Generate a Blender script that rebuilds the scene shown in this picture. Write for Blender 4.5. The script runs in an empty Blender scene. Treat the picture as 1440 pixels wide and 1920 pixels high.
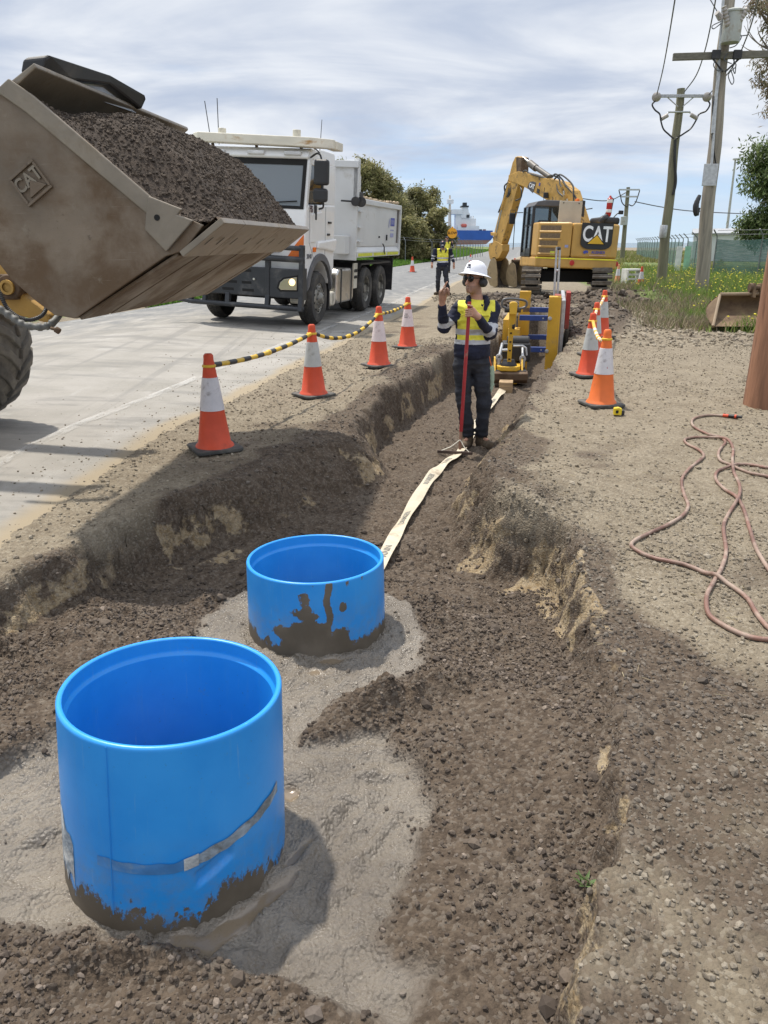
import bpy, bmesh, math, random
import numpy as np
from mathutils import Vector, Matrix
S = bpy.context.scene
COL = S.collection
R = math.radians
# ------------------------------------------------------------------ camera, light, exposure
PITCH = R(19.3); FPX = 1442.0; CAMZ = 1.65
cam_d = bpy.data.cameras.new('camera'); cam = bpy.data.objects.new('camera', cam_d); COL.objects.link(cam)
cam.location = (0, 0, CAMZ); cam.rotation_euler = (R(90) - PITCH, 0, 0)
cam_d.sensor_fit = 'VERTICAL'; cam_d.sensor_height = 36.0; cam_d.lens = 36.0 * FPX / 1920
cam_d.clip_start = 0.05; cam_d.clip_end = 8000
S.camera = cam
S.view_settings.view_transform = 'Standard'; S.view_settings.look = 'None'
S.view_settings.gamma = 1; S.view_settings.use_curve_mapping = False
S.view_settings.exposure = 0.42
SUN_EL = R(66); SUN_AZ = R(-42)          # azimuth from +Y toward +X
sun_d = bpy.data.lights.new('sun', 'SUN'); sun = bpy.data.objects.new('sun', sun_d); COL.objects.link(sun)
sun_d.energy = 3.5; sun_d.angle = R(2.2); sun_d.color = (1.0, 0.935, 0.835)
sdir = Vector((math.sin(SUN_AZ) * math.cos(SUN_EL), math.cos(SUN_AZ) * math.cos(SUN_EL), math.sin(SUN_EL)))
sun.location = sdir * 60; sun.rotation_euler = sdir.to_track_quat('Z', 'Y').to_euler()

# ------------------------------------------------------------------ node helpers
def node(nt, typ, ins=None, **props):
    n = nt.nodes.new(typ)
    for k, v in props.items(): setattr(n, k, v)
    for k, v in (ins or {}).items():
        if isinstance(v, bpy.types.NodeSocket): nt.links.new(v, n.inputs[k])
        else: n.inputs[k].default_value = v
    return n
def c4(c): return (c[0], c[1], c[2], 1.0)
def mixc(nt, f, a, b, blend='MIX'):
    n = nt.nodes.new('ShaderNodeMix'); n.data_type = 'RGBA'; n.blend_type = blend
    for i, v in ((0, f), (6, a), (7, b)):
        if isinstance(v, bpy.types.NodeSocket): nt.links.new(v, n.inputs[i])
        else: n.inputs[i].default_value = v if i == 0 else c4(v)
    return n.outputs[2]
def mth(nt, op, a, b=0.0, clamp=False):
    n = nt.nodes.new('ShaderNodeMath'); n.operation = op; n.use_clamp = clamp
    for i, v in ((0, a), (1, b)):
        if isinstance(v, bpy.types.NodeSocket): nt.links.new(v, n.inputs[i])
        else: n.inputs[i].default_value = v
    return n.outputs[0]
def noi(nt, vec, scale, detail=4.0, rough=0.55, dist=0.0):
    return node(nt, 'ShaderNodeTexNoise', {'Vector': vec, 'Scale': scale, 'Detail': detail, 'Roughness': rough, 'Distortion': dist}).outputs['Fac']
def ss(nt, v, a, b):                       # smooth 0..1 between a and b
    return node(nt, 'ShaderNodeMapRange', {'Value': v, 'From Min': a, 'From Max': b, 'To Min': 0.0, 'To Max': 1.0}, interpolation_type='SMOOTHSTEP').outputs['Result']
def mapping(nt, vec, scale=(1, 1, 1), rot=(0, 0, 0)):
    return node(nt, 'ShaderNodeMapping', {'Vector': vec, 'Scale': scale, 'Rotation': rot}).outputs['Vector']
def newmat(name):
    m = bpy.data.materials.new(name); m.use_nodes = True; nt = m.node_tree
    b = nt.nodes['Principled BSDF']
    return m, nt, b
def setin(nt, n, k, v):
    if isinstance(v, bpy.types.NodeSocket): nt.links.new(v, n.inputs[k])
    else: n.inputs[k].default_value = v
def bump(nt, b, h, strength=0.3, dist=0.01):
    n = node(nt, 'ShaderNodeBump', {'Height': h, 'Strength': strength, 'Distance': dist})
    nt.links.new(n.outputs['Normal'], b.inputs['Normal'])
def mat(name, col, rough=0.5, metal=0.0, var=0.15, vs=3.0, dirt=None, ds=2.5, dt=(0.5, 0.7), bmp=0.0, bs=40.0, fine=0.0, spec=0.5, coat=0.0, stretch=(1, 1, 1)):
    """weathered surface: base colour with slow variation, patches of dirt, bump"""
    m, nt, b = newmat(name)
    oc = node(nt, 'ShaderNodeTexCoord').outputs['Object']
    if stretch != (1, 1, 1): oc = mapping(nt, oc, stretch)
    n1 = noi(nt, oc, vs, 5)
    lo = [c * (1 - var) for c in col]; hi = [min(1, c * (1 + var)) for c in col]
    cc = mixc(nt, ss(nt, n1, 0.3, 0.7), lo, hi)
    rr = rough
    if dirt:
        n2 = noi(nt, oc, ds, 8, 0.65, 0.3)
        f = ss(nt, n2, dt[0], dt[1])
        cc = mixc(nt, f, cc, dirt)
        rr = mth(nt, 'ADD', rough, mth(nt, 'MULTIPLY', f, (0.85 - rough) * 0.8))
    if fine:
        cc = mixc(nt, mth(nt, 'MULTIPLY', ss(nt, noi(nt, oc, bs * 4, 2), 0.55, 0.75), fine), cc, [c * 0.4 for c in col])
    setin(nt, b, 'Base Color', cc if isinstance(cc, bpy.types.NodeSocket) else c4(cc)); setin(nt, b, 'Roughness', rr)
    b.inputs['Metallic'].default_value = metal; b.inputs['Specular IOR Level'].default_value = spec
    b.inputs['Coat Weight'].default_value = coat
    if bmp: bump(nt, b, noi(nt, oc, bs, 4), bmp, 0.02)
    return m

# ------------------------------------------------------------------ world: sky with cloud layers
W = bpy.data.worlds.new('World'); S.world = W; W.use_nodes = True
nt = W.node_tree
bg = nt.nodes['Background']; out = nt.nodes['World Output']
sky = node(nt, 'ShaderNodeTexSky', sky_type='NISHITA', sun_disc=False, sun_elevation=SUN_EL, sun_rotation=SUN_AZ, altitude=0.0, air_density=1.0, dust_density=0.25, ozone_density=1.0)
skc = node(nt, 'ShaderNodeHueSaturation', {'Color': sky.outputs[0], 'Saturation': 1.0, 'Value': 1.0}).outputs[0]
bg.inputs['Strength'].default_value = 0.085
tc = node(nt, 'ShaderNodeTexCoord').outputs['Generated']
sx = node(nt, 'ShaderNodeSeparateXYZ', {'Vector': tc})
zc = mth(nt, 'MAXIMUM', sx.outputs['Z'], 0.0)
den = mth(nt, 'ADD', zc, 0.16)
# clear air: Nishita overhead, paling to milky blue low down
cr = node(nt, 'ShaderNodeValToRGB', {'Fac': zc}); els = cr.color_ramp.elements
els[0].position = 0; els[0].color = (6.0, 7.3, 8.4, 1); els[1].position = .30; els[1].color = (2.6, 4.4, 7.4, 1)
el = els.new(.10); el.color = (4.6, 6.3, 8.6, 1)
clear = mixc(nt, ss(nt, zc, .12, .6), cr.outputs[0], skc)
nt.links.new(clear, bg.inputs['Color'])
px_ = mth(nt, 'DIVIDE', sx.outputs['X'], den); py_ = mth(nt, 'DIVIDE', sx.outputs['Y'], den)
pv = node(nt, 'ShaderNodeCombineXYZ', {'X': px_, 'Y': py_, 'Z': 0.0}).outputs[0]
pv1 = mapping(nt, pv, (0.75, 0.85, 1), (0, 0, R(10)))
n1 = noi(nt, pv1, 0.85, 10, 0.52, 0.6)
n2 = noi(nt, mapping(nt, pv, (0.7, 1.2, 1), (0, 0, R(-8))), 1.1, 8, 0.55, 0.5)
n3 = noi(nt, mapping(nt, pv, (0.4, 1.0, 1), (0, 0, R(4))), 2.4, 8, 0.6, 0.8)
cov = mth(nt, 'ADD', mth(nt, 'MULTIPLY', n1, 0.65), mth(nt, 'MULTIPLY', n3, 0.35))
lift = ss(nt, zc, 0.05, 0.17)              # denser overhead, gaps towards the horizon
cov = mth(nt, 'ADD', cov, mth(nt, 'MULTIPLY', lift, 0.20))
cf = ss(nt, cov, 0.40, 0.62)
shade = ss(nt, mth(nt, 'ADD', mth(nt, 'MULTIPLY', n2, 0.7), mth(nt, 'MULTIPLY', n1, 0.3)), 0.38, 0.62)
ccol = mixc(nt, shade, (0.44, 0.50, 0.62), (0.80, 0.82, 0.85))
bg2 = node(nt, 'ShaderNodeBackground', {'Color': ccol, 'Strength': mth(nt, 'ADD', .88, mth(nt, 'MULTIPLY', ss(nt, zc, .32, .7), .50))})  # unseen clouds overhead brightened to keep up the ambient fill
hz = ss(nt, zc, 0.0, 0.10)
cf2 = mth(nt, 'MULTIPLY', cf, mth(nt, 'ADD', mth(nt, 'MULTIPLY', hz, 0.65), 0.30))
mx = node(nt, 'ShaderNodeMixShader', {0: cf2, 1: bg.outputs[0], 2: bg2.outputs[0]})
nt.links.new(mx.outputs[0], out.inputs['Surface'])

# ------------------------------------------------------------------ geometry helpers
def ray_(px, py):
    dx = (px - 720) / FPX; dy = (960 - py) / FPX
    return dx, math.cos(PITCH) + dy * math.sin(PITCH), -math.sin(PITCH) + dy * math.cos(PITCH)
def G(px, py, z=0.0):
    """ground point of a photograph pixel at height z"""
    a, b, c = ray_(px, py); t = (z - CAMZ) / c
    return (a * t, b * t)
def D(px, py, y):
    """point at distance y of a photograph pixel"""
    a, b, c = ray_(px, py); t = y / b
    return Vector((a * t, y, CAMZ + c * t))

def onplane(px, py, o, az):
    """(distance along, height) of a pixel on the upright plane through o with heading az"""
    s, c = math.sin(R(az)), math.cos(R(az)); a, b, d = ray_(px, py)
    det = s * b - a * c; t = (s * o[1] - o[0] * c) / det
    return ((a * o[1] - b * o[0]) / det, CAMZ + t * d)

def tag(o, label=None, cat=None, group=None, kind=None):
    if label: o['label'] = label
    if cat: o['category'] = cat
    if group: o['group'] = group
    if kind: o['kind'] = kind
    return o
def thing(name, loc=(0, 0, 0), rz=0.0, label=None, cat=None, group=None, rot=None):
    o = bpy.data.objects.new(name, None); COL.objects.link(o)
    o.empty_display_size = 0.2
    o.location = loc; o.rotation_euler = rot if rot else (0, 0, rz)
    return tag(o, label, cat, group)
def copy_tree(o, parent=None):
    c = o.copy(); COL.objects.link(c)
    if parent: c.parent = parent
    for ch in [x for x in bpy.data.objects if x.parent == o]: copy_tree(ch, c)
    return c

class MB:
    """collects shapes for ONE mesh object"""
    def __init__(s): s.v = []; s.f = []; s.sm = []; s.mi = []; s.m = 0; s.T = None
    def add(s, vs, fs, smooth=False):
        o = len(s.v)
        for p in vs:
            p = Vector(p)
            if s.T is not None: p = s.T @ p
            s.v.append(p[:])
        for f in fs: s.f.append([i + o for i in f]); s.sm.append(smooth); s.mi.append(s.m)
        return s
    def box(s, lo, hi, rot=None):
        c = [(a + b) / 2 for a, b in zip(lo, hi)]; h = [abs(b - a) / 2 for a, b in zip(lo, hi)]
        vs = [Vector((x * h[0], y * h[1], z * h[2])) for x in (-1, 1) for y in (-1, 1) for z in (-1, 1)]
        if rot is not None: vs = [rot @ p for p in vs]
        vs = [p + Vector(c) for p in vs]
        return s.add(vs, [(0, 1, 3, 2), (4, 6, 7, 5), (0, 4, 5, 1), (2, 3, 7, 6), (0, 2, 6, 4), (1, 5, 7, 3)])
    def prism(s, poly, lo, hi, ax='y', smooth=False):
        """extrude a 2-D outline along an axis; outline gives the other two axes in order"""
        n = len(poly)
        def P(a, b, t): return {'x': (t, a, b), 'y': (a, t, b), 'z': (a, b, t)}[ax]
        vs = [P(a, b, lo) for a, b in poly] + [P(a, b, hi) for a, b in poly]
        area = sum(poly[i][0] * poly[(i + 1) % n][1] - poly[(i + 1) % n][0] * poly[i][1] for i in range(n))
        fs = [tuple(range(n)), tuple(range(2 * n - 1, n - 1, -1))] + [(i, i + n, (i + 1) % n + n, (i + 1) % n) for i in range(n)]
        flip = (area > 0) != (ax == 'y')
        if hi < lo: flip = not flip
        if flip: fs = [tuple(reversed(f)) for f in fs]
        return s.add(vs, fs, smooth)
    def quadstrip(s, A, B, smooth=False):
        n = len(A); return s.add(list(A) + list(B), [(i, i + 1, i + 1 + n, i + n) for i in range(n - 1)], smooth)
    def cyl(s, p0, p1, r0, r1=None, n=16, caps=True, smooth=True):
        r1 = r0 if r1 is None else r1
        return s.tube([p0, p1], [r0, r1], n, caps, smooth)
    def tube(s, path, r, n=10, caps=True, smooth=True):
        path = [Vector(p) for p in path]; k = len(path)
        rs = r if isinstance(r, (list, tuple)) else [r] * k
        up = None; rings = []
        for i in range(k):
            t = (path[min(i + 1, k - 1)] - path[max(i - 1, 0)]).normalized()
            if up is None:
                a = Vector((0, 0, 1)) if abs(t.z) < 0.9 else Vector((1, 0, 0))
                up = (a - t * a.dot(t)).normalized()
            else:
                up = (up - t * up.dot(t))
                up = up.normalized() if up.length > 1e-6 else Vector((1, 0, 0))
            bi = t.cross(up)
            rings.append([path[i] + (up * math.cos(2 * math.pi * j / n) + bi * math.sin(2 * math.pi * j / n)) * rs[i] for j in range(n)])
        o = len(s.v); vs = [p for q in rings for p in q]
        fs = [(i * n + j, i * n + (j + 1) % n, (i + 1) * n + (j + 1) % n, (i + 1) * n + j) for i in range(k - 1) for j in range(n)]
        s.add(vs, fs, smooth)
        if caps:
            s.add(rings[0], [tuple(reversed(range(n)))]); s.add(rings[-1], [tuple(range(n))])
        return s
    def lathe(s, prof, c=(0, 0, 0), n=32, axis=None, smooth=True, a0=0.0, a1=2 * math.pi):
        """prof = [(r, z)...] turned about z (or a given axis) at c"""
        q = Vector((0, 0, 1)).rotation_difference(Vector(axis)) if axis else None
        full = abs(a1 - a0 - 2 * math.pi) < 1e-6; m = n if full else n + 1
        vs = []
        for r, z in prof:
            for j in range(m):
                a = a0 + (a1 - a0) * j / n
                p = Vector((r * math.cos(a), r * math.sin(a), z))
                if q: p = q @ p
                vs.append(p + Vector(c))
        fs = []
        for i in range(len(prof) - 1):
            for j in range(n):
                j2 = (j + 1) % m
                fs.append((i * m + j, i * m + j2, (i + 1) * m + j2, (i + 1) * m + j))
        return s.add(vs, fs, smooth)
    def build(s, name, mats, parent=None, bevel=0.0, seg=2, label=None, sharp=True):
        me = bpy.data.meshes.new(name); me.from_pydata(s.v, [], s.f)
        me.polygons.foreach_set('use_smooth', s.sm)
        for m in (mats if isinstance(mats, (list, tuple)) else [mats]): me.materials.append(m)
        me.polygons.foreach_set('material_index', s.mi)
        me.update()
        if sharp and any(s.sm):
            bm = bmesh.new(); bm.from_mesh(me); bmesh.ops.remove_doubles(bm, verts=bm.verts, dist=1e-5); bm.to_mesh(me); bm.free()
            try: me.set_sharp_from_angle(angle=R(40))
            except Exception: pass
        o = bpy.data.objects.new(name, me); COL.objects.link(o)
        if parent: o.parent = parent
        if label: o['label'] = label
        if bevel:
            b = o.modifiers.new('bevel', 'BEVEL'); b.width = bevel; b.segments = seg; b.limit_method = 'ANGLE'; b.angle_limit = R(35)
        return o
def build_each(mb, name, mats, parent=None, bevel=0.0):
    """one object per connected piece"""
    par = list(range(len(mb.v)))
    def fnd(i):
        while par[i] != i: par[i] = par[par[i]]; i = par[i]
        return i
    for f in mb.f:
        for i in f[1:]: par[fnd(i)] = fnd(f[0])
    comp = {}
    for k, f in enumerate(mb.f): comp.setdefault(fnd(f[0]), []).append(k)
    for fs in comp.values():
        m2 = MB(); ids = sorted({i for k in fs for i in mb.f[k]}); mp = {a: j for j, a in enumerate(ids)}
        m2.v = [mb.v[i] for i in ids]; m2.f = [[mp[i] for i in mb.f[k]] for k in fs]; m2.sm = [mb.sm[k] for k in fs]; m2.mi = [mb.mi[k] for k in fs]
        m2.build(name, mats, parent, bevel)
def npmesh(name, V, F, mats, smooth=True, parent=None, attrs=None, fmi=None):
    """mesh from numpy arrays; F is (n,3) or (n,4); attrs: name -> (n,) or (n,4) point values"""
    V = np.asarray(V, np.float32); F = np.asarray(F, np.int32)
    me = bpy.data.meshes.new(name); me.vertices.add(len(V)); me.vertices.foreach_set('co', V.ravel())
    k = F.shape[1]; me.loops.add(F.size); me.loops.foreach_set('vertex_index', F.ravel())
    me.polygons.add(len(F)); me.polygons.foreach_set('loop_start', np.arange(0, F.size, k, dtype=np.int32))
    try: me.polygons.foreach_set('loop_total', np.full(len(F), k, np.int32))
    except Exception: pass
    for m in (mats if isinstance(mats, (list, tuple)) else [mats]): me.materials.append(m)
    if fmi is not None: me.polygons.foreach_set('material_index', np.asarray(fmi, np.int32))
    me.update(calc_edges=True)
    me.polygons.foreach_set('use_smooth', np.full(len(F), smooth, bool))
    for an, a in (attrs or {}).items():
        a = np.asarray(a, np.float32)
        if a.ndim == 1: at = me.attributes.new(an, 'FLOAT', 'POINT'); at.data.foreach_set('value', a)
        else: at = me.attributes.new(an, 'FLOAT_COLOR', 'POINT'); at.data.foreach_set('color', a.ravel())
    o = bpy.data.objects.new(name, me); COL.objects.link(o)
    if parent: o.parent = parent
    return o
def catmull(P, k=8):
    P = [Vector(p) for p in P]; Q = [P[0] * 2 - P[1]] + P + [P[-1] * 2 - P[-2]]; o = []
    for i in range(1, len(Q) - 2):
        a, b, c, d = Q[i - 1:i + 3]
        for j in range(k):
            t = j / k
            o.append(0.5 * ((2 * b) + (c - a) * t + (2 * a - 5 * b + 4 * c - d) * t * t + (3 * b - a - 3 * c + d) * t ** 3))
    return o + [P[-1]]

# value noise
def _h(ix, iy, seed):
    h = (ix.astype(np.int64) * 374761393 + iy.astype(np.int64) * 668265263 + seed * 1274126177) & 0xffffffff
    h = ((h ^ (h >> 13)) * 1274126177) & 0xffffffff
    return ((h ^ (h >> 16)) & 0xffffff).astype(np.float32) / 0xffffff
def vn(x, y, seed=0):
    ix = np.floor(x); iy = np.floor(y); fx = (x - ix).astype(np.float32); fy = (y - iy).astype(np.float32)
    fx = fx * fx * fx * (fx * (fx * 6 - 15) + 10); fy = fy * fy * fy * (fy * (fy * 6 - 15) + 10)
    a = _h(ix, iy, seed); b = _h(ix + 1, iy, seed); c = _h(ix, iy + 1, seed); d = _h(ix + 1, iy + 1, seed)
    return (a + (b - a) * fx) * (1 - fy) + (c + (d - c) * fx) * fy
def fbm(x, y, oct=4, seed=0, gain=0.5):
    s = 0; a = 1; n = 0
    for i in range(oct):
        s = s + a * (vn(x * 2 ** i + 17.3 * i, y * 2 ** i - 9.1 * i, seed + i) - 0.5); n += a; a *= gain
    return s / n * 2
def sst(x, a, b):
    t = np.clip((x - a) / (b - a), 0, 1); return t * t * (3 - 2 * t)
def polysd(x, y, P):
    """signed distance to polygon, positive inside"""
    d = np.full(x.shape, 1e9, np.float32); ins = np.zeros(x.shape, bool); n = len(P)
    for i in range(n):
        ax, ay = P[i]; bx, by = P[(i + 1) % n]
        ex, ey = bx - ax, by - ay; wx, wy = x - ax, y - ay
        t = np.clip((wx * ex + wy * ey) / (ex * ex + ey * ey), 0, 1)
        d = np.minimum(d, (wx - ex * t) ** 2 + (wy - ey * t) ** 2)
        c = ((ay > y) != (by > y)) & (x < (bx - ax) * (y - ay) / ((by - ay) if by != ay else 1e-9) + ax)
        ins ^= c
    d = np.sqrt(d); return np.where(ins, d, -d)
def polyline_d(x, y, P):
    d = np.full(x.shape, 1e9, np.float32)
    for i in range(len(P) - 1):
        ax, ay = P[i]; bx, by = P[i + 1]; ex, ey = bx - ax, by - ay
        t = np.clip(((x - ax) * ex + (y - ay) * ey) / (ex * ex + ey * ey), 0, 1)
        d = np.minimum(d, (x - ax - ex * t) ** 2 + (y - ay - ey * t) ** 2)
    return np.sqrt(d)
# ------------------------------------------------------------------ terrain
EDGE = [(-4.5, -6), (-2.75, 0), (-2.45, 3.0), (-2.16, 3.84), (-2.12, 4.82), (-2.04, 6.18), (-1.93, 7.16), (-1.62, 8.48), (-1.19, 10.79), (-.21, 15.61), (1.22, 22.65), (3.26, 35), (8.16, 58.8), (18.2, 106.), (42, 242.), (60, 330.)]
EY = np.array([p[1] for p in EDGE]); EX = np.array([p[0] for p in EDGE])
def edge_x(y): return np.interp(y, EY, EX)
PIT = [(.45, .25), (.46, 1.25), (.58, 1.66), (.72, 1.98), (.82, 2.3), (.90, 2.6), (.93, 3.11), (1.02, 3.6), (1.12, 4.1), (1.08, 4.5), (.80, 4.72), (.70, 5.1), (.74, 5.6), (.95, 6.1), (1.25, 7.2), (1.84, 9.5), (2.52, 11.5), (3.38, 14.2), (4.05, 17.85), (4.75, 20.6),
       (3.85, 20.8), (3.0, 17.85), (2.1, 14.2), (1.65, 13.0), (.98, 11.6), (.57, 10.33), (-.02, 8.3), (-.22, 7.4), (-.30, 6.7), (-.72, 6.05), (-1.0, 5.5), (-1.42, 4.95), (-1.66, 4.5), (-1.80, 4.0), (-1.93, 3.72), (-2.0, 3.45), (-2.05, 2.9), (-2.1, .25)]
FLOOR = np.array([(.25, 1.2, -.20), (.42, 1.25, -.19), (.45, 1.6, -.18), (.5, 2.1, -.15), (.78, 2.3, -.03), (.85, 2.75, -.05), (.6, 2.8, -.17), (.8, 3.4, -.28), (.88, 4.1, -.40), (.85, 4.45, -.44), (.6, 4.75, -.42), (.5, 4.2, -.33), (.3, 3.9, -.27), (-.2, 1.3, -.215), (-.5, 1.35, -.215), (-.8, 1.35, -.21), (-1.4, 1.5, -.20), (-.1, .9, -.17), (-.7, .9, -.17), (-.25, 2.1, -.25), (.1, 3.2, -.25), (-.9, 2.0, -.23), (-1.3, 2.5, -.15),
    (-1.05, 3.1, -.17), (-1.45, 3.35, -.20), (-1.7, 3.65, -.30), (-1.2, 4.45, -.42), (-.8, 4.9, -.42), (-.45, 4.6, -.28), (-.3, 5.6, -.36), (.2, 5.2, -.33), (.45, 6, -.37), (.45, 7, -.38), (.94, 8, -.37), (1.5, 10, -.40), (1.9, 11.5, -.42), (2.4, 13.3, -.9), (3.1, 16, -1.2), (4.2, 20, -1.2)])
SLURRY = [G(*p, -.24) for p in [(-260, 1500), (-60, 1460), (60, 1425), (140, 1380), (300, 1330), (360, 1250), (370, 1160), (440, 1100), (560, 1075), (700, 1090), (770, 1130), (800, 1190), (790, 1245), (735, 1290), (650, 1318), (560, 1400), (600, 1400), (660, 1375), (730, 1385), (785, 1440), (800, 1520), (790, 1620), (762, 1700), (745, 1790), (800, 1840), (770, 1925), (640, 1935), (450, 1850), (300, 1795), (130, 1765), (0, 1745), (-250, 1740)]]
MOUNDS = [  # x, y, sx, sy, rot(deg), h
    (.98, 5.15, .26, .30, 10, .11), (1.05, 4.75, .16, .12, 0, .07), (.62, 6.3, .25, .55, 0, .05),
    (-.02, 9.0, .25, 1.0, -14, .10), (.75, 11.8, .35, 1.1, -20, .14), (-.6, 7.0, .4, .6, 10, .06),
    (.55, 5.55, .22, .35, 15, .10), (.62, 6.9, .18, .9, -14, .06),
    (6.6, 22.6, .9, 1.0, 0, .14), (5.3, 21.9, 1.3, .8, 0, .20), (4.9, 18.0, .5, 1.5, -14, .30), (4.1, 15.0, .45, 1.2, -14, .15),
    (3.0, 22.5, .7, 1.0, 0, .16), (7.6, 22.4, .7, 1.0, 0, .22), (1.9, 16.3, .4, 1.6, -14, .20), (3.7, 25, .8, 1.4, 0, .10), (2.9, 20.2, .35, .5, 0, .26)]
LUMPS = [(*G(760, 1315, -.2), .15, .05, 18, .085), (*G(690, 1335, -.2), .12, .04, 5, .06), (*G(845, 1290, -.2), .09, .06, 30, .06), (*G(560, 1440, -.2), .05, .05, 0, .05), (*G(640, 1490, -.2), .05, .03, 0, .07), (*G(610, 1525, -.2), .06, .025, 50, .07), (*G(570, 1590, -.2), .02, .06, -30, .04), (*G(700, 1560, -.2), .12, .015, 60, .025), (*G(690, 1440, -.2), .1, .012, 20, .02), (*G(640, 1700, -.2), .12, .015, -50, .02), (*G(60, 1560, -.2), .2, .02, 30, .03), (*G(80, 1660, -.2), .2, .015, 10, .02),
         (*G(430, 1105, -.2), .14, .05, 20, .06), (*G(800, 1105, -.2), .16, .08, -20, .05), (*G(865, 1160, -.2), .16, .07, -35, .06), (*G(250, 1790, -.2), .16, .02, -8, .05), (*G(120, 1800, -.2), .2, .03, 0, .04), (*G(60, 1210, -.2), .25, .12, 0, .06), (*G(200, 1150, -.2), .3, .12, 20, .06), (*G(1000, 1060, -.3), .06, .05, 0, .06), (*G(1040, 1075, -.3), .05, .05, 0, .06), (*G(20, 1300, -.2), .2, .05, 12, .06)]
def bump_sum(x, y, L):
    z = np.zeros(x.shape, np.float32)
    for (mx_, my_, a, b, r, h) in L:
        c, s = math.cos(R(r)), math.sin(R(r)); u = (x - mx_) * c + (y - my_) * s; v = -(x - mx_) * s + (y - my_) * c
        z += h * np.exp(-np.minimum(0.5 * ((u / a) ** 2 + (v / b) ** 2), 40))
    return z
def terrain(x, y, detail=True):
    """height and soil masks (pit wall, floor, slurry, clay) at x, y arrays"""
    x = np.asarray(x, np.float32); y = np.asarray(y, np.float32)
    near = (x > -5.5) & (x < 9) & (y > -2.5) & (y < 27)
    z = np.zeros(x.shape, np.float32)
    masks = {k: np.zeros(x.shape, np.float32) for k in ('floor', 'slurry', 'clay', 'dark', 'grass', 'wall', 'pud')}
    # broad form of the land
    far = 0.06 * fbm(x * .12, y * .12, 3, 5) * sst(y, 25, 60)
    z += far
    ed = x - edge_x(y)                       # >0 verge side
    z += -0.10 * sst(-ed, .0, .35) * (y < 400) * 1.0
    ex2 = edge_x(y) - 7.4
    # bank of grass beyond the far side of the road
    z += (0.15 + 1.15 * sst(ex2 - x, 1.0, 11) * (1 - .75 * sst(y, 110, 200))) * sst(ex2 - x, 0, .8) * sst(y, 0, 6) * (y < 300)
    masks['grass'] += sst(ex2 - x, 0.2, .8) * (y < 300)
    gr = sst(x - (5.6 + .12 * (y - 16)), 0, 1.4) * sst(y, 15.2, 17.2) * (1 - sst(y, 60, 70)) * (x < 60)
    drv = np.clip((1 - sst(np.abs(y - 38.5 - .1 * (x - 10)), 1.2, 2.2)) + (1 - sst(np.abs(y - 61), 4, 6)), 0, 1) * (x > edge_x(y)) * (1 - sst(x, 17, 19))
    masks['drive'] = drv; gr = gr * (1 - drv)
    masks['grass'] += gr
    masks['grass'] += .9 * sst(x - edge_x(y), 4.5, 6) * sst(y, 60, 66) * (1 - sst(y, 150, 200))
    if near.any():
        X = x[near]; Y = y[near]
        rag = 0.06 * fbm(X * 2.6, Y * 2.6, 3, 11) + 0.045 * fbm(X * 8, Y * 8, 4, 12, .6)
        sd = polysd(X, Y, PIT) + rag
        d2 = None; w = np.zeros(X.shape, np.float32); zz = np.zeros(X.shape, np.float32)
        for fx, fy, fz in FLOOR:
            k = 1.0 / (((X - fx) ** 2 + (Y - fy) ** 2) ** 1.5 + .01); w += k; zz += k * fz
        fl = zz / w
        soft = bump_sum(X, Y, [(-.55, 6.35, .45, .6, -30, .55), (.9, 6.6, .3, 1.2, -14, .30), (-1.9, 3.4, .35, .25, 0, .1), (.1, 9.5, .2, 1.2, -14, .12)])
        ww = .055 + .05 * sst(Y, 2.6, 3.4) + soft
        S_ = sst(sd, -.25 * ww - .01, ww)
        lip = .022 * np.exp(-np.minimum((sd / .10) ** 2, 40))
        base = bump_sum(X, Y, MOUNDS)
        gb = base * (1 - S_) + .012 * fbm(X * 1.3, Y * 1.3, 3, 21) + lip * (1 - S_)
        zz = gb + fl * S_
        wall = np.clip(4 * S_ * (1 - S_), 0, 1)
        zz += wall * np.clip(-fl, .05, .5) * (.13 * fbm(X * 5, Y * 5, 3, 31) + .05 * fbm(X * 20, Y * 20, 3, 32))
        lump = bump_sum(X, Y, LUMPS) * (1 + .9 * fbm(X * 14, Y * 14, 3, 41)) * S_
        sl = polysd(X, Y, SLURRY) + .05 * fbm(X * 6, Y * 6, 3, 51) + .02 * fbm(X * 22, Y * 22, 2, 52)
        sl = sst(sl, -.02, .05) * S_
        # slurry: nearly level, wet skin with broken crust
        q = fbm(X * 13, Y * 13, 4, 61); calm = sst(fbm(X * 2.2, Y * 2.2, 2, 66), -.15, .35)
        pud = sst(bump_sum(X, Y, [(*G(345, 1785, -.24), .07, .10, 0, 1.1), (*G(545, 1492, -.24), .035, .03, 0, 1), (*G(500, 1690, -.24), .03, .16, -40, .9), (*G(560, 1600, -.24), .02, .10, -35, .8), (*G(600, 1260, -.24), .10, .06, 20, .7), (*G(420, 1150, -.24), .08, .05, 0, .6), (*G(160, 1755, -.24), .06, .02, -20, .8), (*G(650, 1235, -.24), .16, .03, 10, .6)]) + .35 * fbm(X * 11, Y * 11, 3, 67), .55, .75)
        masks['pud'] = np.zeros(x.shape, np.float32); masks['pud'][near] = pud * sl
        slz = -.238 + (.024 * q + .016 * np.abs(fbm(X * 26, Y * 26, 3, 64)) + .006 * fbm(X * 40, Y * 40, 2, 62)) * (1.1 - .8 * calm) + .012 * fbm(X * 2.5, Y * 2.5, 2, 63)
        slz += .016 * (1 - np.abs(fbm(X * 4.5 + fbm(X * 3, Y * 3, 2, 68), Y * 4.5, 3, 69)) * 2.2).clip(0, 1) ** 3 - .008
        slz = slz * (1 - pud) - .243 * pud
        zz = zz * (1 - sl) + np.minimum(slz, zz + .03) * sl * 1.0 + lump * (1 - .25 * sl)
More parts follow.
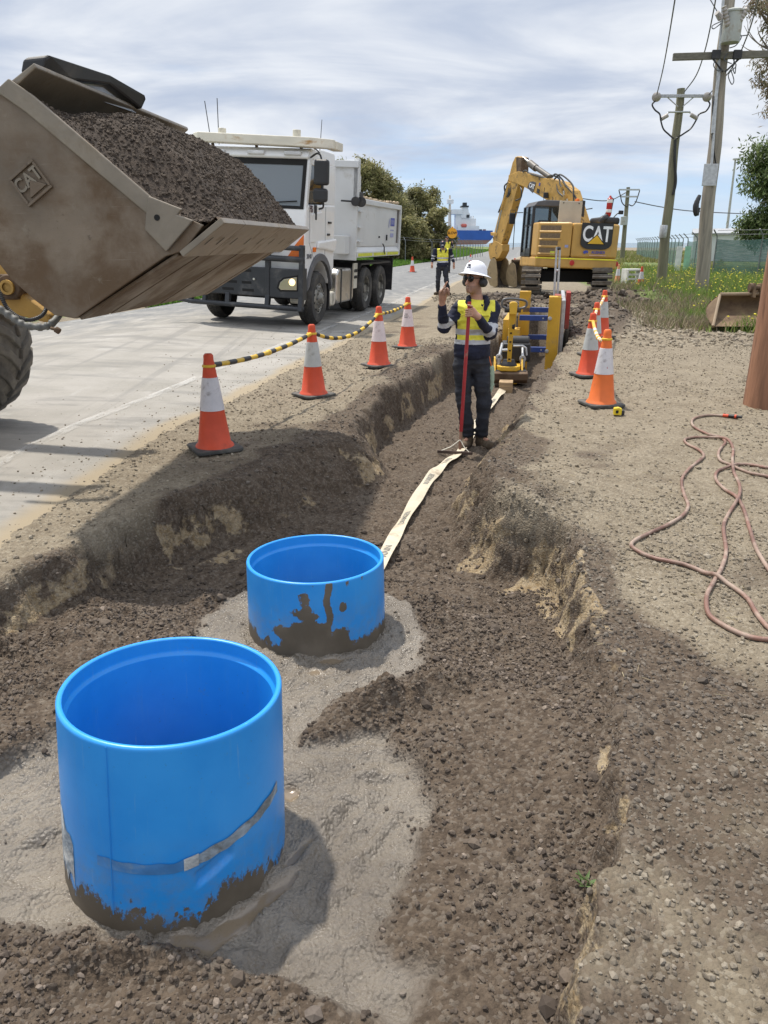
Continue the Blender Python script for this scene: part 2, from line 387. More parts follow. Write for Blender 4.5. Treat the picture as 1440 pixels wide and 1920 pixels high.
        # loose clods on floor and rough verge
        rough = S_ * (1 - sl)
        cl = np.abs(fbm(X * 16, Y * 16, 3, 71)); cl2 = fbm(X * 42, Y * 42, 3, 72)
        dist = np.clip((Y - 1) / 5, 0, 1)
        zz += rough * (.017 * cl + .010 * cl2 + .042 * fbm(X * 4, Y * 4, 3, 73))
        zz += (1 - S_) * (ed[near] > -.3) * (.008 * fbm(X * 12, Y * 12, 3, 81) + .006 * fbm(X * 40, Y * 40, 2, 82) + .014 * np.maximum(fbm(X * 5, Y * 5, 3, 83), 0) + base * .75 * fbm(X * 2.5, Y * 2.5, 5, 84, .6))
        z[near] += zz
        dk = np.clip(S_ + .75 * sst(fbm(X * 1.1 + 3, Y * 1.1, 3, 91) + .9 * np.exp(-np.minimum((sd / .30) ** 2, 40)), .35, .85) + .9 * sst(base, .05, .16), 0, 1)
        # damp dark verge near the camera and below the hose; left bank darkened too
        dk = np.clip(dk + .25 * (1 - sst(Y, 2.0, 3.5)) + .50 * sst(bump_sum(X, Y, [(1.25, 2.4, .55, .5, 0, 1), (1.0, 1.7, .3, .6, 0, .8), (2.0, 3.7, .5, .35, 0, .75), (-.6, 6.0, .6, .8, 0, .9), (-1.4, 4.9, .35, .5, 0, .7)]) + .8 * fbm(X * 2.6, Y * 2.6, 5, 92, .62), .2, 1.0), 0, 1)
        masks['dark'][near] = dk
        masks['floor'][near] = S_
        masks['slurry'][near] = sl
        masks['wall'][near] = wall
        band = sst(wall, .15, .6) * sst(S_, .22, .5) * sst(-fl, .20, .32) * sst(fbm(X * 2.3, Y * 2.3, 3, 95), -.45, .15)
        spots = sst(bump_sum(X, Y, [(.62, 4.75, .12, .08, 0, 1), (.85, 4.35, .12, .14, 0, .9), (1.0, 4.0, .08, .3, 0, .9), (.97, 3.5, .06, .5, 0, 1.1), (.80, 2.35, .02, .2, -20, .7), (-.4, 6.4, .15, .1, 0, .6), (-1.2, 4.85, .3, .1, 40, .8)]) + .5 * fbm(X * 9, Y * 9, 3, 96), .45, .8)
        masks['clay'][near] = np.clip(band + spots + 1.3 * sst(wall, .1, .5) * (X > .3) * (1 - sst(Y, 1.95, 2.3)), 0, 1) * (1 - sl)
    return z, masks
def H(x, y):
    return float(terrain(np.array([x]), np.array([y]))[0][0])
def road_z(x, y):
    d = np.maximum(edge_x(y) - x, 0)
    return .045 * np.minimum(d, 3.6) - .045 * np.maximum(d - 3.6, 0) - .01

def axis_lines(lo_f, hi_f, step, lo, hi, g):
    m = list(np.arange(lo_f, hi_f, step)); a = [m[0]]; s = step
    while a[-1] > lo: s *= g; a.append(a[-1] - s)
    b = [m[-1]]; s = step
    while b[-1] < hi: s *= g; b.append(b[-1] + s)
    return np.array(a[:0:-1] + m + b[1:], np.float32)
gx = axis_lines(-2.6, 2.1, .0115, -2500, 2500, 1.035)
gy = axis_lines(.9, 5.2, .0115, -40, 5000, 1.0095)
XX, YY = np.meshgrid(gx, gy); nx_, ny_ = len(gx), len(gy)
ZZ, MK = terrain(XX, YY)
wl_ = MK['wall'] * (YY < 27) * (1 - MK['slurry']) * (.25 + .75 * sst(YY, 2.2, 3.2))                    # crumble the cut faces sideways
XX2 = XX + wl_ * (.032 * fbm(ZZ * 9 + YY * 3, YY * 9 - XX * 4, 3, 401) + .014 * fbm(ZZ * 40 + YY * 7, XX * 25 + YY * 18, 2, 402)); YY2 = YY + wl_ * (.032 * fbm(ZZ * 9 + XX * 3, XX * 9 + YY * 4, 3, 403) + .014 * fbm(ZZ * 40 + XX * 9, YY * 25 - XX * 15, 2, 404))
ii = (np.arange(ny_ - 1)[:, None] * nx_ + np.arange(nx_ - 1)[None, :]).ravel()
FF = np.stack([ii, ii + 1, ii + 1 + nx_, ii + nx_], 1)
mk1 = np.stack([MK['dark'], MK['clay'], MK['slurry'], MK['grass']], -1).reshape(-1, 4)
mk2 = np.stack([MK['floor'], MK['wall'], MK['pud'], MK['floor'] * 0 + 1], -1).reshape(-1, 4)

m_ground, nt, b = newmat('soil')
ge = node(nt, 'ShaderNodeNewGeometry').outputs['Position']
a1 = node(nt, 'ShaderNodeAttribute', attribute_name='mk1'); a2 = node(nt, 'ShaderNodeAttribute', attribute_name='mk2')
s1 = node(nt, 'ShaderNodeSeparateColor', {'Color': a1.outputs['Color']}); s2 = node(nt, 'ShaderNodeSeparateColor', {'Color': a2.outputs['Color']})
dark, clay, slur = s1.outputs[0], s1.outputs[1], s1.outputs[2]; gras = a1.outputs['Alpha']; flo, wal = s2.outputs[0], s2.outputs[1]
nA = noi(nt, ge, 3.0, 6, 0.6); nB = noi(nt, ge, 24.0, 6, 0.65); nC = noi(nt, ge, 110.0, 5, 0.7)
vor = node(nt, 'ShaderNodeTexVoronoi', {'Vector': ge, 'Scale': 75.0, 'Randomness': 1.0}); vd = vor.outputs['Distance']
vcol = node(nt, 'ShaderNodeSeparateColor', {'Color': vor.outputs['Color']}).outputs[0]
dry = mixc(nt, ss(nt, nA, .3, .7), (.205, .168, .118), (.295, .25, .182))
dry = mixc(nt, ss(nt, nB, .35, .7), mixc(nt, .5, dry, (.13, .105, .075)), dry)
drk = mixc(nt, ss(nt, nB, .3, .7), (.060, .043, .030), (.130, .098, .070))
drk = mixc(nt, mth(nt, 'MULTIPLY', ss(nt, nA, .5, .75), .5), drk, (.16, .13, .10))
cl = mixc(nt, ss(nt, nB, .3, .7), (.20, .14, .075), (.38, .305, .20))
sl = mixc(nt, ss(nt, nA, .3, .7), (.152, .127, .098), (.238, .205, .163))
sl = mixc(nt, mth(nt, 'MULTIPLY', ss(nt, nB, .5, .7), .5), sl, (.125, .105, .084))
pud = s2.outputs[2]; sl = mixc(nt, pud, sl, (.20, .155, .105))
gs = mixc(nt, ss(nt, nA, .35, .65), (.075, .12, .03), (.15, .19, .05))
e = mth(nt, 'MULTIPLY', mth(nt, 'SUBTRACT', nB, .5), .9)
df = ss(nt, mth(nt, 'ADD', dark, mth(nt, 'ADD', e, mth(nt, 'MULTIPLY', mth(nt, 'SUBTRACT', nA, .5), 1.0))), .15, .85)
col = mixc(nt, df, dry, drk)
nD = noi(nt, ge, 5.5, 6, .6)
col = mixc(nt, ss(nt, mth(nt, 'ADD', mth(nt, 'MULTIPLY', clay, mth(nt, 'ADD', .15, mth(nt, 'MULTIPLY', ss(nt, nD, .36, .62), 1.0))), mth(nt, 'MULTIPLY', e, .6)), .35, .8), col, cl)
col = mixc(nt, slur, col, sl)
col = mixc(nt, ss(nt, mth(nt, 'ADD', gras, e), .35, .65), col, gs)
# pebbly speckle
spk = mth(nt, 'MULTIPLY', mth(nt, 'MULTIPLY', ss(nt, vcol, .62, .95), mth(nt, 'SUBTRACT', 1.0, slur)), .42)
col = mixc(nt, spk, col, mixc(nt, df, (.36, .32, .25), (.22, .19, .155)))
col = mixc(nt, mth(nt, 'MULTIPLY', ss(nt, nC, .55, .72), .45), col, mixc(nt, 1.0, col, (.45, .42, .40), 'MULTIPLY'))
nt.links.new(col, b.inputs['Base Color'])
rg = mth(nt, 'SUBTRACT', .95, mth(nt, 'MULTIPLY', slur, mth(nt, 'ADD', .48, mth(nt, 'MULTIPLY', ss(nt, nB, .38, .6), .27))))
rg = mth(nt, 'MULTIPLY', rg, mth(nt, 'SUBTRACT', 1.0, mth(nt, 'MULTIPLY', pud, .85)))
nt.links.new(rg, b.inputs['Roughness']); nt.links.new(mth(nt, 'ADD', .3, mth(nt, 'MULTIPLY', slur, .45)), b.inputs['Specular IOR Level'])
hgt = mth(nt, 'ADD', mth(nt, 'MULTIPLY', nC, .6), mth(nt, 'SUBTRACT', mth(nt, 'MULTIPLY', nB, .7), mth(nt, 'MULTIPLY', vd, .55)))
bump(nt, b, mth(nt, 'MULTIPLY', hgt, mth(nt, 'SUBTRACT', 1.0, mth(nt, 'MULTIPLY', pud, .95))), .8, .016)
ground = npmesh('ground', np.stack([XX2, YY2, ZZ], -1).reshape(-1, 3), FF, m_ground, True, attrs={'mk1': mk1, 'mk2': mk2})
tag(ground, kind='structure')

# ------------------------------------------------------------------ road
m_road, nt, b = newmat('asphalt')
ge = node(nt, 'ShaderNodeNewGeometry').outputs['Position']
du = node(nt, 'ShaderNodeAttribute', attribute_name='dust').outputs['Fac']
tr = node(nt, 'ShaderNodeAttribute', attribute_name='track').outputs['Fac']
nA = noi(nt, ge, .9, 6, .6); nB = noi(nt, mapping(nt, ge, (1, .35, 1), (0, 0, R(9))), 3.0, 8, .65); nC = noi(nt, ge, 140, 4, .7)
asp = mixc(nt, ss(nt, nB, .3, .7), (.145, .148, .150), (.205, .205, .20))
dst = mixc(nt, ss(nt, nA, .3, .7), (.255, .24, .21), (.335, .315, .285))
dst = mixc(nt, mth(nt, 'MULTIPLY', ss(nt, nB, .55, .72), .6), dst, (.38, .365, .34))
dst = mixc(nt, mth(nt, 'MULTIPLY', ss(nt, noi(nt, mapping(nt, ge, (.45, 1.5, 1), (0, 0, R(-20))), 1.7, 7, .62), .48, .64), .75), dst, (.20, .192, .175))
dst = mixc(nt, mth(nt, 'MULTIPLY', ss(nt, noi(nt, mapping(nt, ge, (3.2, .12, 1), (0, 0, R(-8))), 1.4, 6, .6), .54, .68), .55), dst, (.185, .178, .165))
dst = mixc(nt, mth(nt, 'MULTIPLY', ss(nt, noi(nt, ge, 14, 6, .75), .60, .72), .6), dst, (.42, .40, .36))
dst = mixc(nt, mth(nt, 'MULTIPLY', ss(nt, noi(nt, ge, 6.5, 6, .75), .64, .70), .5), dst, (.14, .13, .115))
col = mixc(nt, ss(nt, mth(nt, 'ADD', du, mth(nt, 'MULTIPLY', mth(nt, 'SUBTRACT', nB, .5), .9)), .25, .75), asp, dst)
col = mixc(nt, mth(nt, 'MULTIPLY', ss(nt, nC, .5, .75), .35), col, (.10, .095, .085))
col = mixc(nt, ss(nt, mth(nt, 'ADD', tr, mth(nt, 'MULTIPLY', mth(nt, 'SUBTRACT', nA, .5), .8)), .45, .9), col, (.30, .245, .165))
nt.links.new(col, b.inputs['Base Color']); b.inputs['Roughness'].default_value = .88
bump(nt, b, mth(nt, 'ADD', nC, mth(nt, 'MULTIPLY', noi(nt, ge, 30, 3), .6)), .35, .012)
ry = np.concatenate([np.arange(-20, 2, 1.0), np.arange(2, 14, .10), np.geomspace(14, 330, 260)])
rs = np.concatenate([np.linspace(-.32, .5, 28), np.linspace(.56, 7.4, 60)])
RX = edge_x(ry)[:, None] - np.where(rs[None, :] < 0, rs[None, :] * (.15 + .85 * sst(ry, 4.5, 6.5))[:, None], rs[None, :]); RY = np.repeat(ry[:, None], len(rs), 1)
RX = RX - (.07 * fbm(RY * 1.3, RX * 0 + 3, 3, 7)) * np.clip(1 - rs / .5, 0, 1)[None, :]
RZ = road_z(RX, RY) + .004 * fbm(RX * 1.5, RY * 1.5, 3, 8) - .06 * sst(-rs, -.02, .3)[None, :]
n_, m_ = RX.shape
ii = (np.arange(n_ - 1)[:, None] * m_ + np.arange(m_ - 1)[None, :]).ravel()
dust = np.clip(1.35 - RY / 26, 0.05, 1) * np.clip(1.2 - rs / 12, 0, 1)[None, :] + .55 * np.exp(-(rs / .9) ** 2)[None, :]
track = 1.0 * np.exp(-(np.clip(rs, 0, None) / .35) ** 2)[None, :] + 0 * RX
road = npmesh('road', np.stack([RX, RY, RZ], -1).reshape(-1, 3), np.stack([ii, ii + m_, ii + m_ + 1, ii + 1], 1), m_road, True, attrs={'dust': dust.ravel(), 'track': track.ravel()})
tag(road, kind='structure')
# worn edge and centre lines
m_line, nt, b = newmat('worn_road_paint')
ge = node(nt, 'ShaderNodeNewGeometry').outputs['Position']
b.inputs['Base Color'].default_value = (.62, .61, .58, 1); b.inputs['Roughness'].default_value = .8
tb = node(nt, 'ShaderNodeBsdfTransparent')
f = ss(nt, noi(nt, mapping(nt, ge, (1, .3, 1)), 7, 8, .7), .36, .62)
f = mth(nt, 'MULTIPLY', f, .42)
mxs = node(nt, 'ShaderNodeMixShader', {0: f, 1: tb.outputs[0], 2: b.outputs[0]})
nt.links.new(mxs.outputs[0], nt.nodes['Material Output'].inputs['Surface'])
def road_line(name, off, y0, y1, w=.11):
    ys = np.geomspace(y0, y1, 160); V = []
    for s in (-w / 2, w / 2):
        x = edge_x(ys) - off + s + .04 * np.sin(ys * .4); V.append(np.stack([x, ys, road_z(x, ys) + .009], -1))
    n = len(ys); V = np.concatenate(V); i = np.arange(n - 1)
    return tag(npmesh(name, V, np.stack([i, i + n, i + n + 1, i + 1], 1), m_line, True), kind='structure')
road_line('edge_line', .95, 5, 300); road_line('far_edge_line', 7.0, 14, 300); road_line('centre_line', 4.0, 26, 300)
# sea at the horizon
m_sea = mat('sea_water', (.10, .17, .22), .25, var=.1, vs=.02)
mb = MB(); mb.add([(-3000, 285, .02), (3000, 285, .02), (3000, 6000, .02), (-3000, 6000, .02)], [(0, 1, 2, 3)])
tag(mb.build('water', m_sea), kind='structure')
# ------------------------------------------------------------------ blue pipes set in slurry
m_pipe, nt, b = newmat('blue_pvc')
oc = node(nt, 'ShaderNodeTexCoord').outputs['Object']
mud = node(nt, 'ShaderNodeAttribute', attribute_name='mud').outputs['Fac']
nA = noi(nt, oc, 5, 5); nB = noi(nt, mapping(nt, oc, (1, 1, .55)), 42, 8, .78); nS = noi(nt, mapping(nt, oc, (9, 9, .7)), 6, 4)
base = mixc(nt, ss(nt, nA, .3, .7), (.018, .275, .75), (.03, .315, .80))
base = mixc(nt, mth(nt, 'MULTIPLY', ss(nt, nS, .58, .8), .22), base, (.12, .34, .62))
base = mixc(nt, mth(nt, 'MULTIPLY', ss(nt, noi(nt, oc, 14, 8, .75), .62, .72), .40), base, (.17, .24, .33))
base = mixc(nt, mth(nt, 'MULTIPLY', ss(nt, noi(nt, oc, 75, 5, .75), .64, .70), .5), base, (.06, .09, .15))
base = mixc(nt, mth(nt, 'MULTIPLY', ss(nt, noi(nt, mapping(nt, oc, (60, 60, 3)), 1.0, 5, .7), .62, .70), .30), base, (.22, .42, .68))
zz_ob = node(nt, 'ShaderNodeSeparateXYZ', {'Vector': oc}).outputs['Z']; base = mixc(nt, mth(nt, 'MULTIPLY', mth(nt, 'MULTIPLY', mth(nt, 'SUBTRACT', 1.0, ss(nt, zz_ob, -.2, .12)), mth(nt, 'MULTIPLY', node(nt, 'ShaderNodeAttribute', attribute_name='outer').outputs['Fac'], ss(nt, noi(nt, oc, 9, 8, .7), .40, .66))), .40), base, (.20, .20, .18))
mf = ss(nt, mth(nt, 'ADD', mud, mth(nt, 'MULTIPLY', mth(nt, 'SUBTRACT', nB, .5), 1.5)), .42, .58)
mc = mixc(nt, ss(nt, nA, .35, .65), (.105, .086, .062), (.155, .128, .095))
nt.links.new(mixc(nt, mf, base, mc), b.inputs['Base Color'])
nt.links.new(mth(nt, 'ADD', .34, mth(nt, 'MULTIPLY', mf, .4)), b.inputs['Roughness'])
bump(nt, b, mth(nt, 'ADD', mth(nt, 'MULTIPLY', nB, .2), mth(nt, 'MULTIPLY', mf, .5)), .35, .006)
def pipe(loc, ztop, zbot, r, mudfun, label, recess=None, seam=None, flare=.0, rot=(0, 0, 0)):
    n = 240; hs = np.linspace(zbot, ztop - .006, 90); th = np.linspace(0, 2 * math.pi, n, endpoint=False)
    prof = [(r, h) for h in hs] + [(r - .003, ztop - .001), (r - .008, ztop + .001), (r - .015, ztop), (r - .018, ztop - .004)] + [(r - .018, h) for h in np.linspace(ztop - .006, ztop - .055, 5)] + [(r - .027, ztop - .06)] + [(r - .027, h) for h in np.linspace(ztop - .065, zbot, 20)]
    P = np.array(prof); k = len(P)
    rr = np.repeat(P[:, 0][:, None], n, 1); hh = np.repeat(P[:, 1][:, None], n, 1); tt = np.repeat(th[None, :], k, 0)
    rr += .003 * np.sin(2 * tt + .5) * (hh - zbot) / (ztop - zbot)
    rr *= 1 + flare * (ztop - hh) / (ztop - zbot)
    outer = np.zeros((k, n)); outer[:len(hs)] = 1
    if recess: rr += recess(tt, hh) * outer
    if seam is not None: rr += -.0012 * np.exp(-((hh - seam) / .003) ** 2) * outer
    m = mudfun(tt, hh) * outer
    V = np.stack([rr * np.cos(tt), rr * np.sin(tt), hh], -1).reshape(-1, 3)
    i = np.arange(k - 1)[:, None] * n; j = np.arange(n)[None, :]; j2 = (j + 1) % n
    F = np.stack([i + j, i + j2, i + n + j2, i + n + j], -1).reshape(-1, 4)
    t = thing('pipe_riser', (loc[0], loc[1], 0), 0, label, 'pipe', 'blue pipes standing in the pit', rot=rot)
    npmesh('pipe_wall', V, F, m_pipe, True, t, {'mud': m.ravel(), 'outer': outer.ravel()})
    return t
FRONT = -math.pi / 2
def mud1(t, h):
    x = np.cos(t) * 3; y = np.sin(t) * 3
    lvl = -.195 + .06 * fbm(x * 1.5 + 5, y * 1.5, 3, 3) + .05 * np.exp(-((t - 5.5) / .35) ** 2)
    return np.clip(.5 + (lvl - h) * 6, 0, 1) + .35 * sst(fbm(x * 8, h * 30 + y * 8, 3, 4), .3, .6) * sst(-h, .0, .12)
def rec1(t, h):
    u = (t - 5.28) / .17; v = (h + .055 - .06 * u * .55) / .026
    q = np.maximum(np.abs(u), np.abs(v)); return -.014 * (1 - sst(q, .8, 1.05))
P1 = (-.672, 2.06); P2 = (-.35, 3.63)
pipe1 = pipe(P1, .358, -.34, .333, mud1, 'large blue pipe with silver tape band, nearest the camera in grey slurry', rec1, flare=.065, rot=(R(-1.7), R(2.8), 0))
def mud2(t, h):
    u = t - 4.78
    blob = 1 - sst(np.abs(u + .1) / .74 + (h + .25) / .26 * .8 + .35 * fbm(t * 5, h * 16, 4, 14), .75, 1.15)
    low = np.clip(.5 + (-.195 + .05 * fbm(t * 3, h * 3, 3, 15) - h) * 9, 0, 1)
    drip = (1 - sst(np.abs(t - 4.96 + .02 * np.sin(h * 40)) / .06, .5, 1.2)) * sst(h, -.3, -.1) * .9 + (1 - sst(np.hypot((t - 5.17) / .07, (h - .0) / .03), .6, 1.2)) * .8
    rim = sst(h, .075, .125) * sst(fbm(t * 12, h * 10, 3, 18), -.1, .25) * sst(t, 4.5, 4.9) * (1 - sst(t, 5.5, 5.8))
    return np.clip(np.maximum.reduce([blob, low, drip, .7 * rim]), 0, 1)
pipe2 = pipe(P2, .135, -.34, .347, mud2, 'shorter blue pipe smeared with brown mud, behind the large one', flare=.03, rot=(R(-1.2), 0, 0))
m_tape = mat('silver_tape', (.30, .36, .42), .45, .2, .3, 12, dirt=(.17, .19, .20), ds=9, dt=(.5, .62), bmp=.3, bs=60)
m_tape2 = mat('clear_tape', (.52, .55, .56), .3, 0, .25, 14, dirt=(.22, .26, .30), ds=10, dt=(.48, .6), bmp=.4, bs=50)
def band(parent, name, t0, t1, hf0, hf1, r, m):
    T = np.linspace(t0, t1, 48); A = []; B = []
    for t in T:
        A.append((r * math.cos(t), r * math.sin(t), hf0(t))); B.append((r * math.cos(t), r * math.sin(t), hf1(t)))
    mb = MB(); mb.quadstrip(A, B, True); mb.quadstrip([Vector(p) * .995 for p in B], [Vector(p) * .995 for p in A], True)
    return mb.build(name, m, parent, sharp=False)
def flr(h): return .3333 * (1 + .065 * (.358 - h) / .698) + .0022
def band2(parent, name, t0, t1, h0, h1, m, off=0.0):
    T = np.linspace(t0, t1, 60); mb = MB(); A = []; B = []
    for t in T:
        a, b_ = h0(t), h1(t); A.append(Vector(((flr(a) + off) * math.cos(t), (flr(a) + off) * math.sin(t), a))); B.append(Vector(((flr(b_) + off) * math.cos(t), (flr(b_) + off) * math.sin(t), b_)))
    mb.quadstrip(A, B, True); return mb.build(name, m, parent, sharp=False)
m_tape0 = mat('bluish_clear_tape', (.06, .22, .50), .35, var=.25, vs=9, dirt=(.16, .28, .44), ds=10, dt=(.5, .66))
hb_ = lambda t: -.028 + .085 * np.clip(t - 4.95, 0, 2)
band2(pipe1, 'tape_band', 4.28, 5.10, lambda t: hb_(t) - .017, lambda t: hb_(t) + .017 + .002 * math.sin(t * 29), m_tape0)
band2(pipe1, 'tape_band', 5.09, 6.05, lambda t: hb_(t) - .018 + .002 * math.sin(t * 37), lambda t: hb_(t) + .018 + .003 * math.sin(t * 23), m_tape, .0006)
band2(pipe1, 'tape_patch', 5.02, 5.14, lambda t: hb_(t) - .020, lambda t: hb_(t) + .020, m_tape2, .0012)
band2(pipe1, 'tape_patch', 3.55, 3.95, lambda t: -.20 + .05 * abs(math.sin(t * 19)), lambda t: .06 - .10 * (t - 3.55) / .40 + .012 * math.sin(t * 31), m_tape2)
mb = MB(); mb.tube([((flr(h) + .001) * math.cos(4.42), (flr(h) + .001) * math.sin(4.42), h) for h in np.linspace(-.2, .352, 12)], .0012, 5); mb.build('mould_seam', m_pipe, pipe1)
# ------------------------------------------------------------------ shared materials
m_black = mat('black_plastic', (.022, .022, .024), .5, var=.2, dirt=(.10, .09, .075), ds=3, dt=(.55, .8))
m_rubber = mat('tyre_rubber', (.030, .029, .028), .8, var=.2, vs=6, dirt=(.105, .095, .08), ds=4, dt=(.4, .75), bmp=.2, bs=60)
m_muddytyre = mat('dusty_tyre_rubber', (.11, .103, .092), .9, var=.2, vs=6, dirt=(.20, .185, .155), ds=5, dt=(.35, .7), bmp=.4, bs=40)
m_steel = mat('bare_steel', (.42, .42, .41), .35, metal=.85, var=.15, vs=8, dirt=(.25, .23, .2), ds=6, dt=(.5, .75))
m_galv = mat('galvanised_steel', (.48, .49, .50), .45, metal=.6, var=.15, vs=12)
m_dark = mat('dark_gap', (.012, .012, .012), .9, var=.0)
m_cat = mat('machine_yellow', (.52, .30, .072), .45, var=.10, vs=2, dirt=(.33, .22, .10), ds=2.2, dt=(.5, .8), bmp=.05)
m_cat2 = mat('worn_machine_yellow', (.48, .28, .065), .55, var=.15, vs=3, dirt=(.15, .10, .05), ds=5, dt=(.55, .66), bmp=.15)
m_orange = mat('amber_lens', (.75, .16, .01), .25, var=.1, vs=8)
m_red = mat('red_lens', (.45, .02, .015), .3, var=.1)
m_white = mat('white_paint', (.78, .78, .77), .35, var=.03, dirt=(.52, .49, .43), ds=1.6, dt=(.55, .85), coat=.3)
m_blade = mat('worn_bucket_steel', (.185, .145, .105), .5, metal=.2, var=.22, vs=1.6, dirt=(.125, .080, .045), ds=1.9, dt=(.40, .66), bmp=.12, bs=22, fine=.15)
_nt = m_blade.node_tree; _b = _nt.nodes['Principled BSDF']; _oc = node(_nt, 'ShaderNodeTexCoord').outputs['Object']
_s1 = ss(_nt, noi(_nt, mapping(_nt, _oc, (2, 2, 55), (0, R(24), 0)), 2.0, 5, .7), .60, .72); _s2 = ss(_nt, noi(_nt, mapping(_nt, _oc, (50, 3, 2), (0, R(12), 0)), 2.0, 5, .7), .63, .74)
_old = _b.inputs['Base Color'].links[0].from_socket; _f = mth(_nt, 'MULTIPLY', mth(_nt, 'MAXIMUM', _s1, _s2), .5)
_c = mixc(_nt, _f, _old, (.30, .26, .21)); _c = mixc(_nt, mth(_nt, 'MULTIPLY', ss(_nt, noi(_nt, _oc, 5, 8, .75), .58, .68), .5), _c, (.25, .215, .165)); _c = mixc(_nt, mth(_nt, 'MULTIPLY', ss(_nt, noi(_nt, _oc, 11, 6, .7), .62, .70), .6), _c, (.075, .055, .04)); _nt.links.new(_c, _b.inputs['Base Color'])
m_blade2 = mat('polished_bucket_edge', (.235, .20, .155), .42, metal=.3, var=.15, vs=4, dirt=(.20, .16, .11), ds=4, dt=(.5, .75), bmp=.08, bs=30)
m_rust = mat('rusty_steel', (.12, .075, .045), .8, metal=.1, var=.3, vs=4, dirt=(.17, .12, .08), ds=4, dt=(.45, .7), bmp=.2, bs=30)
m_hose = mat('hydraulic_hose', (.04, .04, .042), .5, var=.2, dirt=(.13, .12, .10), ds=8, dt=(.45, .7))

# ------------------------------------------------------------------ wheel loader (only its front reaches into the picture)
BO = (-.974, 4.71); BAZ = -84.4
UX, UY = math.sin(R(BAZ)), math.cos(R(BAZ)); TX, TY = -UY * -1, -UX      # U = towards the loader, T = across the bucket, away from the camera
TX, TY = UY, -UX
def BK(px, py, t): return onplane(px, py, (BO[0] + TX * t, BO[1] + TY * t), BAZ)
loader = thing('wheel_loader', (BO[0], BO[1], 0), math.atan2(UY, UX), 'yellow wheel loader at left, raising a worn steel bucket full of soil', 'loader')
def L3(u, t, w): return Vector((u, -t, w))
WB = 2.5
bk = thing('bucket'); bk.parent = loader
prof = [(-.03, 1.765), (.19, 1.605), (.30, 1.575), (.90, 1.215), (1.03, 1.235), (1.14, 1.32), (1.27, 1.44), (1.38, 1.60), (1.44, 1.80), (1.43, 2.02), (1.34, 2.25), (1.20, 2.44)]
def inset(P, d):
    o = []
    for i, p in enumerate(P):
        a = Vector(P[max(i - 1, 0)]); c = Vector(P[min(i + 1, len(P) - 1)]); t = (c - a).normalized(); o.append((p[0] - t.y * d, p[1] + t.x * d))
    return o
mb = MB()
inn = inset(prof, .03)
for A, fl in ((prof, True), (inn, False)):
    P0 = [L3(u, 0, w) for u, w in A]; P1_ = [L3(u, WB, w) for u, w in A]
    mb.quadstrip(P0, P1_, False) if fl else mb.quadstrip(P1_, P0, False)
mb.quadstrip([L3(*prof[0][:1], 0, prof[0][1]), L3(inn[0][0], 0, inn[0][1])], [L3(prof[0][0], WB, prof[0][1]), L3(inn[0][0], WB, inn[0][1])])
mb.build('bucket_shell', m_blade, bk)
# rolled spill edge at the back
mb = MB(); mb.prism([(-p[1] if 0 else p[0], p[1]) for p in [(1.20, 2.43), (1.10, 2.50), (.955, 2.585), (.945, 2.56), (1.09, 2.46), (1.17, 2.40)]], 0.0, -WB, 'y')
mb.build('spill_edge', m_blade2, bk, .008)
side = [(.06, 1.745), (.19, 1.605), (.30, 1.575), (.90, 1.215), (1.03, 1.235), (1.14, 1.32), (1.27, 1.44), (1.38, 1.60), (1.44, 1.80), (1.43, 2.02), (1.34, 2.25), (1.20, 2.44), (1.10, 2.50), (.985, 2.425), (.32, 1.865), (.2, 1.80)]
for t0, t1 in ((-.012, .02), (WB - .02, WB + .012)):
    mb = MB(); mb.prism(side, -t0, -t1, 'y'); mb.build('side_plate', m_blade, bk, .006)
    ts = t0 - .016 if t0 < 0 else t1 + .016; te = t0 if t0 < 0 else t1
    mb = MB(); mb.prism([(1.19, 2.445), (1.10, 2.505), (.985, 2.43), (.32, 1.87), (.37, 1.795), (1.03, 2.34)], -ts, -te, 'y'); mb.build('edge_strip', m_blade2, bk, .006)
    mb = MB(); mb.prism([(.36, 1.90), (.17, 1.83), (.20, 1.80), (.11, 1.77), (.285, 1.60), (.40, 1.72), (.385, 1.80)], -(ts - .012 if t0 < 0 else ts + .012), -te, 'y')
    sc = mb.build('side_cutter', m_blade2, bk, .006)
    mb = MB(); q = ts - .0125 if t0 < 0 else ts + .0125
    mb.cyl(L3(.32, q, 1.785), L3(.32, q - .003 if t0 < 0 else q + .003, 1.785), .017, n=16); mb.build('bolt_hole', m_dark, sc)
# cutting edge in segments with bolt slots, wear plates below
def plate(name, seg, t0, t1, th, m, slots=0):
    (u0, w0), (u1, w1) = seg; d = Vector((u1 - u0, w1 - w0)).normalized(); nrm = Vector((-abs(d.y), -abs(d.x))) if True else None
    nrm = Vector((d.y, -d.x)); nrm = nrm if nrm.y < 0 else -nrm
    mb = MB(); P = [(u0, w0), (u1, w1), (u1 + nrm.x * th, w1 + nrm.y * th), (u0 + nrm.x * th, w0 + nrm.y * th)]
    mb.prism(P, -t0, -t1, 'y'); o = mb.build(name, m, bk, .003)
    if slots:
        mb = MB(); k = slots
        for i in range(k):
            tc_ = t0 + (t1 - t0) * (i + .5) / k; um, wm = u0 + (u1 - u0) * .52, w0 + (w1 - w0) * .52; e = Vector((d.x, d.y)) * .035
            P = [(um - e.x + nrm.x * (th + .0015), wm - e.y + nrm.y * (th + .0015)), (um + e.x + nrm.x * (th + .0015), wm + e.y + nrm.y * (th + .0015))]
            mb.add([L3(P[0][0], tc_ - .008, P[0][1]), L3(P[1][0], tc_ - .008, P[1][1]), L3(P[1][0], tc_ + .008, P[1][1]), L3(P[0][0], tc_ + .008, P[0][1])], [(0, 1, 2, 3)])
        build_each(mb, 'bolt_slot', m_dark, o)
    return o
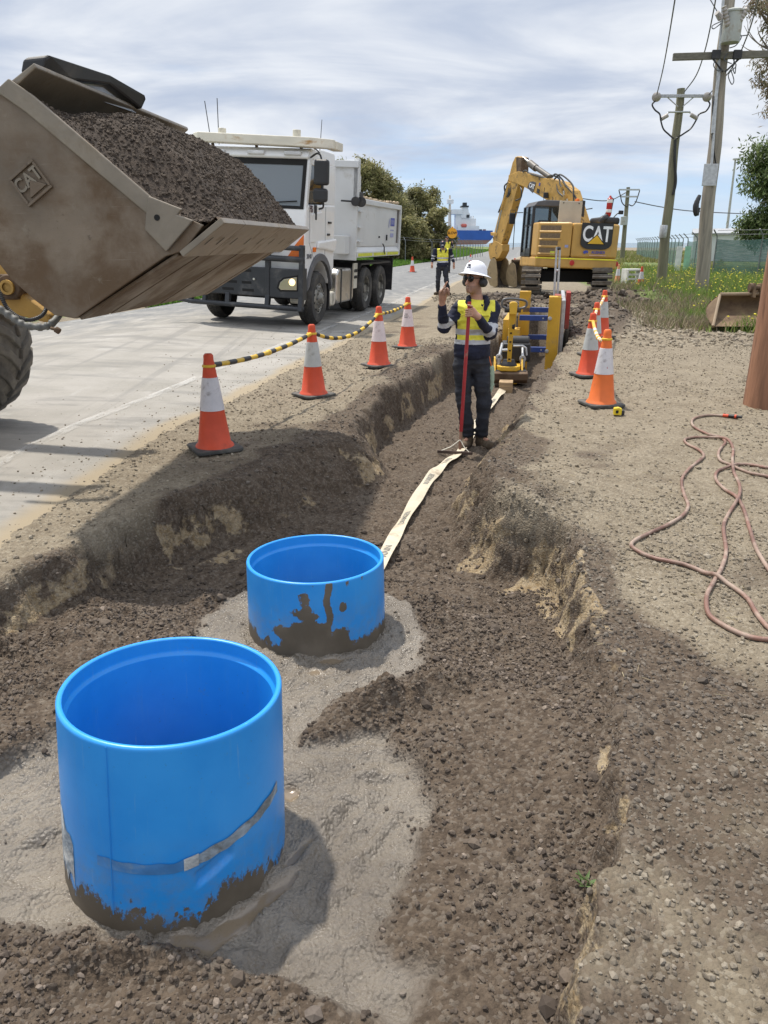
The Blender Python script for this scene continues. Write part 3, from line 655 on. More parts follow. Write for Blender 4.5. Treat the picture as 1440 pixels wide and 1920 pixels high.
for t0, t1 in ((-.03, .42), (.428, 1.46), (1.468, 2.53)): plate('cutting_edge', ((-.05, 1.785), (.21, 1.60)), t0, t1, .035, m_blade2, 2 if t0 < 0 else 3)
for t0, t1 in ((.02, .40), (.44, 1.28), (1.32, 2.34), (2.38, 2.48)): plate('wear_plate', ((.24, 1.595), (.89, 1.222)), t0, t1, .02, m_blade)
# embossed maker's plate: frame, letters and triangle standing proud
def text_mesh(txt, size, depth, font_w=1.0):
    cu = bpy.data.curves.new('t', 'FONT'); cu.body = txt; cu.size = size; cu.extrude = depth / 2; cu.align_x = 'CENTER'; cu.align_y = 'CENTER'; cu.offset = 0.022 * size
    o = bpy.data.objects.new('t', cu); COL.objects.link(o); dg = bpy.context.evaluated_depsgraph_get()
    me = bpy.data.meshes.new_from_object(o.evaluated_get(dg)); bpy.data.objects.remove(o); bpy.data.curves.remove(cu)
    for v in me.vertices: v.co.x *= font_w
    return me
def lettering(name, txt, size, depth, M, m, parent, font_w=1.0):
    """flat letters in the local xy plane, placed by matrix M in the parent's space"""
    me = text_mesh(txt, size, depth, font_w); me.transform(M); me.materials.clear(); me.materials.append(m)
    me.name = name; o = bpy.data.objects.new(name, me); COL.objects.link(o); o.parent = parent; return o
em = [BK(*p, 0) for p in ((27, 344), (69, 307), (97, 344), (53, 381))]
emc = Vector((sum(p[0] for p in em) / 4, 0, sum(p[1] for p in em) / 4))
ex = (Vector((em[1][0] - em[0][0], 0, em[1][1] - em[0][1]))).normalized(); ez = Vector((ex.z, 0, -ex.x)); ez = ez if ez.z > 0 else -ez
eM = Matrix.Translation(emc + Vector((0, .020, 0))) @ Matrix(((ex.x, ez.x, 0, 0), (0, 0, 1, 0), (ex.z, ez.z, 0, 0), (0, 0, 0, 1)))
mb = MB(); mb.T = eM
for lo, hi in (((-.095, .075, -.01), (.095, .09, .012)), ((-.095, -.09, -.01), (.095, -.075, .012)), ((-.095, -.075, -.01), (-.082, .075, .012)), ((.082, -.075, -.01), (.095, .075, .012)), ((-.095, -.09, -.02), (.095, .09, -.004))): mb.box(lo, hi)
mb.add([(-.055, -.06, .008), (.075, -.06, .008), (.01, .02, .008), (-.055, -.06, -.01), (.075, -.06, -.01), (.01, .02, -.01)], [(0, 1, 2), (0, 3, 4, 1), (1, 4, 5, 2), (2, 5, 3, 0)])
emb = mb.build('maker_plate', m_blade, bk, .003)
lettering('raised_letters', 'CAT', .105, .012, eM @ Matrix.Translation((0, .02, .002)), m_blade2, emb, .9)
# black guard panel with mesh window above the spill edge
gd = thing('spill_guard'); gd.parent = loader
LI = loader.matrix_basis.inverted()
def gl(px, py, y): return LI @ D(px, py, y)
ga = [(81, 132, 5.0), (85, 107, 5.0), (93, 103, 5.02), (208, 141, 5.75), (272, 178, 6.2), (275, 186, 6.2), (266, 205, 6.2)]
mb = MB(); F0 = [gl(*p) for p in ga] + [gl(206, 158, 5.75)] + [gl(138, 150, 5.3)]
Bk = [p + Vector((.14, 0, -.01)) for p in F0]
n = len(F0); mb.add(F0 + Bk, [(0, 1, 2, 8), (2, 3, 7, 8), (3, 4, 5, 6, 7), (n, n + 8, n + 2, n + 1), (n + 2, n + 8, n + 7, n + 3), (n + 3, n + 7, n + 6, n + 5, n + 4)] + [(i, i + n, (i + 1) % n + n, (i + 1) % n) for i in range(n)])
mb.build('guard_frame', m_black, gd, .012)
m_mesh = mat('grey_mesh', (.34, .36, .39), .5, metal=.2, var=.1, vs=3)
mb = MB(); q = [gl(130, 146, 5.3), gl(206, 157, 5.75), gl(268, 206, 6.2), gl(212, 186, 5.75), gl(140, 160, 5.3)]
q = [p + Vector((.05, 0, -.02)) for p in q]; mb.add(q, [(0, 1, 3, 4), (1, 2, 3)]); mb.add([p + Vector((.02, 0, 0)) for p in q], [(4, 3, 1, 0), (3, 2, 1)]); mb.build('guard_mesh', m_mesh, gd)
# lift arms, linkage, hoses
def armset(t):
    a = [(-30, 470), (2, 487), (52, 553), (100, 590), (98, 606), (40, 590), (-10, 575), (-400, 560), (-420, 420)]
    P = [BK(px, py, .75) for px, py in a]
    mb = MB(); mb.prism(P, -t, -(t + .12), 'y'); o = mb.build('lift_arm', m_cat2, loader, .015)
    c = BK(30, 537, .75); mb = MB(); mb.cyl(L3(c[0], t - .05, c[1]), L3(c[0], t + .17, c[1]), .085, n=24); mb.cyl(L3(c[0] + .28, t - .04, c[1] + .0), L3(c[0] + .28, t + .16, c[1]), .085, n=20)
    mb.box((c[0] - .05, -(t + .16), c[1] - .085), (c[0] + .4, -(t - .035), c[1] + .085)); pb = mb.build('pin_boss', m_rust, o, .01)
    mb = MB(); mb.lathe([(.032, 0), (.05, 0), (.05, .02), (.032, .02)], L3(c[0], t - .052, c[1]), 20, (0, 1, 0)); mb.lathe([(0.0, .004), (.032, .004)], L3(c[0], t - .052, c[1]), 16, (0, 1, 0)); mb.build('pin_collar', m_cat2, pb)
armset(.70); armset(1.70)
def lp(px, py, t): u, w = BK(px, py, t); return L3(u, t, w)
mb = MB(); P = catmull([lp(-60, 560, .45), lp(-10, 575, .45), lp(20, 593, .45), lp(45, 609, .45), lp(80, 613, .46), lp(100, 604, .5), lp(114, 585, .6), lp(116, 575, .7)], 12)
rr = [.024 + .003 * (1 if (i // 3) % 2 else -1) * (i < 60) for i in range(len(P))]; mb.tube(P, rr, 12); mb.build('hose', mat('armoured_hose', (.15, .15, .14), .6, var=.2, vs=9), loader)
mb = MB(); P = catmull([lp(-10, 538, .5), lp(0, 550, .5), lp(12, 575, .5), lp(32, 593, .5), lp(55, 600, .5), lp(78, 592, .52), lp(88, 575, .58), lp(87, 566, .65)], 14)
rr = [.012 + .003 * (i % 2) for i in range(len(P))]; mb.tube(P, rr, 10); mb.build('hose', m_hose, loader)
mb = MB(); mb.cyl(lp(95, 615, .46), lp(108, 619, .46), .012, n=10); mb.cyl(lp(104, 617, .46), lp(112, 622, .46), .022, n=10); mb.build('hose_fitting', m_rust, loader, .004)
# front axle, wheels with chevron lugs
def big_wheel(cx_, cy_, cz_, parent, rad=.72, wid=.52):
    wq = thing('wheel', (cx_, cy_, cz_)); wq.parent = parent
    mb = MB(); mb.lathe([(rad * .55, -wid / 2), (rad * .80, -wid / 2), (rad * .92, -wid * .46), (rad * .95, -wid * .3), (rad * .95, wid * .3), (rad * .92, wid * .46), (rad * .80, wid / 2), (rad * .55, wid / 2)], n=56, axis=(0, 1, 0))
    for k in range(22):
        for sgn in (-1, 1):
            a0 = 2 * math.pi * (k + (.5 if sgn > 0 else 0)) / 22
            prev = None; L = []
            for j in range(4):
                yy = sgn * wid * (.02 + .16 * j); a = a0 + .09 * j; rr_ = rad - (.0 if j < 3 else .05)
                ra = rad * .94
                L.append((yy, a, rr_))
            vs = []
            for yy, a, ro in L:
                for da, rad_ in ((-.075, rad * .9), (-.06, ro), (.06, ro), (.075, rad * .9)): vs.append((rad_ * math.sin(a + da), yy, rad_ * math.cos(a + da)))
            fs = []
            for j in range(3):
                for i in range(3): fs.append((j * 4 + i, j * 4 + i + 1, (j + 1) * 4 + i + 1, (j + 1) * 4 + i) if sgn < 0 else (j * 4 + i, (j + 1) * 4 + i, (j + 1) * 4 + i + 1, j * 4 + i + 1))
            fs += [(0, 3, 2, 1) if sgn < 0 else (0, 1, 2, 3), (12, 13, 14, 15) if sgn < 0 else (12, 15, 14, 13)]
            mb.add(vs, fs)
    mb.build('tyre', m_muddytyre, wq, .008)
    mb = MB(); mb.lathe([(0, -.1), (.2, -.1), (.22, -.2), (rad * .55, -.22), (rad * .57, -.26), (rad * .57, .26), (rad * .55, .22), (.22, .2), (.2, .1), (0, .1)], n=40, axis=(0, 1, 0)); mb.build('rim', m_cat2, wq)
    return wq
wc = LI @ Vector((-3.95, 7.05, .80))
big_wheel(wc.x, wc.y, .80, loader); big_wheel(wc.x, wc.y + 2.0, .76, loader)
mb = MB(); mb.cyl((wc.x, wc.y, .78), (wc.x, wc.y + 2.0, .78), .16, n=18); mb.box((wc.x - .5, wc.y + .62, .75), (wc.x + 1.3, wc.y + 1.38, 1.5)); mb.build('front_chassis', m_cat2, loader, .03)

# soil heaped in the bucket
tt_ = np.linspace(.005, WB - .005, 220); s_ = np.linspace(-.02, 1.0, 150)
TT, SS = np.meshgrid(tt_, s_)
uu = -.015 + .975 * SS
lipw = 1.775
backw = 2.34 + .17 * (TT / WB)
ww = lipw + (backw - lipw) * np.clip(SS, 0, 1) ** .95
env = np.clip(np.minimum(TT, WB - TT) / .40, 0, 1) ** .55
ww += (.02 + .10 * env) * np.sin(math.pi * np.clip(SS, 0, 1) ** .8) + .07 * env * np.exp(-((TT - 1.0) / .5) ** 2 - ((SS - .7) / .3) ** 2)
ww += .05 * np.sin(math.pi * np.clip(SS, 0, 1) ** .9)
el_ = np.interp(uu, [-.05, .10, .2, .32, .985], [1.765, 1.762, 1.795, 1.85, 2.41])
bl = sst(np.minimum(TT, WB - TT), 0.0, .42)
ww = el_ + (np.maximum(ww, el_ - .05) - el_) * bl
ww += (.035 * fbm(TT * 5, SS * 5, 4, 201) + .013 * np.abs(fbm(TT * 16, SS * 16, 3, 202)) + .007 * fbm(TT * 45, SS * 45, 2, 203)) * np.clip(SS * 9, .15, 1) * (.25 + .75 * bl)
ww = np.where(SS < .1, np.maximum(ww, lipw - .02), ww)
V = np.stack([BO[0] + UX * uu + TX * TT, BO[1] + UY * uu + TY * TT, ww], -1).reshape(-1, 3)
n1_, n2_ = TT.shape; ii = (np.arange(n1_ - 1)[:, None] * n2_ + np.arange(n2_ - 1)[None, :]).ravel()
m_heap, nt, b = newmat('dark_crumbly_soil')
oc = node(nt, 'ShaderNodeNewGeometry').outputs['Position']
nB = noi(nt, oc, 18, 7, .7); nC = noi(nt, oc, 90, 5, .7)
col = mixc(nt, ss(nt, nB, .3, .7), (.036, .026, .019), (.088, .064, .046)); col = mixc(nt, mth(nt, 'MULTIPLY', ss(nt, nC, .58, .72), .3), col, (.14, .11, .085))
nt.links.new(col, b.inputs['Base Color']); b.inputs['Roughness'].default_value = .95
bump(nt, b, mth(nt, 'ADD', nB, nC), .8, .02)
heap = npmesh('soil_heap', V, np.stack([ii, ii + n2_, ii + n2_ + 1, ii + 1], 1), m_heap, True)
tag(heap, 'dark crumbly soil heaped high in the steel loader bucket', 'soil')
# ------------------------------------------------------------------ white tipper truck
TAZ = 14.5; TO = (-1.334, 16.139)
tz = float(road_z(np.array(TO[0]), np.array(TO[1])))
truck = thing('tipper_truck', (TO[0], TO[1], tz), 0, 'white tipper truck with dark grey bullbar parked on the road behind the loader bucket', 'truck', rot=(R(2.9), 0, R(90 - TAZ)))
m_bull = mat('bullbar_grey', (.024, .027, .032), .42, var=.1, vs=3, dirt=(.15, .145, .135), ds=3, dt=(.5, .85))
m_tip = mat('tipper_paint', (.60, .61, .61), .42, var=.05, vs=1.2, dirt=(.40, .37, .31), ds=2.4, dt=(.58, .82), coat=.1)
m_oldwhite = mat('rust_streaked_white', (.70, .66, .56), .6, var=.1, vs=4, dirt=(.42, .25, .10), ds=4, dt=(.56, .72), stretch=(1, .3, 1))
m_chrome = mat('polished_alloy', (.62, .60, .56), .28, metal=.9, var=.1, vs=4, dirt=(.4, .37, .33), ds=4, dt=(.5, .75))
m_cream = mat('cream_metal', (.58, .55, .46), .45, var=.1, dirt=(.35, .32, .27), ds=4, dt=(.5, .75))
m_inside = mat('cab_lining', (.55, .56, .57), .8, var=.1)
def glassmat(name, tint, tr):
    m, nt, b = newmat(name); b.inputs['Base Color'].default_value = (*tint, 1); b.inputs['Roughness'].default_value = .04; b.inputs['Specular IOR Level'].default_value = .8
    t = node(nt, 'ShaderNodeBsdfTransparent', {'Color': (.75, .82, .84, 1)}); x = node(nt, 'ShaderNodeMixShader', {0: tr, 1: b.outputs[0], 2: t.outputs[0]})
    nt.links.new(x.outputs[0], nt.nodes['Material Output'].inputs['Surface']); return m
m_glass = glassmat('reflection_toned_glass', (.30, .33, .355), .42)  # pale base colour stands in for reflected sky and dust on the windscreen
m_dglass = glassmat('dark_glass', (.008, .009, .010), .12)
m_vis = mat('white_paint_plain', (.80, .80, .80), .35, var=.02, coat=.3)
V0, V1 = .06, 2.36                                  # cab sides
# lower cab: front panel, doors, floor — solid below the windows, with the wheel arch cut out
arch = [(.12 + .70 * math.cos(R(a)), .56 + .70 * math.sin(R(a))) for a in range(172, 5, -14)]
low = [(-.70, .78), (-.58, .78)] + [p for p in arch if p[1] > .74] + [(.98, .98), (1.06, 1.02), (1.06, 2.34), (-.56, 2.28), (-.67, 2.20), (-.74, 1.70), (-.74, 1.0)]
mb = MB(); mb.prism(low, V0, V1, 'y'); cab = mb.build('cab', m_white, truck, .035, 3)
mb = MB(); mb.prism([(-.50, 3.06), (-.55, 3.10), (-.50, 3.19), (-.34, 3.26), (.3, 3.31), (1.0, 3.31), (1.06, 3.24), (1.06, 3.04)], V0 + .02, V1 - .02, 'y'); mb.build('roof', m_vis, cab, .04, 3)
def pillar(poly, v0, v1, nm='pillar', m=None): mb_ = MB(); mb_.prism(poly, v0, v1, 'y'); return mb_.build(nm, m or m_white, cab, .012)
for va, vb in ((V0 + .01, V0 + .09), (V1 - .09, V1 - .01)):
    pillar([(-.66, 2.2), (-.56, 2.2), (-.36, 3.08), (-.48, 3.10)], va, vb)
    pillar([(.40, 2.32), (1.06, 2.33), (1.06, 3.06), (.36, 3.06)], va, vb)
    pillar([(-.42, 2.98), (.40, 2.98), (.40, 3.07), (-.40, 3.07)], va, vb)
mb = MB(); mb.box((.98, V0 + .09, 2.3), (1.05, V1 - .09, 3.05)); mb.build('rear_wall', m_inside, cab)
# windscreen with dark surround, side windows
mb = MB(); A = lambda v: [(-.665, v, 2.215), (-.485, v, 3.07)]
def sheet(mb_, P, th): 
    n_ = (Vector(P[1]) - Vector(P[0])).cross(Vector(P[2]) - Vector(P[0])).normalized() * th; k = len(P)
    mb_.add([Vector(p) for p in P] + [Vector(p) + n_ for p in P], [tuple(range(k)), tuple(range(2 * k - 1, k - 1, -1))] + [(i, i + k, (i + 1) % k + k, (i + 1) % k) for i in range(k)])
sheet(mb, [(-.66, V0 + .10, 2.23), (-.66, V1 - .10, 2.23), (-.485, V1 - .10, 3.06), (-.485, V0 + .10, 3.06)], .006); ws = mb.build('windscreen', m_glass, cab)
mb = MB()
for P in ([(-.672, V0 + .06, 2.19), (-.672, V1 - .06, 2.19), (-.66, V1 - .06, 2.245), (-.66, V0 + .06, 2.245)], [(-.51, V0 + .06, 2.96), (-.51, V1 - .06, 2.96), (-.488, V1 - .06, 3.075), (-.488, V0 + .06, 3.075)], [(-.672, V0 + .06, 2.19), (-.672, V0 + .13, 2.19), (-.49, V0 + .13, 3.07), (-.49, V0 + .06, 3.07)], [(-.672, V1 - .13, 2.19), (-.672, V1 - .06, 2.19), (-.49, V1 - .06, 3.07), (-.49, V1 - .13, 3.07)]): sheet(mb, P, -.008)
mb.build('windscreen_seal', m_dark, ws)
mb = MB(); mb.tube([(-.69, 1.0, 2.25), (-.685, .6, 2.30), (-.675, .25, 2.33)], .012, 6); mb.build('wiper', m_dark, ws)
mb = MB(); sheet(mb, [(-.55, V0 + .03, 2.31), (.38, V0 + .03, 2.33), (.36, V0 + .03, 2.99), (-.40, V0 + .03, 2.99)], -.006); mb.build('side_window', m_dglass, cab)
mb = MB(); sheet(mb, [(-.55, V1 - .03, 2.31), (.38, V1 - .03, 2.33), (.36, V1 - .03, 2.99), (-.40, V1 - .03, 2.99)], .006); mb.build('side_window', m_dglass, cab)
# interior
mb = MB(); mb.box((-.5, V0 + .12, 2.1), (-.2, V1 - .12, 2.36)); mb.build('dashboard', m_black, cab, .05)
for vs_ in (.35, 1.55):
    mb = MB(); mb.box((.35, vs_, 2.2), (.5, vs_ + .5, 2.85)); mb.box((.4, vs_ + .12, 2.85), (.48, vs_ + .38, 3.0)); mb.build('seat', m_inside, cab, .05)
mb = MB(); c_ = Vector((-.12, .62, 2.52)); mb.tube([c_ + Vector((.10 * math.sin(a), .20 * math.cos(a), .18 * math.sin(a))) for a in np.linspace(0, 2 * math.pi, 24)], .014, 8, False); mb.build('steering_wheel', m_black, cab)
# door: outline groove, crease panel, handles
mb = MB(); P = [(-.50, 2.28), (-.50, 1.60), (-.25, 1.32), (.45, 1.30), (.45, 2.28)]
for (a, b_) in zip(P[:-1], P[1:]): mb.cyl((a[0], V0, a[1]), (b_[0], V0, b_[1]), .007, n=6)
dr = mb.build('door_seam', mat('door_shadow_gap', (.30, .30, .30), .8), cab)
mb = MB(); mb.prism([(-.46, 2.12), (.18, 2.18), (.12, 1.80), (-.10, 1.62), (-.42, 1.60)], V0 - .022, V0 + .01, 'y'); mb.build('door_panel', m_white, cab, .02)
mb = MB(); mb.box((.60, V0 - .03, 1.97), (.78, V0, 2.01)); mb.build('door_handle', m_black, cab, .008)
mb = MB(); mb.box((.56, V0 - .02, 1.74), (.72, V0 + .0, 1.78)); mb.build('lock', m_black, cab, .004)
mb = MB(); mb.prism([(-.06, 1.62), (1.08, 1.68), (1.10, 1.58), (.98, 1.42), (.3, 1.48), (-.1, 1.5)], V0 - .05, V0 + .01, 'y'); mb.build('mudguard_shoulder', m_white, cab, .03)
mb = MB(); mb.box((-.30, V0 - .022, 1.43), (-.13, V0 - .002, 1.52)); mb.build('side_repeater', m_orange, cab, .01)
ML = Matrix.Translation((-.16, V0 - .006, 2.17)) @ Matrix(((1, 0, 0, 0), (0, 0, -1, 0), (0, 1, 0, 0), (0, 0, 0, 1)))
m_letter = mat('dark_lettering', (.09, .04, .05), .5); m_letter2 = mat('grey_lettering', (.14, .14, .15), .5)
lettering('door_letters', 'FS', .17, .006, Matrix.Translation((-.265, 0, .035)) @ ML, m_letter, cab, 1.1)
lettering('model_number', '2848', .115, .006, Matrix.Translation((-.335, 0, -.82)) @ ML, m_letter2, cab, 1.2)
# arch trim and skirt
mb = MB(); ao = [(.12 + .80 * math.cos(R(a)), .56 + .84 * math.sin(R(a))) for a in range(170, 8, -9)]; ai = [(.12 + .70 * math.cos(R(a)), .56 + .70 * math.sin(R(a))) for a in range(8, 170, 9)]
mb.prism(ao + ai, V0 - .045, V0 + .03, 'y'); mb.build('wheel_arch', mat('grey_plastic', (.11, .11, .115), .6), cab, .012)
mb = MB(); mb.prism([(-.72, .50), (-.66, .46), (-.56, .60), (-.56, .80), (-.72, .80)], V0 + .01, .36, 'y'); mb.build('step', m_cream, cab, .015)
mb = MB(); mb.box((.86, V0 + .02, .25), (.92, .5, 1.15)); mb.build('mudflap', m_black, cab, .01)
# front: white panel line, grille, indicators, headlights
mb = MB(); mb.box((-.765, .55, 1.42), (-.735, 1.9, 1.66)); mb.build('grille', m_black, cab, .01)
for v0, v1, vt in ((V0 + .02, .42, .14), (V1 - .02, V1 - .38, V1 - .1)):
    mb = MB(); mb.prism([(v0, 1.30), (v1, 1.30), (vt + (.1 if v0 < 1 else -.1), 1.56), (v0, 1.74)], -.775, -.73, 'x'); mb.build('indicator', m_orange, cab, .008)
m_lens, nt, b = newmat('headlight_lens'); b.inputs['Base Color'].default_value = (.42, .38, .30, 1); b.inputs['Roughness'].default_value = .12; b.inputs['Metallic'].default_value = .6
m_bulb, nt, b = newmat('lit_headlight'); b.inputs['Emission Color'].default_value = (1, .72, .32, 1); b.inputs['Emission Strength'].default_value = 1.6; b.inputs['Base Color'].default_value = (.9, .7, .4, 1)
# bullbar: one part with bars, plate and uprights
bu = -.98
mb = MB(); mb.box((bu, .02, .58), (bu + .12, 2.40, 1.12)); bar = mb.build('bullbar', m_bull, truck, .02)
mb = MB()
for zz_, r_ in ((.40, .048), (1.30, .055), (1.50, .045)): mb.tube([(bu + .05, .0, zz_), (bu - .03, .12, zz_), (bu - .03, 2.30, zz_), (bu + .05, 2.44 if zz_ > .5 else 2.95, zz_ + (.02 if zz_ > .5 else .06))], r_, 12)
mb.build('cross_bar', m_bull, bar)
for vv in (.04, .72, 1.55, 2.34):
    mb = MB(); mb.prism([(bu - .075, .36), (bu + .03, .36), (bu + .10, .60), (bu + .10, 1.56), (bu - .02, 1.56), (bu - .02, .62)], vv - .045, vv + .045, 'y') if vv in (.04, .72, 2.34) else mb.prism([(bu - .075, .36), (bu + .03, .36), (bu + .10, .60), (bu - .02, .62)], vv - .045, vv + .045, 'y')
    mb.build('upright', m_bull, bar, .012)
mb = MB(); mb.prism([(bu - .075, .36), (bu + .03, .36), (bu + .10, .60), (bu - .02, .62)], 2.0, 2.08, 'y'); mb.build('upright', m_bull, bar, .012)
mb = MB(); mb.box((bu + .1, .02, .55), (-.70, .10, 1.14)); mb.box((bu + .1, 2.32, .55), (-.70, 2.40, 1.14)); build_each(mb, 'side_wing', m_bull, bar, .012)
mb = MB()
for v, z, w_ in ((1.05, .80, .20), (1.35, .80, .20), (1.05, 1.02, .2), (1.35, 1.02, .2), (1.0, .66, .24), (1.42, .66, .24)): mb.box((bu - .004, v, z), (bu + .0, v + w_, z + .05))
build_each(mb, 'vent_slot', m_dark, bar)
mb = MB(); mb.cyl((bu - .05, .98, .90), (bu, .98, .90), .022, n=12); mb.build('badge', m_chrome, bar)
for s in (0, 1):
    f = (lambda v: v) if s == 0 else (lambda v: 2.42 - v)
    hp = [(f(.10), .72), (f(.46), .70), (f(.53), .76), (f(.49), .88), (f(.40), .96), (f(.10), 1.02)]
    mb = MB(); mb.prism(hp, bu - .006, bu + .001, 'x'); fr = mb.build('headlight', m_dark, truck, .004)
    q = [(f(.115), .745), (f(.44), .73), (f(.485), .77), (f(.45), .87), (f(.38), .93), (f(.115), .985)]
    mb = MB(); mb.prism(q, bu - .022, bu - .004, 'x'); mb.build('lens', m_lens, fr, .015)
    if s == 0: mb = MB(); mb.lathe([(0, .028), (.04, .024), (.06, .012), (.065, 0)], (bu - .024, f(.21), .885), 20, (-1, 0, 0)); mb.build('bulb', m_bulb, fr)
# roof board with beacons, marker recesses, aerials
mb = MB(); mb.T = Matrix.Translation((0, 0, .045)) @ Matrix.Rotation(R(1.2), 4, 'X'); mb.prism([(-.62, 2.35), (-.40, 2.55), (-.28, 2.55), (-.28, -.28), (-.40, -.28), (-.62, .12)], 3.22, 3.38, 'z'); mb.T = None; rb = mb.build('roof_board', m_oldwhite, truck, .012)
mb = MB(); mb.box((-.30, -.38, 3.26), (.10, -.18, 3.40)); mb.build('board_end', m_oldwhite, rb, .01)
for v in (.35, 1.85): mb = MB(); mb.cyl((-.45, v, 3.40), (-.45, v, 3.56), .075, n=18); mb.build('beacon', m_cream, rb, .008)
for v in (.3, 1.2, 2.1): mb = MB(); mb.cyl((-.3, v, 3.20), (-.35, v, 3.30), .03, n=8); mb.build('bracket', m_rust, rb)
for v in (.22, .95, 1.75): mb = MB(); mb.box((-.585, v, 3.12), (-.50, v + .34, 3.19)); mb.build('marker_lamp', mat('marker_recess', (.62, .62, .62), .3), cab, .02)
mb = MB()
mb.tube([(-.2, -.02, 3.25), (-.35, -.10, 3.75)], [.008, .005], 6); mb.tube([(-.2, -.02, 3.2), (-.2, .05, 3.26), (-.2, .1, 3.28)], .012, 6); mb.build('aerial', m_black, cab)
mb = MB(); mb.tube([(-.2, 2.20, 3.3), (-.2, 2.32, 4.05)], .008, 6); mb.build('aerial', m_black, cab)
mb = MB(); mb.tube([(-.2, 2.04, 3.3), (-.2, 2.06, 4.10)], .008, 6); mb.build('aerial', m_black, cab)
# mirrors on a bracket
mb = MB(); mb.tube(catmull([(-.48, V0, 3.10), (-.60, -.12, 3.16), (-.62, -.20, 3.05), (-.62, -.22, 2.60), (-.52, -.22, 2.27), (-.20, -.03, 2.22)], 6), .018, 8); mi = mb.build('mirror_arm', m_black, cab)
mb = MB(); mb.box((-.72, -.36, 2.62), (-.58, -.08, 3.06)); mb.build('mirror', m_black, mi, .05, 3)
mb = MB(); mb.box((-.70, -.34, 2.33), (-.58, -.06, 2.57)); mb.build('mirror', m_black, mi, .05, 3)
mb = MB(); mb.box((-.24, V0 - .03, 2.02), (-.14, V0 + .01, 2.29)); mb.build('mirror_base', m_black, mi, .01)
# chassis, tank, air tanks, wheels
mb = MB(); mb.box((-.5, .75, .62), (6.5, .95, .92)); mb.box((-.5, 1.45, .62), (6.5, 1.65, .92)); mb.box((-.6, .3, .55), (.9, 2.1, 1.0)); mb.cyl((.1, .3, .55), (.1, 2.1, .55), .09); mb.cyl((3.7, .3, .55), (3.7, 2.1, .55), .12); mb.cyl((5.1, .3, .55), (5.1, 2.1, .55), .12); mb.box((2.6, .7, .5), (6.3, 1.7, 1.1)); mb.build('chassis', m_dark, truck, .01)
mb = MB(); mb.prism([(1.35, .40), (1.35, .98), (1.45, 1.05), (2.55, 1.05), (2.60, .98), (2.60, .40), (2.5, .33), (1.45, .33)], .06, .62, 'y'); tk = mb.build('fuel_tank', m_chrome, truck, .05, 3)
mb = MB()
for u in (1.62, 2.40): mb.box((u - .03, .045, .32), (u + .03, .63, 1.06))
build_each(mb, 'tank_strap', m_black, tk, .01)
for u in (1.12, 1.26): mb = MB(); mb.cyl((u, .10, .45), (u, .5, .45), .15, n=22); mb.build('air_tank', m_cream, truck, .03)
mb = MB(); mb.box((2.72, .10, .58), (3.02, .14, 1.15)); gp = mb.build('gantry_plate', m_cream, truck, .01)
mb = MB()
for i in range(2):
    for k in range(3): mb.cyl((2.78 + .09 * k, .085, .98 - .14 * i), (2.78 + .09 * k, .10, .98 - .14 * i), .035, n=12)
mb.build('coupling', m_black, gp)
m_hub = mat('dusty_alloy_hub', (.26, .25, .22), .5, metal=.4, var=.2, vs=8, dirt=(.10, .095, .085), ds=7, dt=(.45, .65))
def wheel(u, v, w, dual, parent, r=.52, wd=.30, sgn=-1):
    q = thing('wheel', (u, v, w)); q.parent = parent
    W_ = wd if not dual else .58
    prof = [(r * .58, 0), (r * .90, -.012), (r * .97, .03), (r, .07), (r, wd - .06), (r * .96, wd - .02), (r * .9, wd)]
    mb = MB(); P = prof if not dual else prof + [(r * .7, wd), (r * .7, wd + .04), (r * .9, wd + .04), (r, wd + .09), (r, W_)]
    mb.lathe([(a, b_ if sgn < 0 else -b_) for a, b_ in P] if sgn < 0 else [(a, -b_) for a, b_ in P][::-1], n=48, axis=(0, 1, 0))
    if not dual or True:
        for k in range(44):
            a = 2 * math.pi * k / 44
            for j in range(2):
                y0, y1 = (.07, .14) if j == 0 else (.16, .23)
                if sgn > 0: y0, y1 = -y1, -y0
                M_ = Matrix.Rotation(a + .07 * j, 4, 'Y')
                mb.T = M_; mb.box((-.024, y0, r - .004), (.024, y1, r + .012)); mb.T = None
    mb.build('tyre', m_rubber, q)
    mb = MB()
    if not dual: pr = [(0, -.09), (.07, -.09), (.11, -.05), (.13, -.01), (.20, .0), (.22, -.015), (.27, .02), (.305, .012), (.305, .05)]
    else: pr = [(0, .04), (.10, .04), (.12, .14), (.20, .15), (.27, .12), (.28, .03), (.305, .01), (.305, .05)]
    mb.lathe([(a, b_) for a, b_ in pr] if sgn < 0 else [(a, -b_) for a, b_ in pr][::-1], n=40, axis=(0, 1, 0)); rim = mb.build('rim', m_hub, q)
    mb = MB()
    for k in range(10):
        a = 2 * math.pi * k / 10; y = -.012 if not dual else .13
        if sgn > 0: y = -y
        mb.cyl((.165 * math.cos(a), y + (.0 if sgn < 0 else 0), .165 * math.sin(a)), (.165 * math.cos(a), y - .035 * (1 if sgn < 0 else -1), .165 * math.sin(a)), .018, n=8)
    mb.build('wheel_nut', m_steel, rim)
    mb = MB()
    for k in range(10):
        a = 2 * math.pi * (k + .5) / 10; y = .008 if not dual else .115
        if sgn > 0: y = -y
        mb.cyl((.25 * math.cos(a), y, .25 * math.sin(a)), (.25 * math.cos(a), y - .006 * (1 if sgn < 0 else -1), .25 * math.sin(a)), .024, n=10)
    mb.build('hand_hole', m_dark, rim)
for u, dual in ((.12, False), (3.68, True), (5.08, True)):
    wheel(u, .05, .53, dual, truck, sgn=-1); wheel(u, 2.36, .53, dual, truck, sgn=1)
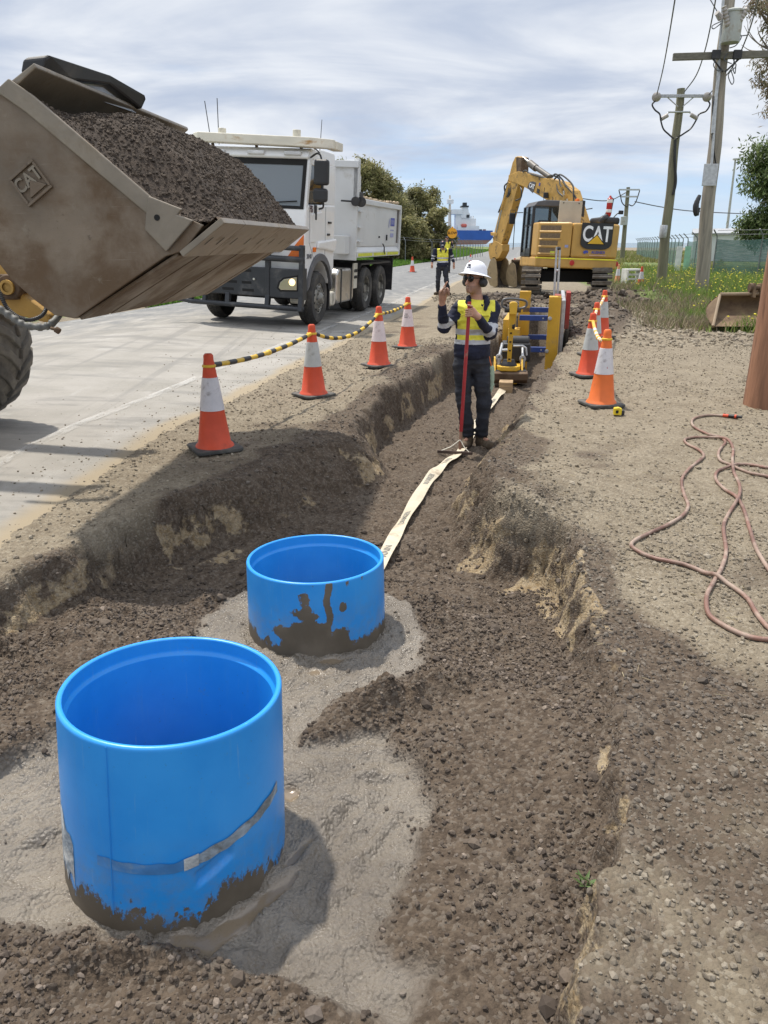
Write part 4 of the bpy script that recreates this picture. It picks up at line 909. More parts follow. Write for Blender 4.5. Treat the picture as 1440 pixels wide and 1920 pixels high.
# tipper body
V0b, V1b = .0, 2.46
mb = MB(); tb_ = thing('tipper_body'); tb_.parent = truck
mb.prism([(2.50, 1.52), (2.50, 2.48), (6.68, 2.50), (6.68, 1.52)], V0b + .03, V0b + .08, 'y'); mb.build('side_wall', m_tip, tb_, .01)
mb = MB(); mb.prism([(2.50, 1.52), (2.50, 2.48), (6.68, 2.50), (6.68, 1.52)], V1b - .08, V1b - .03, 'y'); mb.build('side_wall', m_tip, tb_, .01)
mb = MB(); mb.prism([(V0b - .02, 1.28), (V0b - .02, 1.40), (V0b + .08, 1.56), (V1b - .08, 1.56), (V1b + .02, 1.40), (V1b + .02, 1.28)], 2.46, 6.70, 'x'); mb.build('floor_rail', m_tip, tb_, .01)
mb = MB(); mb.box((2.44, V0b - .02, 2.44), (6.72, V0b + .10, 2.56)); mb.box((2.44, V1b - .10, 2.44), (6.72, V1b + .02, 2.56)); build_each(mb, 'top_rail', m_tip, tb_, .015)
mb = MB(); mb.box((2.40, V0b - .02, 1.22), (2.50, V1b + .02, 3.22)); mb.box((2.34, V0b - .03, 3.16), (2.46, V1b + .03, 3.30)); mb.build('headboard', m_tip, tb_, .01)
mb = MB(); mb.box((2.40, V0b - .03, 2.56), (2.54, V0b + .09, 3.34)); mb.box((2.40, V1b - .09, 2.56), (2.54, V1b + .03, 3.34)); build_each(mb, 'headboard_post', m_tip, tb_, .012)
mb = MB(); mb.box((6.62, V0b - .02, 1.30), (6.74, V1b + .02, 2.50)); mb.build('tailgate', m_tip, tb_, .01)
mb = MB(); mb.box((6.42, V0b - .005, 1.60), (6.50, V0b + .03, 2.44)); mb.build('tail_post', mat('dark_grey_post', (.14, .13, .12), .6), tb_, .006)
mb = MB(); mb.tube([(2.56, V0b - .01, 2.60), (2.62, V0b - .01, 2.63), (2.62, V0b - .01, 3.0), (2.56, V0b - .01, 3.03)], .015, 8); mb.build('grab_rail', m_tip, tb_)
mb = MB(); mb.tube([(2.2, .3, 2.47), (2.46, -.06, 2.47)], .02, 8); mb.cyl((2.42, -.10, 2.47), (2.46, -.10, 2.47), .11, n=18); mb.cyl((2.30, .0, 2.47), (2.34, .0, 2.47), .10, n=18); mb.box((2.50, -.03, 2.55), (2.85, .12, 2.68)); mb.build('tarp_winder', m_black, tb_, .008)
mb = MB(); mb.tube(catmull([(2.8, .05, 2.60), (3.6, .05, 2.585), (5.0, .06, 2.575), (5.6, .05, 2.60), (6.6, .05, 2.62)], 8), [.03 + .012 * math.sin(i * 2.3) for i in range(33)], 8); mb.build('rolled_tarp', mat('faded_tan_tarp', (.45, .34, .22), .85, var=.3, vs=6), tb_)
m_hiviz = mat('lime_reflective_tape', (.60, .62, .06), .4, var=.15, vs=8)
for i in range(3): mb = MB(); mb.box((2.62 + 1.35 * i, V0b - .026, 1.305), (3.84 + 1.35 * i, V0b - .018, 1.375)); mb.build('reflective_strip', m_hiviz, tb_)
for z in (1.62, 1.92, 2.26):
    mb = MB(); mb.box((2.52, V0b - .06, z), (2.86, V0b + .03, z + .03)); mb.tube([(2.56, V0b - .05, z + .02), (2.84, V0b - .05, z + .02)], .008, 6); mb.build('ladder_rung', m_tip, tb_, .006)
mb = MB(); mb.box((2.0, .12, 1.35), (2.40, .42, 1.75)); mb.build('control_box', m_tip, tb_, .02)
m_blue = mat('blue_lettering', (.05, .07, .35), .5); m_blue2 = mat('pale_blue_lettering', (.30, .32, .52), .5)
MT = Matrix.Translation((5.92, V0b + .026, 2.12)) @ Matrix(((1, 0, 0, 0), (0, 0, -1, 0), (0, 1, 0, 0), (0, 0, 0, 1)))
mb = MB(); mb.T = MT; mb.box((-.20, -.10, 0), (.22, .10, .004)); mb.T = None; lg = mb.build('company_logo', m_blue, tb_)
mb = MB(); mb.T = MT
for k in range(3): mb.box((-.16 + .12 * k, -.06, .004), (-.10 + .12 * k, .06, .007)); mb.box((-.16 + .12 * k, .0, .004), (-.07 + .12 * k, .03, .007))
mb.T = None; mb.build('logo_letters', m_blue2, lg)
mb = MB(); mb.T = MT; mb.add([(-.42, -.12, .003), (-.36, -.16, .003), (-.30, -.02, .003), (-.30, .10, .003), (-.38, .02, .003)], [(0, 1, 2, 3, 4)]); mb.box((-.18, -.22, 0), (.16, -.19, .003)); mb.box((-.18, -.38, 0), (.16, -.28, .003)); mb.T = None; mb.build('logo_mark', m_blue2, lg)
mb = MB(); mb.tube([(4.78, -.03, 1.58), (4.9, -.04, 1.5), (4.98, -.03, 1.33)], .016, 6); mb.box((5.3, .0, 1.66), (5.36, .035, 1.80)); mb.box((4.55, .0, 1.72), (4.6, .035, 1.76)); build_each(mb, 'body_latch', m_black, tb_)
mb = MB(); mb.box((6.45, .1, .35), (6.5, .65, 1.2)); mb.build('mudflap', m_black, truck); mb = MB(); mb.prism([(3.0, 1.02), (3.1, 1.14), (5.9, 1.14), (6.0, 1.02), (5.9, 1.10), (3.1, 1.10)], .03, .65, 'y'); mb.build('rear_guard', m_black, truck)
# ------------------------------------------------------------------ people: continuous surfaces from blended volumes
class SDF:
    def __init__(s): s.p = []
    def cap(s, a, b, ra, rb=None, k=.03): s.p.append(('c', np.array(a, float), np.array(b, float), ra, ra if rb is None else rb, k)); return s
    def chain(s, pts, rs, k=.03):
        for i in range(len(pts) - 1): s.cap(pts[i], pts[i + 1], rs[i], rs[i + 1], k)
        return s
    def ell(s, c, r, M=None, k=.04): s.p.append(('e', np.array(c, float), np.array(r, float), M, None, k)); return s
    def mesh(s, h, wr=0.0, ws=9.0, seed=1, grow=0.0):
        lo = np.min([np.minimum(q[1] - (q[3] if q[0] == 'c' else q[2].max()), (q[2] - q[4]) if q[0] == 'c' else q[1] - q[2].max()) for q in s.p], 0) - .06 - grow
        hi = np.max([np.maximum(q[1] + (q[3] if q[0] == 'c' else q[2].max()), (q[2] + q[4]) if q[0] == 'c' else q[1] + q[2].max()) for q in s.p], 0) + .06 + grow
        n = np.ceil((hi - lo) / h).astype(int) + 1
        D_ = np.full(n, 1.0, np.float32); ax = [lo[i] + h * np.arange(n[i]) for i in range(3)]
        for q in s.p:
            k = q[5]; pad = k + .05 + grow
            if q[0] == 'c': r = max(q[3], q[4]); l = np.minimum(q[1], q[2]) - r - pad; u = np.maximum(q[1], q[2]) + r + pad
            else: l = q[1] - q[2].max() - pad; u = q[1] + q[2].max() + pad
            i0 = np.maximum(((l - lo) / h).astype(int), 0); i1 = np.minimum(((u - lo) / h).astype(int) + 2, n)
            sl = tuple(slice(a, b) for a, b in zip(i0, i1))
            X = ax[0][sl[0]][:, None, None].astype(np.float32); Y = ax[1][sl[1]][None, :, None].astype(np.float32); Z = ax[2][sl[2]][None, None, :].astype(np.float32)
            if q[0] == 'c':
                a, b = q[1], q[2]; e = b - a; L = max(e @ e, 1e-9); x, y, z = X - a[0], Y - a[1], Z - a[2]
                t = np.clip((x * e[0] + y * e[1] + z * e[2]) / L, 0, 1)
                d = np.sqrt((x - e[0] * t) ** 2 + (y - e[1] * t) ** 2 + (z - e[2] * t) ** 2) - (q[3] + (q[4] - q[3]) * t)
            else:
                x, y, z = X - q[1][0], Y - q[1][1], Z - q[1][2]
                if q[3] is not None:
                    M = q[3]; x, y, z = x * M[0][0] + y * M[1][0] + z * M[2][0], x * M[0][1] + y * M[1][1] + z * M[2][1], x * M[0][2] + y * M[1][2] + z * M[2][2]
                r = q[2]; k0 = np.sqrt((x / r[0]) ** 2 + (y / r[1]) ** 2 + (z / r[2]) ** 2); k1 = np.sqrt((x / r[0] ** 2) ** 2 + (y / r[1] ** 2) ** 2 + (z / r[2] ** 2) ** 2) + 1e-6
                d = k0 * (k0 - 1) / k1
            d = d.astype(np.float32) - grow; o = D_[sl]; hh = np.clip(.5 + .5 * (o - d) / k, 0, 1); D_[sl] = o * (1 - hh) + d * hh - k * hh * (1 - hh)
        if wr:
            m = np.abs(D_) < .05; I = np.argwhere(m); P = lo + I * h
            D_[m] += wr * (fbm(P[:, 0] * ws + P[:, 1] * ws * .8, P[:, 2] * ws * 1.5 + P[:, 1] * ws * .5, 3, seed) + .8 * np.abs(fbm(P[:, 0] * ws * .6 - P[:, 1] * ws, P[:, 2] * ws * 2.2, 2, seed + 7)))
        return surf_nets(D_, lo, h)
def surf_nets(d, lo, h):
    ins = d < 0
    c = [(i, j, k) for i in (0, 1) for j in (0, 1) for k in (0, 1)]
    n = np.array(d.shape) - 1
    cnt = sum(ins[i:i + n[0], j:j + n[1], k:k + n[2]].astype(np.int8) for i, j, k in c)
    I = np.argwhere((cnt > 0) & (cnt < 8))
    val = np.stack([d[I[:, 0] + i, I[:, 1] + j, I[:, 2] + k] for i, j, k in c], 1)
    acc = np.zeros((len(I), 3)); num = np.zeros(len(I))
    for a in range(8):
        for b in range(a + 1, 8):
            if sum(abs(x - y) for x, y in zip(c[a], c[b])) != 1: continue
            va, vb = val[:, a], val[:, b]; m = (va < 0) != (vb < 0); t = np.where(m, va / np.where(m, va - vb, 1), 0)
            p = np.array(c[a])[None] + t[:, None] * (np.array(c[b]) - np.array(c[a]))[None]
            acc += p * m[:, None]; num += m
    V = lo + (I + acc / num[:, None]) * h
    idx = np.full(n, -1, np.int64); idx[I[:, 0], I[:, 1], I[:, 2]] = np.arange(len(I)); F = []
    for ax in range(3):
        u, v = (ax + 1) % 3, (ax + 2) % 3
        s0 = [slice(None)] * 3; s1 = [slice(None)] * 3; s0[ax] = slice(0, -1); s1[ax] = slice(1, None)
        a, b = ins[tuple(s0)], ins[tuple(s1)]; E = np.argwhere(a != b)
        E = E[(E[:, u] > 0) & (E[:, v] > 0) & (E[:, u] < d.shape[u] - 1) & (E[:, v] < d.shape[v] - 1)]
        q = []
        for du, dv in ((-1, -1), (0, -1), (0, 0), (-1, 0)):
            e = E.copy(); e[:, u] += du; e[:, v] += dv; q.append(idx[e[:, 0], e[:, 1], e[:, 2]])
        q = np.stack(q, 1); fl = a[E[:, 0], E[:, 1], E[:, 2]]
        q[~fl] = q[~fl][:, ::-1]; F.append(q)
    F = np.concatenate(F); F = F[(F >= 0).all(1)]
    return V, F
def skinmat(name, col):
    m = mat(name, col, .5, var=.12, vs=14, bmp=.06, bs=80); b = m.node_tree.nodes['Principled BSDF']; b.inputs['Subsurface Weight'].default_value = .08; b.inputs['Subsurface Radius'].default_value = (.01, .004, .002); return m
m_skin = skinmat('sunburnt_skin', (.46, .25, .17)); m_stubble = skinmat('stubbled_skin', (.34, .195, .135))
m_navy = mat('navy_drill', (.011, .014, .034), .85, var=.35, vs=9, bmp=.15, bs=90)
m_yellow = mat('hiviz_yellow', (.82, .76, .07), .7, var=.10, vs=8, dirt=(.55, .45, .07), ds=6, dt=(.56, .75), bmp=.12, bs=90)
m_silver = mat('silver_reflective_tape', (.50, .51, .54), .45, metal=.15, var=.12, vs=14)
m_trou = mat('charcoal_work_trousers', (.020, .022, .030), .9, var=.35, vs=7, dirt=(.06, .055, .052), ds=4, dt=(.5, .8), bmp=.15, bs=80)
m_boot = mat('tan_work_boot', (.075, .050, .028), .85, var=.3, vs=14, dirt=(.13, .105, .075), ds=9, dt=(.45, .7), bmp=.2, bs=60)
m_hat = mat('white_hard_hat', (.80, .81, .86), .3, var=.02, coat=.3)
def rotz(a): return np.array([[math.cos(a), -math.sin(a), 0], [math.sin(a), math.cos(a), 0], [0, 0, 1]])
def segd(P, a, b):
    a = np.array(a); b = np.array(b); e = b - a; t = np.clip((P - a) @ e / (e @ e), 0, 1); return np.linalg.norm(P - a - t[:, None] * e, axis=1), t
def person(base, J, fyaw, label, h=.007, fing=True, group=None, hat='hard', bands=None, hemz=None, sc=1.0, pitch=0.0, skin=None, muffs=True, stub=True):
    """J: joints in metres relative to base (feet on z=0)"""
    t = thing('person', base, 0, label, 'person', group)
    J = {k: np.array(v, float) for k, v in J.items()}
    c, s_ = math.cos(fyaw), math.sin(fyaw); f = np.array([c, s_, 0]); r = np.array([s_, -c, 0]); up = np.array([0, 0, 1.0])
    cp, sp = math.cos(pitch), math.sin(pitch); f2 = f * cp - up * sp; up2 = up * cp + f * sp
    Mh = np.stack([r, f2, up2], 1)
    hd = J['head']
    def hp(x, y, z): return hd + (r * x + f2 * y + up2 * z) * HS
    HS = 1.08
    B = SDF()
    # head
    B.ell(hp(0, -.01, .025), (.077, .097, .098), Mh).ell(hp(0, .03, -.055), (.056, .062, .062), Mh, .03).ell(hp(0, .072, -.092), (.026, .022, .020), Mh, .02)
    B.cap(hp(0, .088, .012), hp(0, .112, -.026), .010, .014, .012).ell(hp(0, .098, -.066), (.024, .010, .006), Mh, .008).ell(hp(0, .094, -.080), (.020, .010, .007), Mh, .008)
    B.ell(hp(-.030, .083, .03), (.022, .012, .008), Mh, .012).ell(hp(.030, .083, .03), (.022, .012, .008), Mh, .012)
    for sg in (-1, 1): B.ell(hp(.076 * sg, -.012, -.012), (.012, .022, .034), Mh, .01)
    B.cap(J['neck'] - [0, 0, .02], hp(0, -.02, -.06), .060, .058, .03)
    B.cap(J['neck'] + [0, 0, -.05], J['chest'], .062, .06, .04)
    tw = J['shR'] - J['shL']; tyaw = math.atan2(tw[1], tw[0]); Mt = rotz(tyaw)
    B.ell(J['chest'] - [0, 0, .01], (.150, .085, .17), Mt, .04).ell(J['waist'], (.135, .083, .17), Mt, .04).ell(J['hip'], (.150, .09, .115), Mt, .04)
    B.cap(J['shL'] - [0, 0, .015], J['shR'] - [0, 0, .015], .05, .05, .03)
    for sd in 'LR':
        B.chain([J['sh' + sd], J['el' + sd], J['wr' + sd]], [.050, .040, .029], .02)
        B.chain([J['hp' + sd], J['kn' + sd], J['an' + sd]], [.080, .055, .036], .03)
        ft = J['an' + sd] + J.get('toe' + sd, np.array([0, -.13, -.05])); B.cap(J['an' + sd] + [0, .02, -.04], J['an' + sd] * .5 + ft * .5, .024, .02, .02)
        for (a, b, ra, rb) in J['fg' + sd] if 'fg' + sd in J else []: pass
    for sd, lst in (('L', J.get('fL')), ('R', J.get('fR'))): pass
    for q in person.hands.get(label, []): B.cap(*q)
    V, F = B.mesh(h)
    cen = V[F].mean(1); rel = (cen - hd) @ Mh
    fm = ((rel[:, 2] < -.045) & (rel[:, 2] > -.13) & (rel[:, 1] > -.03)).astype(np.int32) if stub else np.zeros(len(F), np.int32)
    npmesh('body', V, F, [skin or m_skin, m_stubble], True, t, fmi=fm)
    # shirt: navy sleeves and hem, yellow body, reflective bands
    Sx = SDF(); g = .013
    Sx.ell(J['chest'], (.190 + g, .114 + g, .205), Mt, .06).ell(J['waist'], (.170 + g, .105 + g, .17), Mt, .06).ell(J['hip'] + [0, 0, .03], (.160 + g, .112 + g, .09), Mt, .06).cap(J['shL'], J['shR'], .068, .068, .05)
    mid = (J['waist'] + J['hip']) / 2; Sx.ell(mid, (.160 + g, .108 + g, .14), Mt, .05)
    nb = (J['neck'] + J['chest']) / 2; Sx.cap(nb, nb + [0, 0, .03], .075, .07, .06)
    for sd in 'LR': e = J['wr' + sd] - J['el' + sd]; Sx.chain([J['sh' + sd], J['el' + sd], J['el' + sd] + e * .90], [.070, .056, .042], .03)
    V, F = Sx.mesh(h, .011 * sc, 10, 5)
    cen = V[F].mean(1)
    ds = {}
    body = np.zeros(len(F), np.int32)
    dL, tL = segd(cen, J['shL'], J['elL']); dR, tR = segd(cen, J['shR'], J['elR']); eL, uL = segd(cen, J['elL'], J['wrL']); eR, uR = segd(cen, J['elR'], J['wrR'])
    loc = (cen - J['chest']) @ Mt; zz = cen[:, 2]
    inner = (np.abs(loc[:, 0]) < .165 + .03 * (loc[:, 2] < -.1)) & (np.minimum.reduce([eL, eR]) > .065)
    sleeve = ((dL < .078) & (tL > .22)) | ((dR < .078) & (tR > .22)) | (eL < .066) | (eR < .066)
    yel = ~sleeve & (np.abs(loc[:, 0]) < .182); hz_ = hemz if hemz is not None else J['hip'][2] + .11
    b0, b1 = bands or ((hz_, hz_ + .055), (hz_ + .11, hz_ + .165))
    body[yel & (zz > hz_)] = 1
    for lo_, hi_ in (b0, b1): body[~sleeve & (zz > lo_) & (zz < hi_)] = 2
    for d_, t_, e_, u_ in ((dL, tL, eL, uL), (dR, tR, eR, uR)):
        body[(d_ < .085) & (t_ > .62) & (t_ < .80) & (d_ < e_ + .02)] = 2; body[(e_ < .075) & (u_ > .10) & (u_ < .28) & (e_ < d_ + .02)] = 2
    npmesh('shirt', V, F, [m_navy, m_yellow, m_silver], True, t, fmi=body)
    # collar
    Cx = SDF(); n_ = J['neck']
    for sg in (-1, 1):
        a = n_ - f * .05 + r * (.045 * sg) + up * .035; fr = np.array([0, -1.0, 0]) @ Mt.T; rt = np.array([1.0, 0, 0]) @ Mt.T
        pts = [n_ - fr * .075 + up * .03, n_ + rt * (.082 * sg) + up * .022, n_ + rt * (.090 * sg) + fr * .055 - up * .015, n_ + rt * (.075 * sg) + fr * .115 - up * .075]
        Cx.chain(pts, [.020, .024, .028, .018], .02)
    V, F = Cx.mesh(h); npmesh('collar', V, F, m_navy, True, t)
    # trousers and boots
    Tx = SDF(); Tx.ell(J['hip'] - [0, 0, .02], (.168, .115, .12), Mt, .05)
    for sd in 'LR': Tx.chain([J['hp' + sd], J['kn' + sd], J['an' + sd] + [0, 0, .03]], [.100, .079, .068], .04)
    V, F = Tx.mesh(h, .014 * sc, 8, 15); npmesh('trousers', V, F, m_trou, True, t)
    for sd in 'LR':
        Bx = SDF(); an = J['an' + sd]; toe = an + J.get('toe' + sd, np.array([0, -.17, -.05])); toe[2] = .045
        Bx.cap(an + [0, 0, .14], np.array([an[0], an[1] + .02, .06]), .062, .060, .03).cap(np.array([an[0], an[1] + .03, .045]), toe, .054, .048, .03)
        V, F = Bx.mesh(h); V[:, 2] = np.maximum(V[:, 2], .0); npmesh('boot', V, F, m_boot, True, t)
    # hat, glasses, ear muffs
    Q = Matrix(((r[0], f2[0], up2[0], hd[0]), (r[1], f2[1], up2[1], hd[1]), (r[2], f2[2], up2[2], hd[2]), (0, 0, 0, 1))) @ Matrix.Scale(1.05, 4)
    if hat == 'hard':
        mb = MB(); mb.T = Q @ Matrix.Translation((0, -.014, .050)) @ Matrix.Rotation(R(11), 4, 'X') @ Matrix.Diagonal((1, 1.13, 1, 1))
        mb.lathe([(0, .128), (.03, .126), (.062, .112), (.088, .085), (.102, .045), (.106, .012), (.118, .004), (.148, -.010), (.152, -.013), (.147, -.015), (.115, -.004), (.098, .0)], n=40)
        for x in (-.028, 0, .028): mb.tube([(x, -.08, .088), (x, -.04, .118), (x, .02, .122), (x, .07, .095)], .006, 6)
        ht = mb.build('hard_hat', m_hat, t)
        mb = MB(); mb.T = Q @ Matrix.Translation((0, -.014, .050)) @ Matrix.Rotation(R(11), 4, 'X'); mb.box((-.012, .100, .062), (.012, .112, .078)); mb.box((-.020, .105, .046), (.020, .116, .054)); mb.build('hat_mark', m_navy, ht)
    else:
        mb = MB(); mb.T = Q @ Matrix.Translation((0, -.01, .03)) @ Matrix.Diagonal((1, 1.2, 1, 1))
        mb.lathe([(0, .088), (.04, .082), (.07, .055), (.086, .015), (.086, -.005), (.080, -.005)], n=24); mb.T = Q
        mb.add([(-.065, .075, .04), (.065, .075, .04), (.05, .165, .028), (-.05, .165, .028), (-.065, .075, .03), (.065, .075, .03), (.05, .165, .018), (-.05, .165, .018)], [(0, 1, 2, 3), (7, 6, 5, 4), (0, 4, 5, 1), (1, 5, 6, 2), (2, 6, 7, 3), (3, 7, 4, 0)], False)
        ct = mb.build('cap', m_navy, t); mb = MB(); mb.T = Q; mb.box((-.03, .098, .055), (.03, .104, .075)); mb.build('cap_mark', m_hat, ct)
    if muffs:
        for sg in (-1, 1):
            mb = MB(); mb.T = Q; mb.lathe([(0, .045), (.03, .042), (.040, .03), (.043, .0), (.036, -.01), (0, -.01)], (.085 * sg, -.012, -.015), 20, (sg, 0, 0)); mb.tube([(.095 * sg, -.012, .01), (.105 * sg, -.015, .06)], .008, 6); mb.build('ear_muff', m_black, t)
        mb = MB(); mb.T = Q
        for sg in (-1, 1): mb.lathe([(0, .010), (.022, .008), (.031, 0), (.022, -.006), (0, -.006)], (.034 * sg, .094, .022), 16, (.25 * sg, 1, -.05))
        mb.tube([(-.02, .102, .026), (.02, .102, .026)], .004, 6); mb.tube([(-.06, .085, .026), (-.082, .0, .024)], .004, 6); mb.tube([(.06, .085, .026), (.082, .0, .024)], .004, 6)
        mb.build('sunglasses', mat('sunglass_lens', (.008, .008, .009), .12), t)
    else:
        mb = MB(); mb.T = Q
        for sg in (-1, 1): mb.lathe([(0, .006), (.012, .0)], (.032 * sg, .090, .02), 10, (0, 1, 0))
        mb.build('eyes', m_dark, t)
    return t
person.hands = {}
# --- worker standing in the trench with a level rake
W0 = Vector((*G(890, 838, -.375), -.375)); WY = W0.y
def wj(px, py, dy=0.0): return np.array(D(px, py, WY + dy) - W0)
JW = dict(head=wj(889, 526), neck=wj(895, 563, .02), chest=wj(892, 601), waist=wj(886, 640), hip=wj(883, 668), shL=wj(863, 577, .02), shR=wj(925, 577, .0), elL=wj(832, 614, -.04), wrL=wj(829, 571, -.16),
          elR=wj(921, 627, -.10), wrR=wj(896, 594, -.31), hpL=wj(867, 684), hpR=wj(901, 684), knL=wj(869, 752, -.03), knR=wj(907, 752, -.02), anL=wj(877, 817, 0), anR=wj(903, 817, .0), toeL=np.array([-.06, -.18, -.05]), toeR=np.array([.09, -.16, -.05]))
pole_t = np.array(D(880.5, 566, WY - .34) - W0); pole_b = np.array(Vector((*G(862, 846, -.33), -.33)) - W0)
def pole_at(z): u = (z - pole_b[2]) / (pole_t[2] - pole_b[2]); return pole_b + (pole_t - pole_b) * u
hs = []
wl = JW['wrL']; hl = wj(831, 548, -.20)          # raised hand, index finger up, thumb apart
hs += [(wl, hl, .029, .034, .02), (wl + (hl - wl) * .4 + [-.014, 0, 0], hl + [-.018, 0, 0.0], .022, .024, .015), (wl + (hl - wl) * .5 + [.016, 0, 0], hl + [.022, -.006, 0], .02, .021, .015)]
def fing(a, b, c, d, r=.0095): return [(a, b, r, r * .95, .004), (b, c, r * .95, r * .85, .004), (c, d, r * .85, r * .72, .004)]
k_ = lambda x, y, z: hl + np.array([x, y, z])
hs += fing(k_(-.002, -.004, .022), k_(.010, -.014, .056), k_(.024, -.02, .082), k_(.038, -.022, .098))          # index, extended
hs += fing(k_(.014, -.01, .018), k_(.034, -.034, .040), k_(.046, -.050, .028), k_(.040, -.052, .008))
hs += fing(k_(.026, -.01, .008), k_(.046, -.036, .022), k_(.054, -.050, .006), k_(.044, -.050, -.012))
hs += fing(k_(.030, -.006, -.008), k_(.050, -.030, -.002), k_(.054, -.042, -.018), k_(.042, -.042, -.030), .0085)
hs += fing(k_(-.016, -.016, -.010), k_(-.014, -.044, .016), k_(.000, -.058, .038), k_(.012, -.062, .052), .0108)  # thumb
wr = JW['wrR']; pg = pole_at(wj(883, 579)[2])
hs += [(wr, pg + np.array([.035, .035, .01]), .029, .032, .02), (wr, pg + np.array([.030, .02, -.028]), .024, .024, .02)]
for i in range(4):                                                                                              # fingers closed round the handle
    zc_ = .030 - .020 * i; cc_ = pole_at(pg[2] + zc_); rad = .030; A_ = [R(a) for a in (20, -45, -110, -175, -225)]
    p_ = [cc_ + np.array([rad * math.cos(a), rad * math.sin(a), -.004 * n_]) for n_, a in enumerate(A_)]
    for n_ in range(4): hs.append((p_[n_], p_[n_ + 1], .0102 - .0007 * n_, .0095 - .0007 * n_, .004))
p0_ = pole_at(pg[2] + .052); hs += fing(pg + np.array([.032, .012, .030]), p0_ + np.array([.022, -.022, .0]), p0_ + np.array([.0, -.030, .008]), p0_ + np.array([-.022, -.020, .012]), .0108)
LW = 'person in white hard hat and yellow hi-vis shirt standing in trench gripping a red handle'
person.hands[LW] = hs
worker = person(W0, JW, math.radians(180 + 46), LW, .007, bands=((wj(0, 644)[2], wj(0, 635)[2]), (wj(0, 626)[2], wj(0, 616)[2])), hemz=wj(0, 644)[2], group='road workers')
def wv(v): return Vector(v)
mb = MB(); mb.box(wj(884, 664, -.125), wj(889, 660, -.118)); mb.build('belt_buckle', m_steel, worker)
mb = MB(); a_ = wj(907, 572, -.125); mb.T = Matrix.Translation(Vector(a_)); mb.add([(-.028, 0, -.004), (-.006, 0, -.014), (.0, -.002, .012), (-.010, 0, .004), (-.02, 0, .014)], [(0, 1, 2, 3, 4)]); mb.box((.008, -.002, -.002), (.055, .004, .004)); mb.box((.008, -.002, -.012), (.05, .004, -.008)); mb.T = None; mb.build('shirt_logo', m_navy, worker)
mb = MB(); mb.box(wj(864, 591, -.128), wj(879, 592.5, -.118)); mb.build('pocket_flap', mat('yellow_seam', (.50, .42, .03), .8), worker); mb = MB(); mb.box(wj(903, 592, -.128), wj(917, 593.5, -.118)); mb.build('pocket_flap', bpy.data.materials['yellow_seam'], worker)
# level rake
m_redp = mat('red_painted_handle', (.36, .025, .03), .4, var=.12, vs=6, dirt=(.32, .16, .13), ds=9, dt=(.55, .72))
rake = thing('levelling_rake', W0 + Vector(pole_b), 0, 'long red handled levelling rake held upright by the worker in the trench', 'rake')
pb, pt = Vector((0, 0, 0)), Vector(pole_t - pole_b); pm = pb + (pt - pb) * .14
mb = MB(); mb.tube([pm, pt], .0175, 14); mb.build('handle', m_redp, rake)
mb = MB(); mb.tube([pb + Vector((0, 0, .02)), pm + Vector((0, 0, .02))], .0145, 12); mb.build('ferrule', mat('bare_wood_grip', (.30, .17, .12), .6), rake)
e0 = Vector((*G(820, 847, -.325), -.325)) - rake.location; e1 = Vector((*G(886, 851, -.325), -.325)) - rake.location
mb = MB(); dr_ = (e1 - e0).normalized(); M_ = Matrix.Translation((e0 + e1) / 2) @ Matrix.Rotation(math.atan2(dr_.y, dr_.x), 4, 'Z'); L_ = (e1 - e0).length / 2
mb.T = M_; mb.box((-L_, -.008, -.012), (L_, .008, .018)); mb.T = None; hd_ = mb.build('rake_head', mat('rake_bar', (.07, .045, .035), .7), rake, .003)
for e in (e0 + (e1 - e0) * .12, e0 + (e1 - e0) * .9): mb = MB(); mb.tube([pb + Vector((0, -.01, .12)), (pb + e) / 2 + Vector((0, -.005, .05)), e + Vector((0, 0, .015))], .005, 6); mb.build('brace', m_cream, rake)
# glove hanging from the belt
gl0 = W0 + Vector(wj(917, 668, -.02)); gv = thing('work_glove', gl0, 0, 'pale green glove hanging on orange cord from worker’s belt', 'glove')
mb = MB(); mb.tube([(0, 0, 0), (.012, -.01, -.05), (.028, -.01, -.10)], .006, 6); mb.build('cord', mat('orange_cord', (.7, .16, .03), .6), gv)
gx_ = SDF(); gx_.cap((.03, -.01, -.12), (.040, -.01, -.24), .030, .024, .02)
for q in ((.022, -.32), (.036, -.36), (.05, -.33), (.06, -.29)): gx_.cap((.04, -.01, -.24), (q[0], -.01, q[1]), .013, .008, .01)
V, F = gx_.mesh(.006); V[:, 1] *= .6; npmesh('glove_body', V, F, mat('pale_green_fabric', (.36, .46, .34), .8, var=.15, vs=10), True, gv)
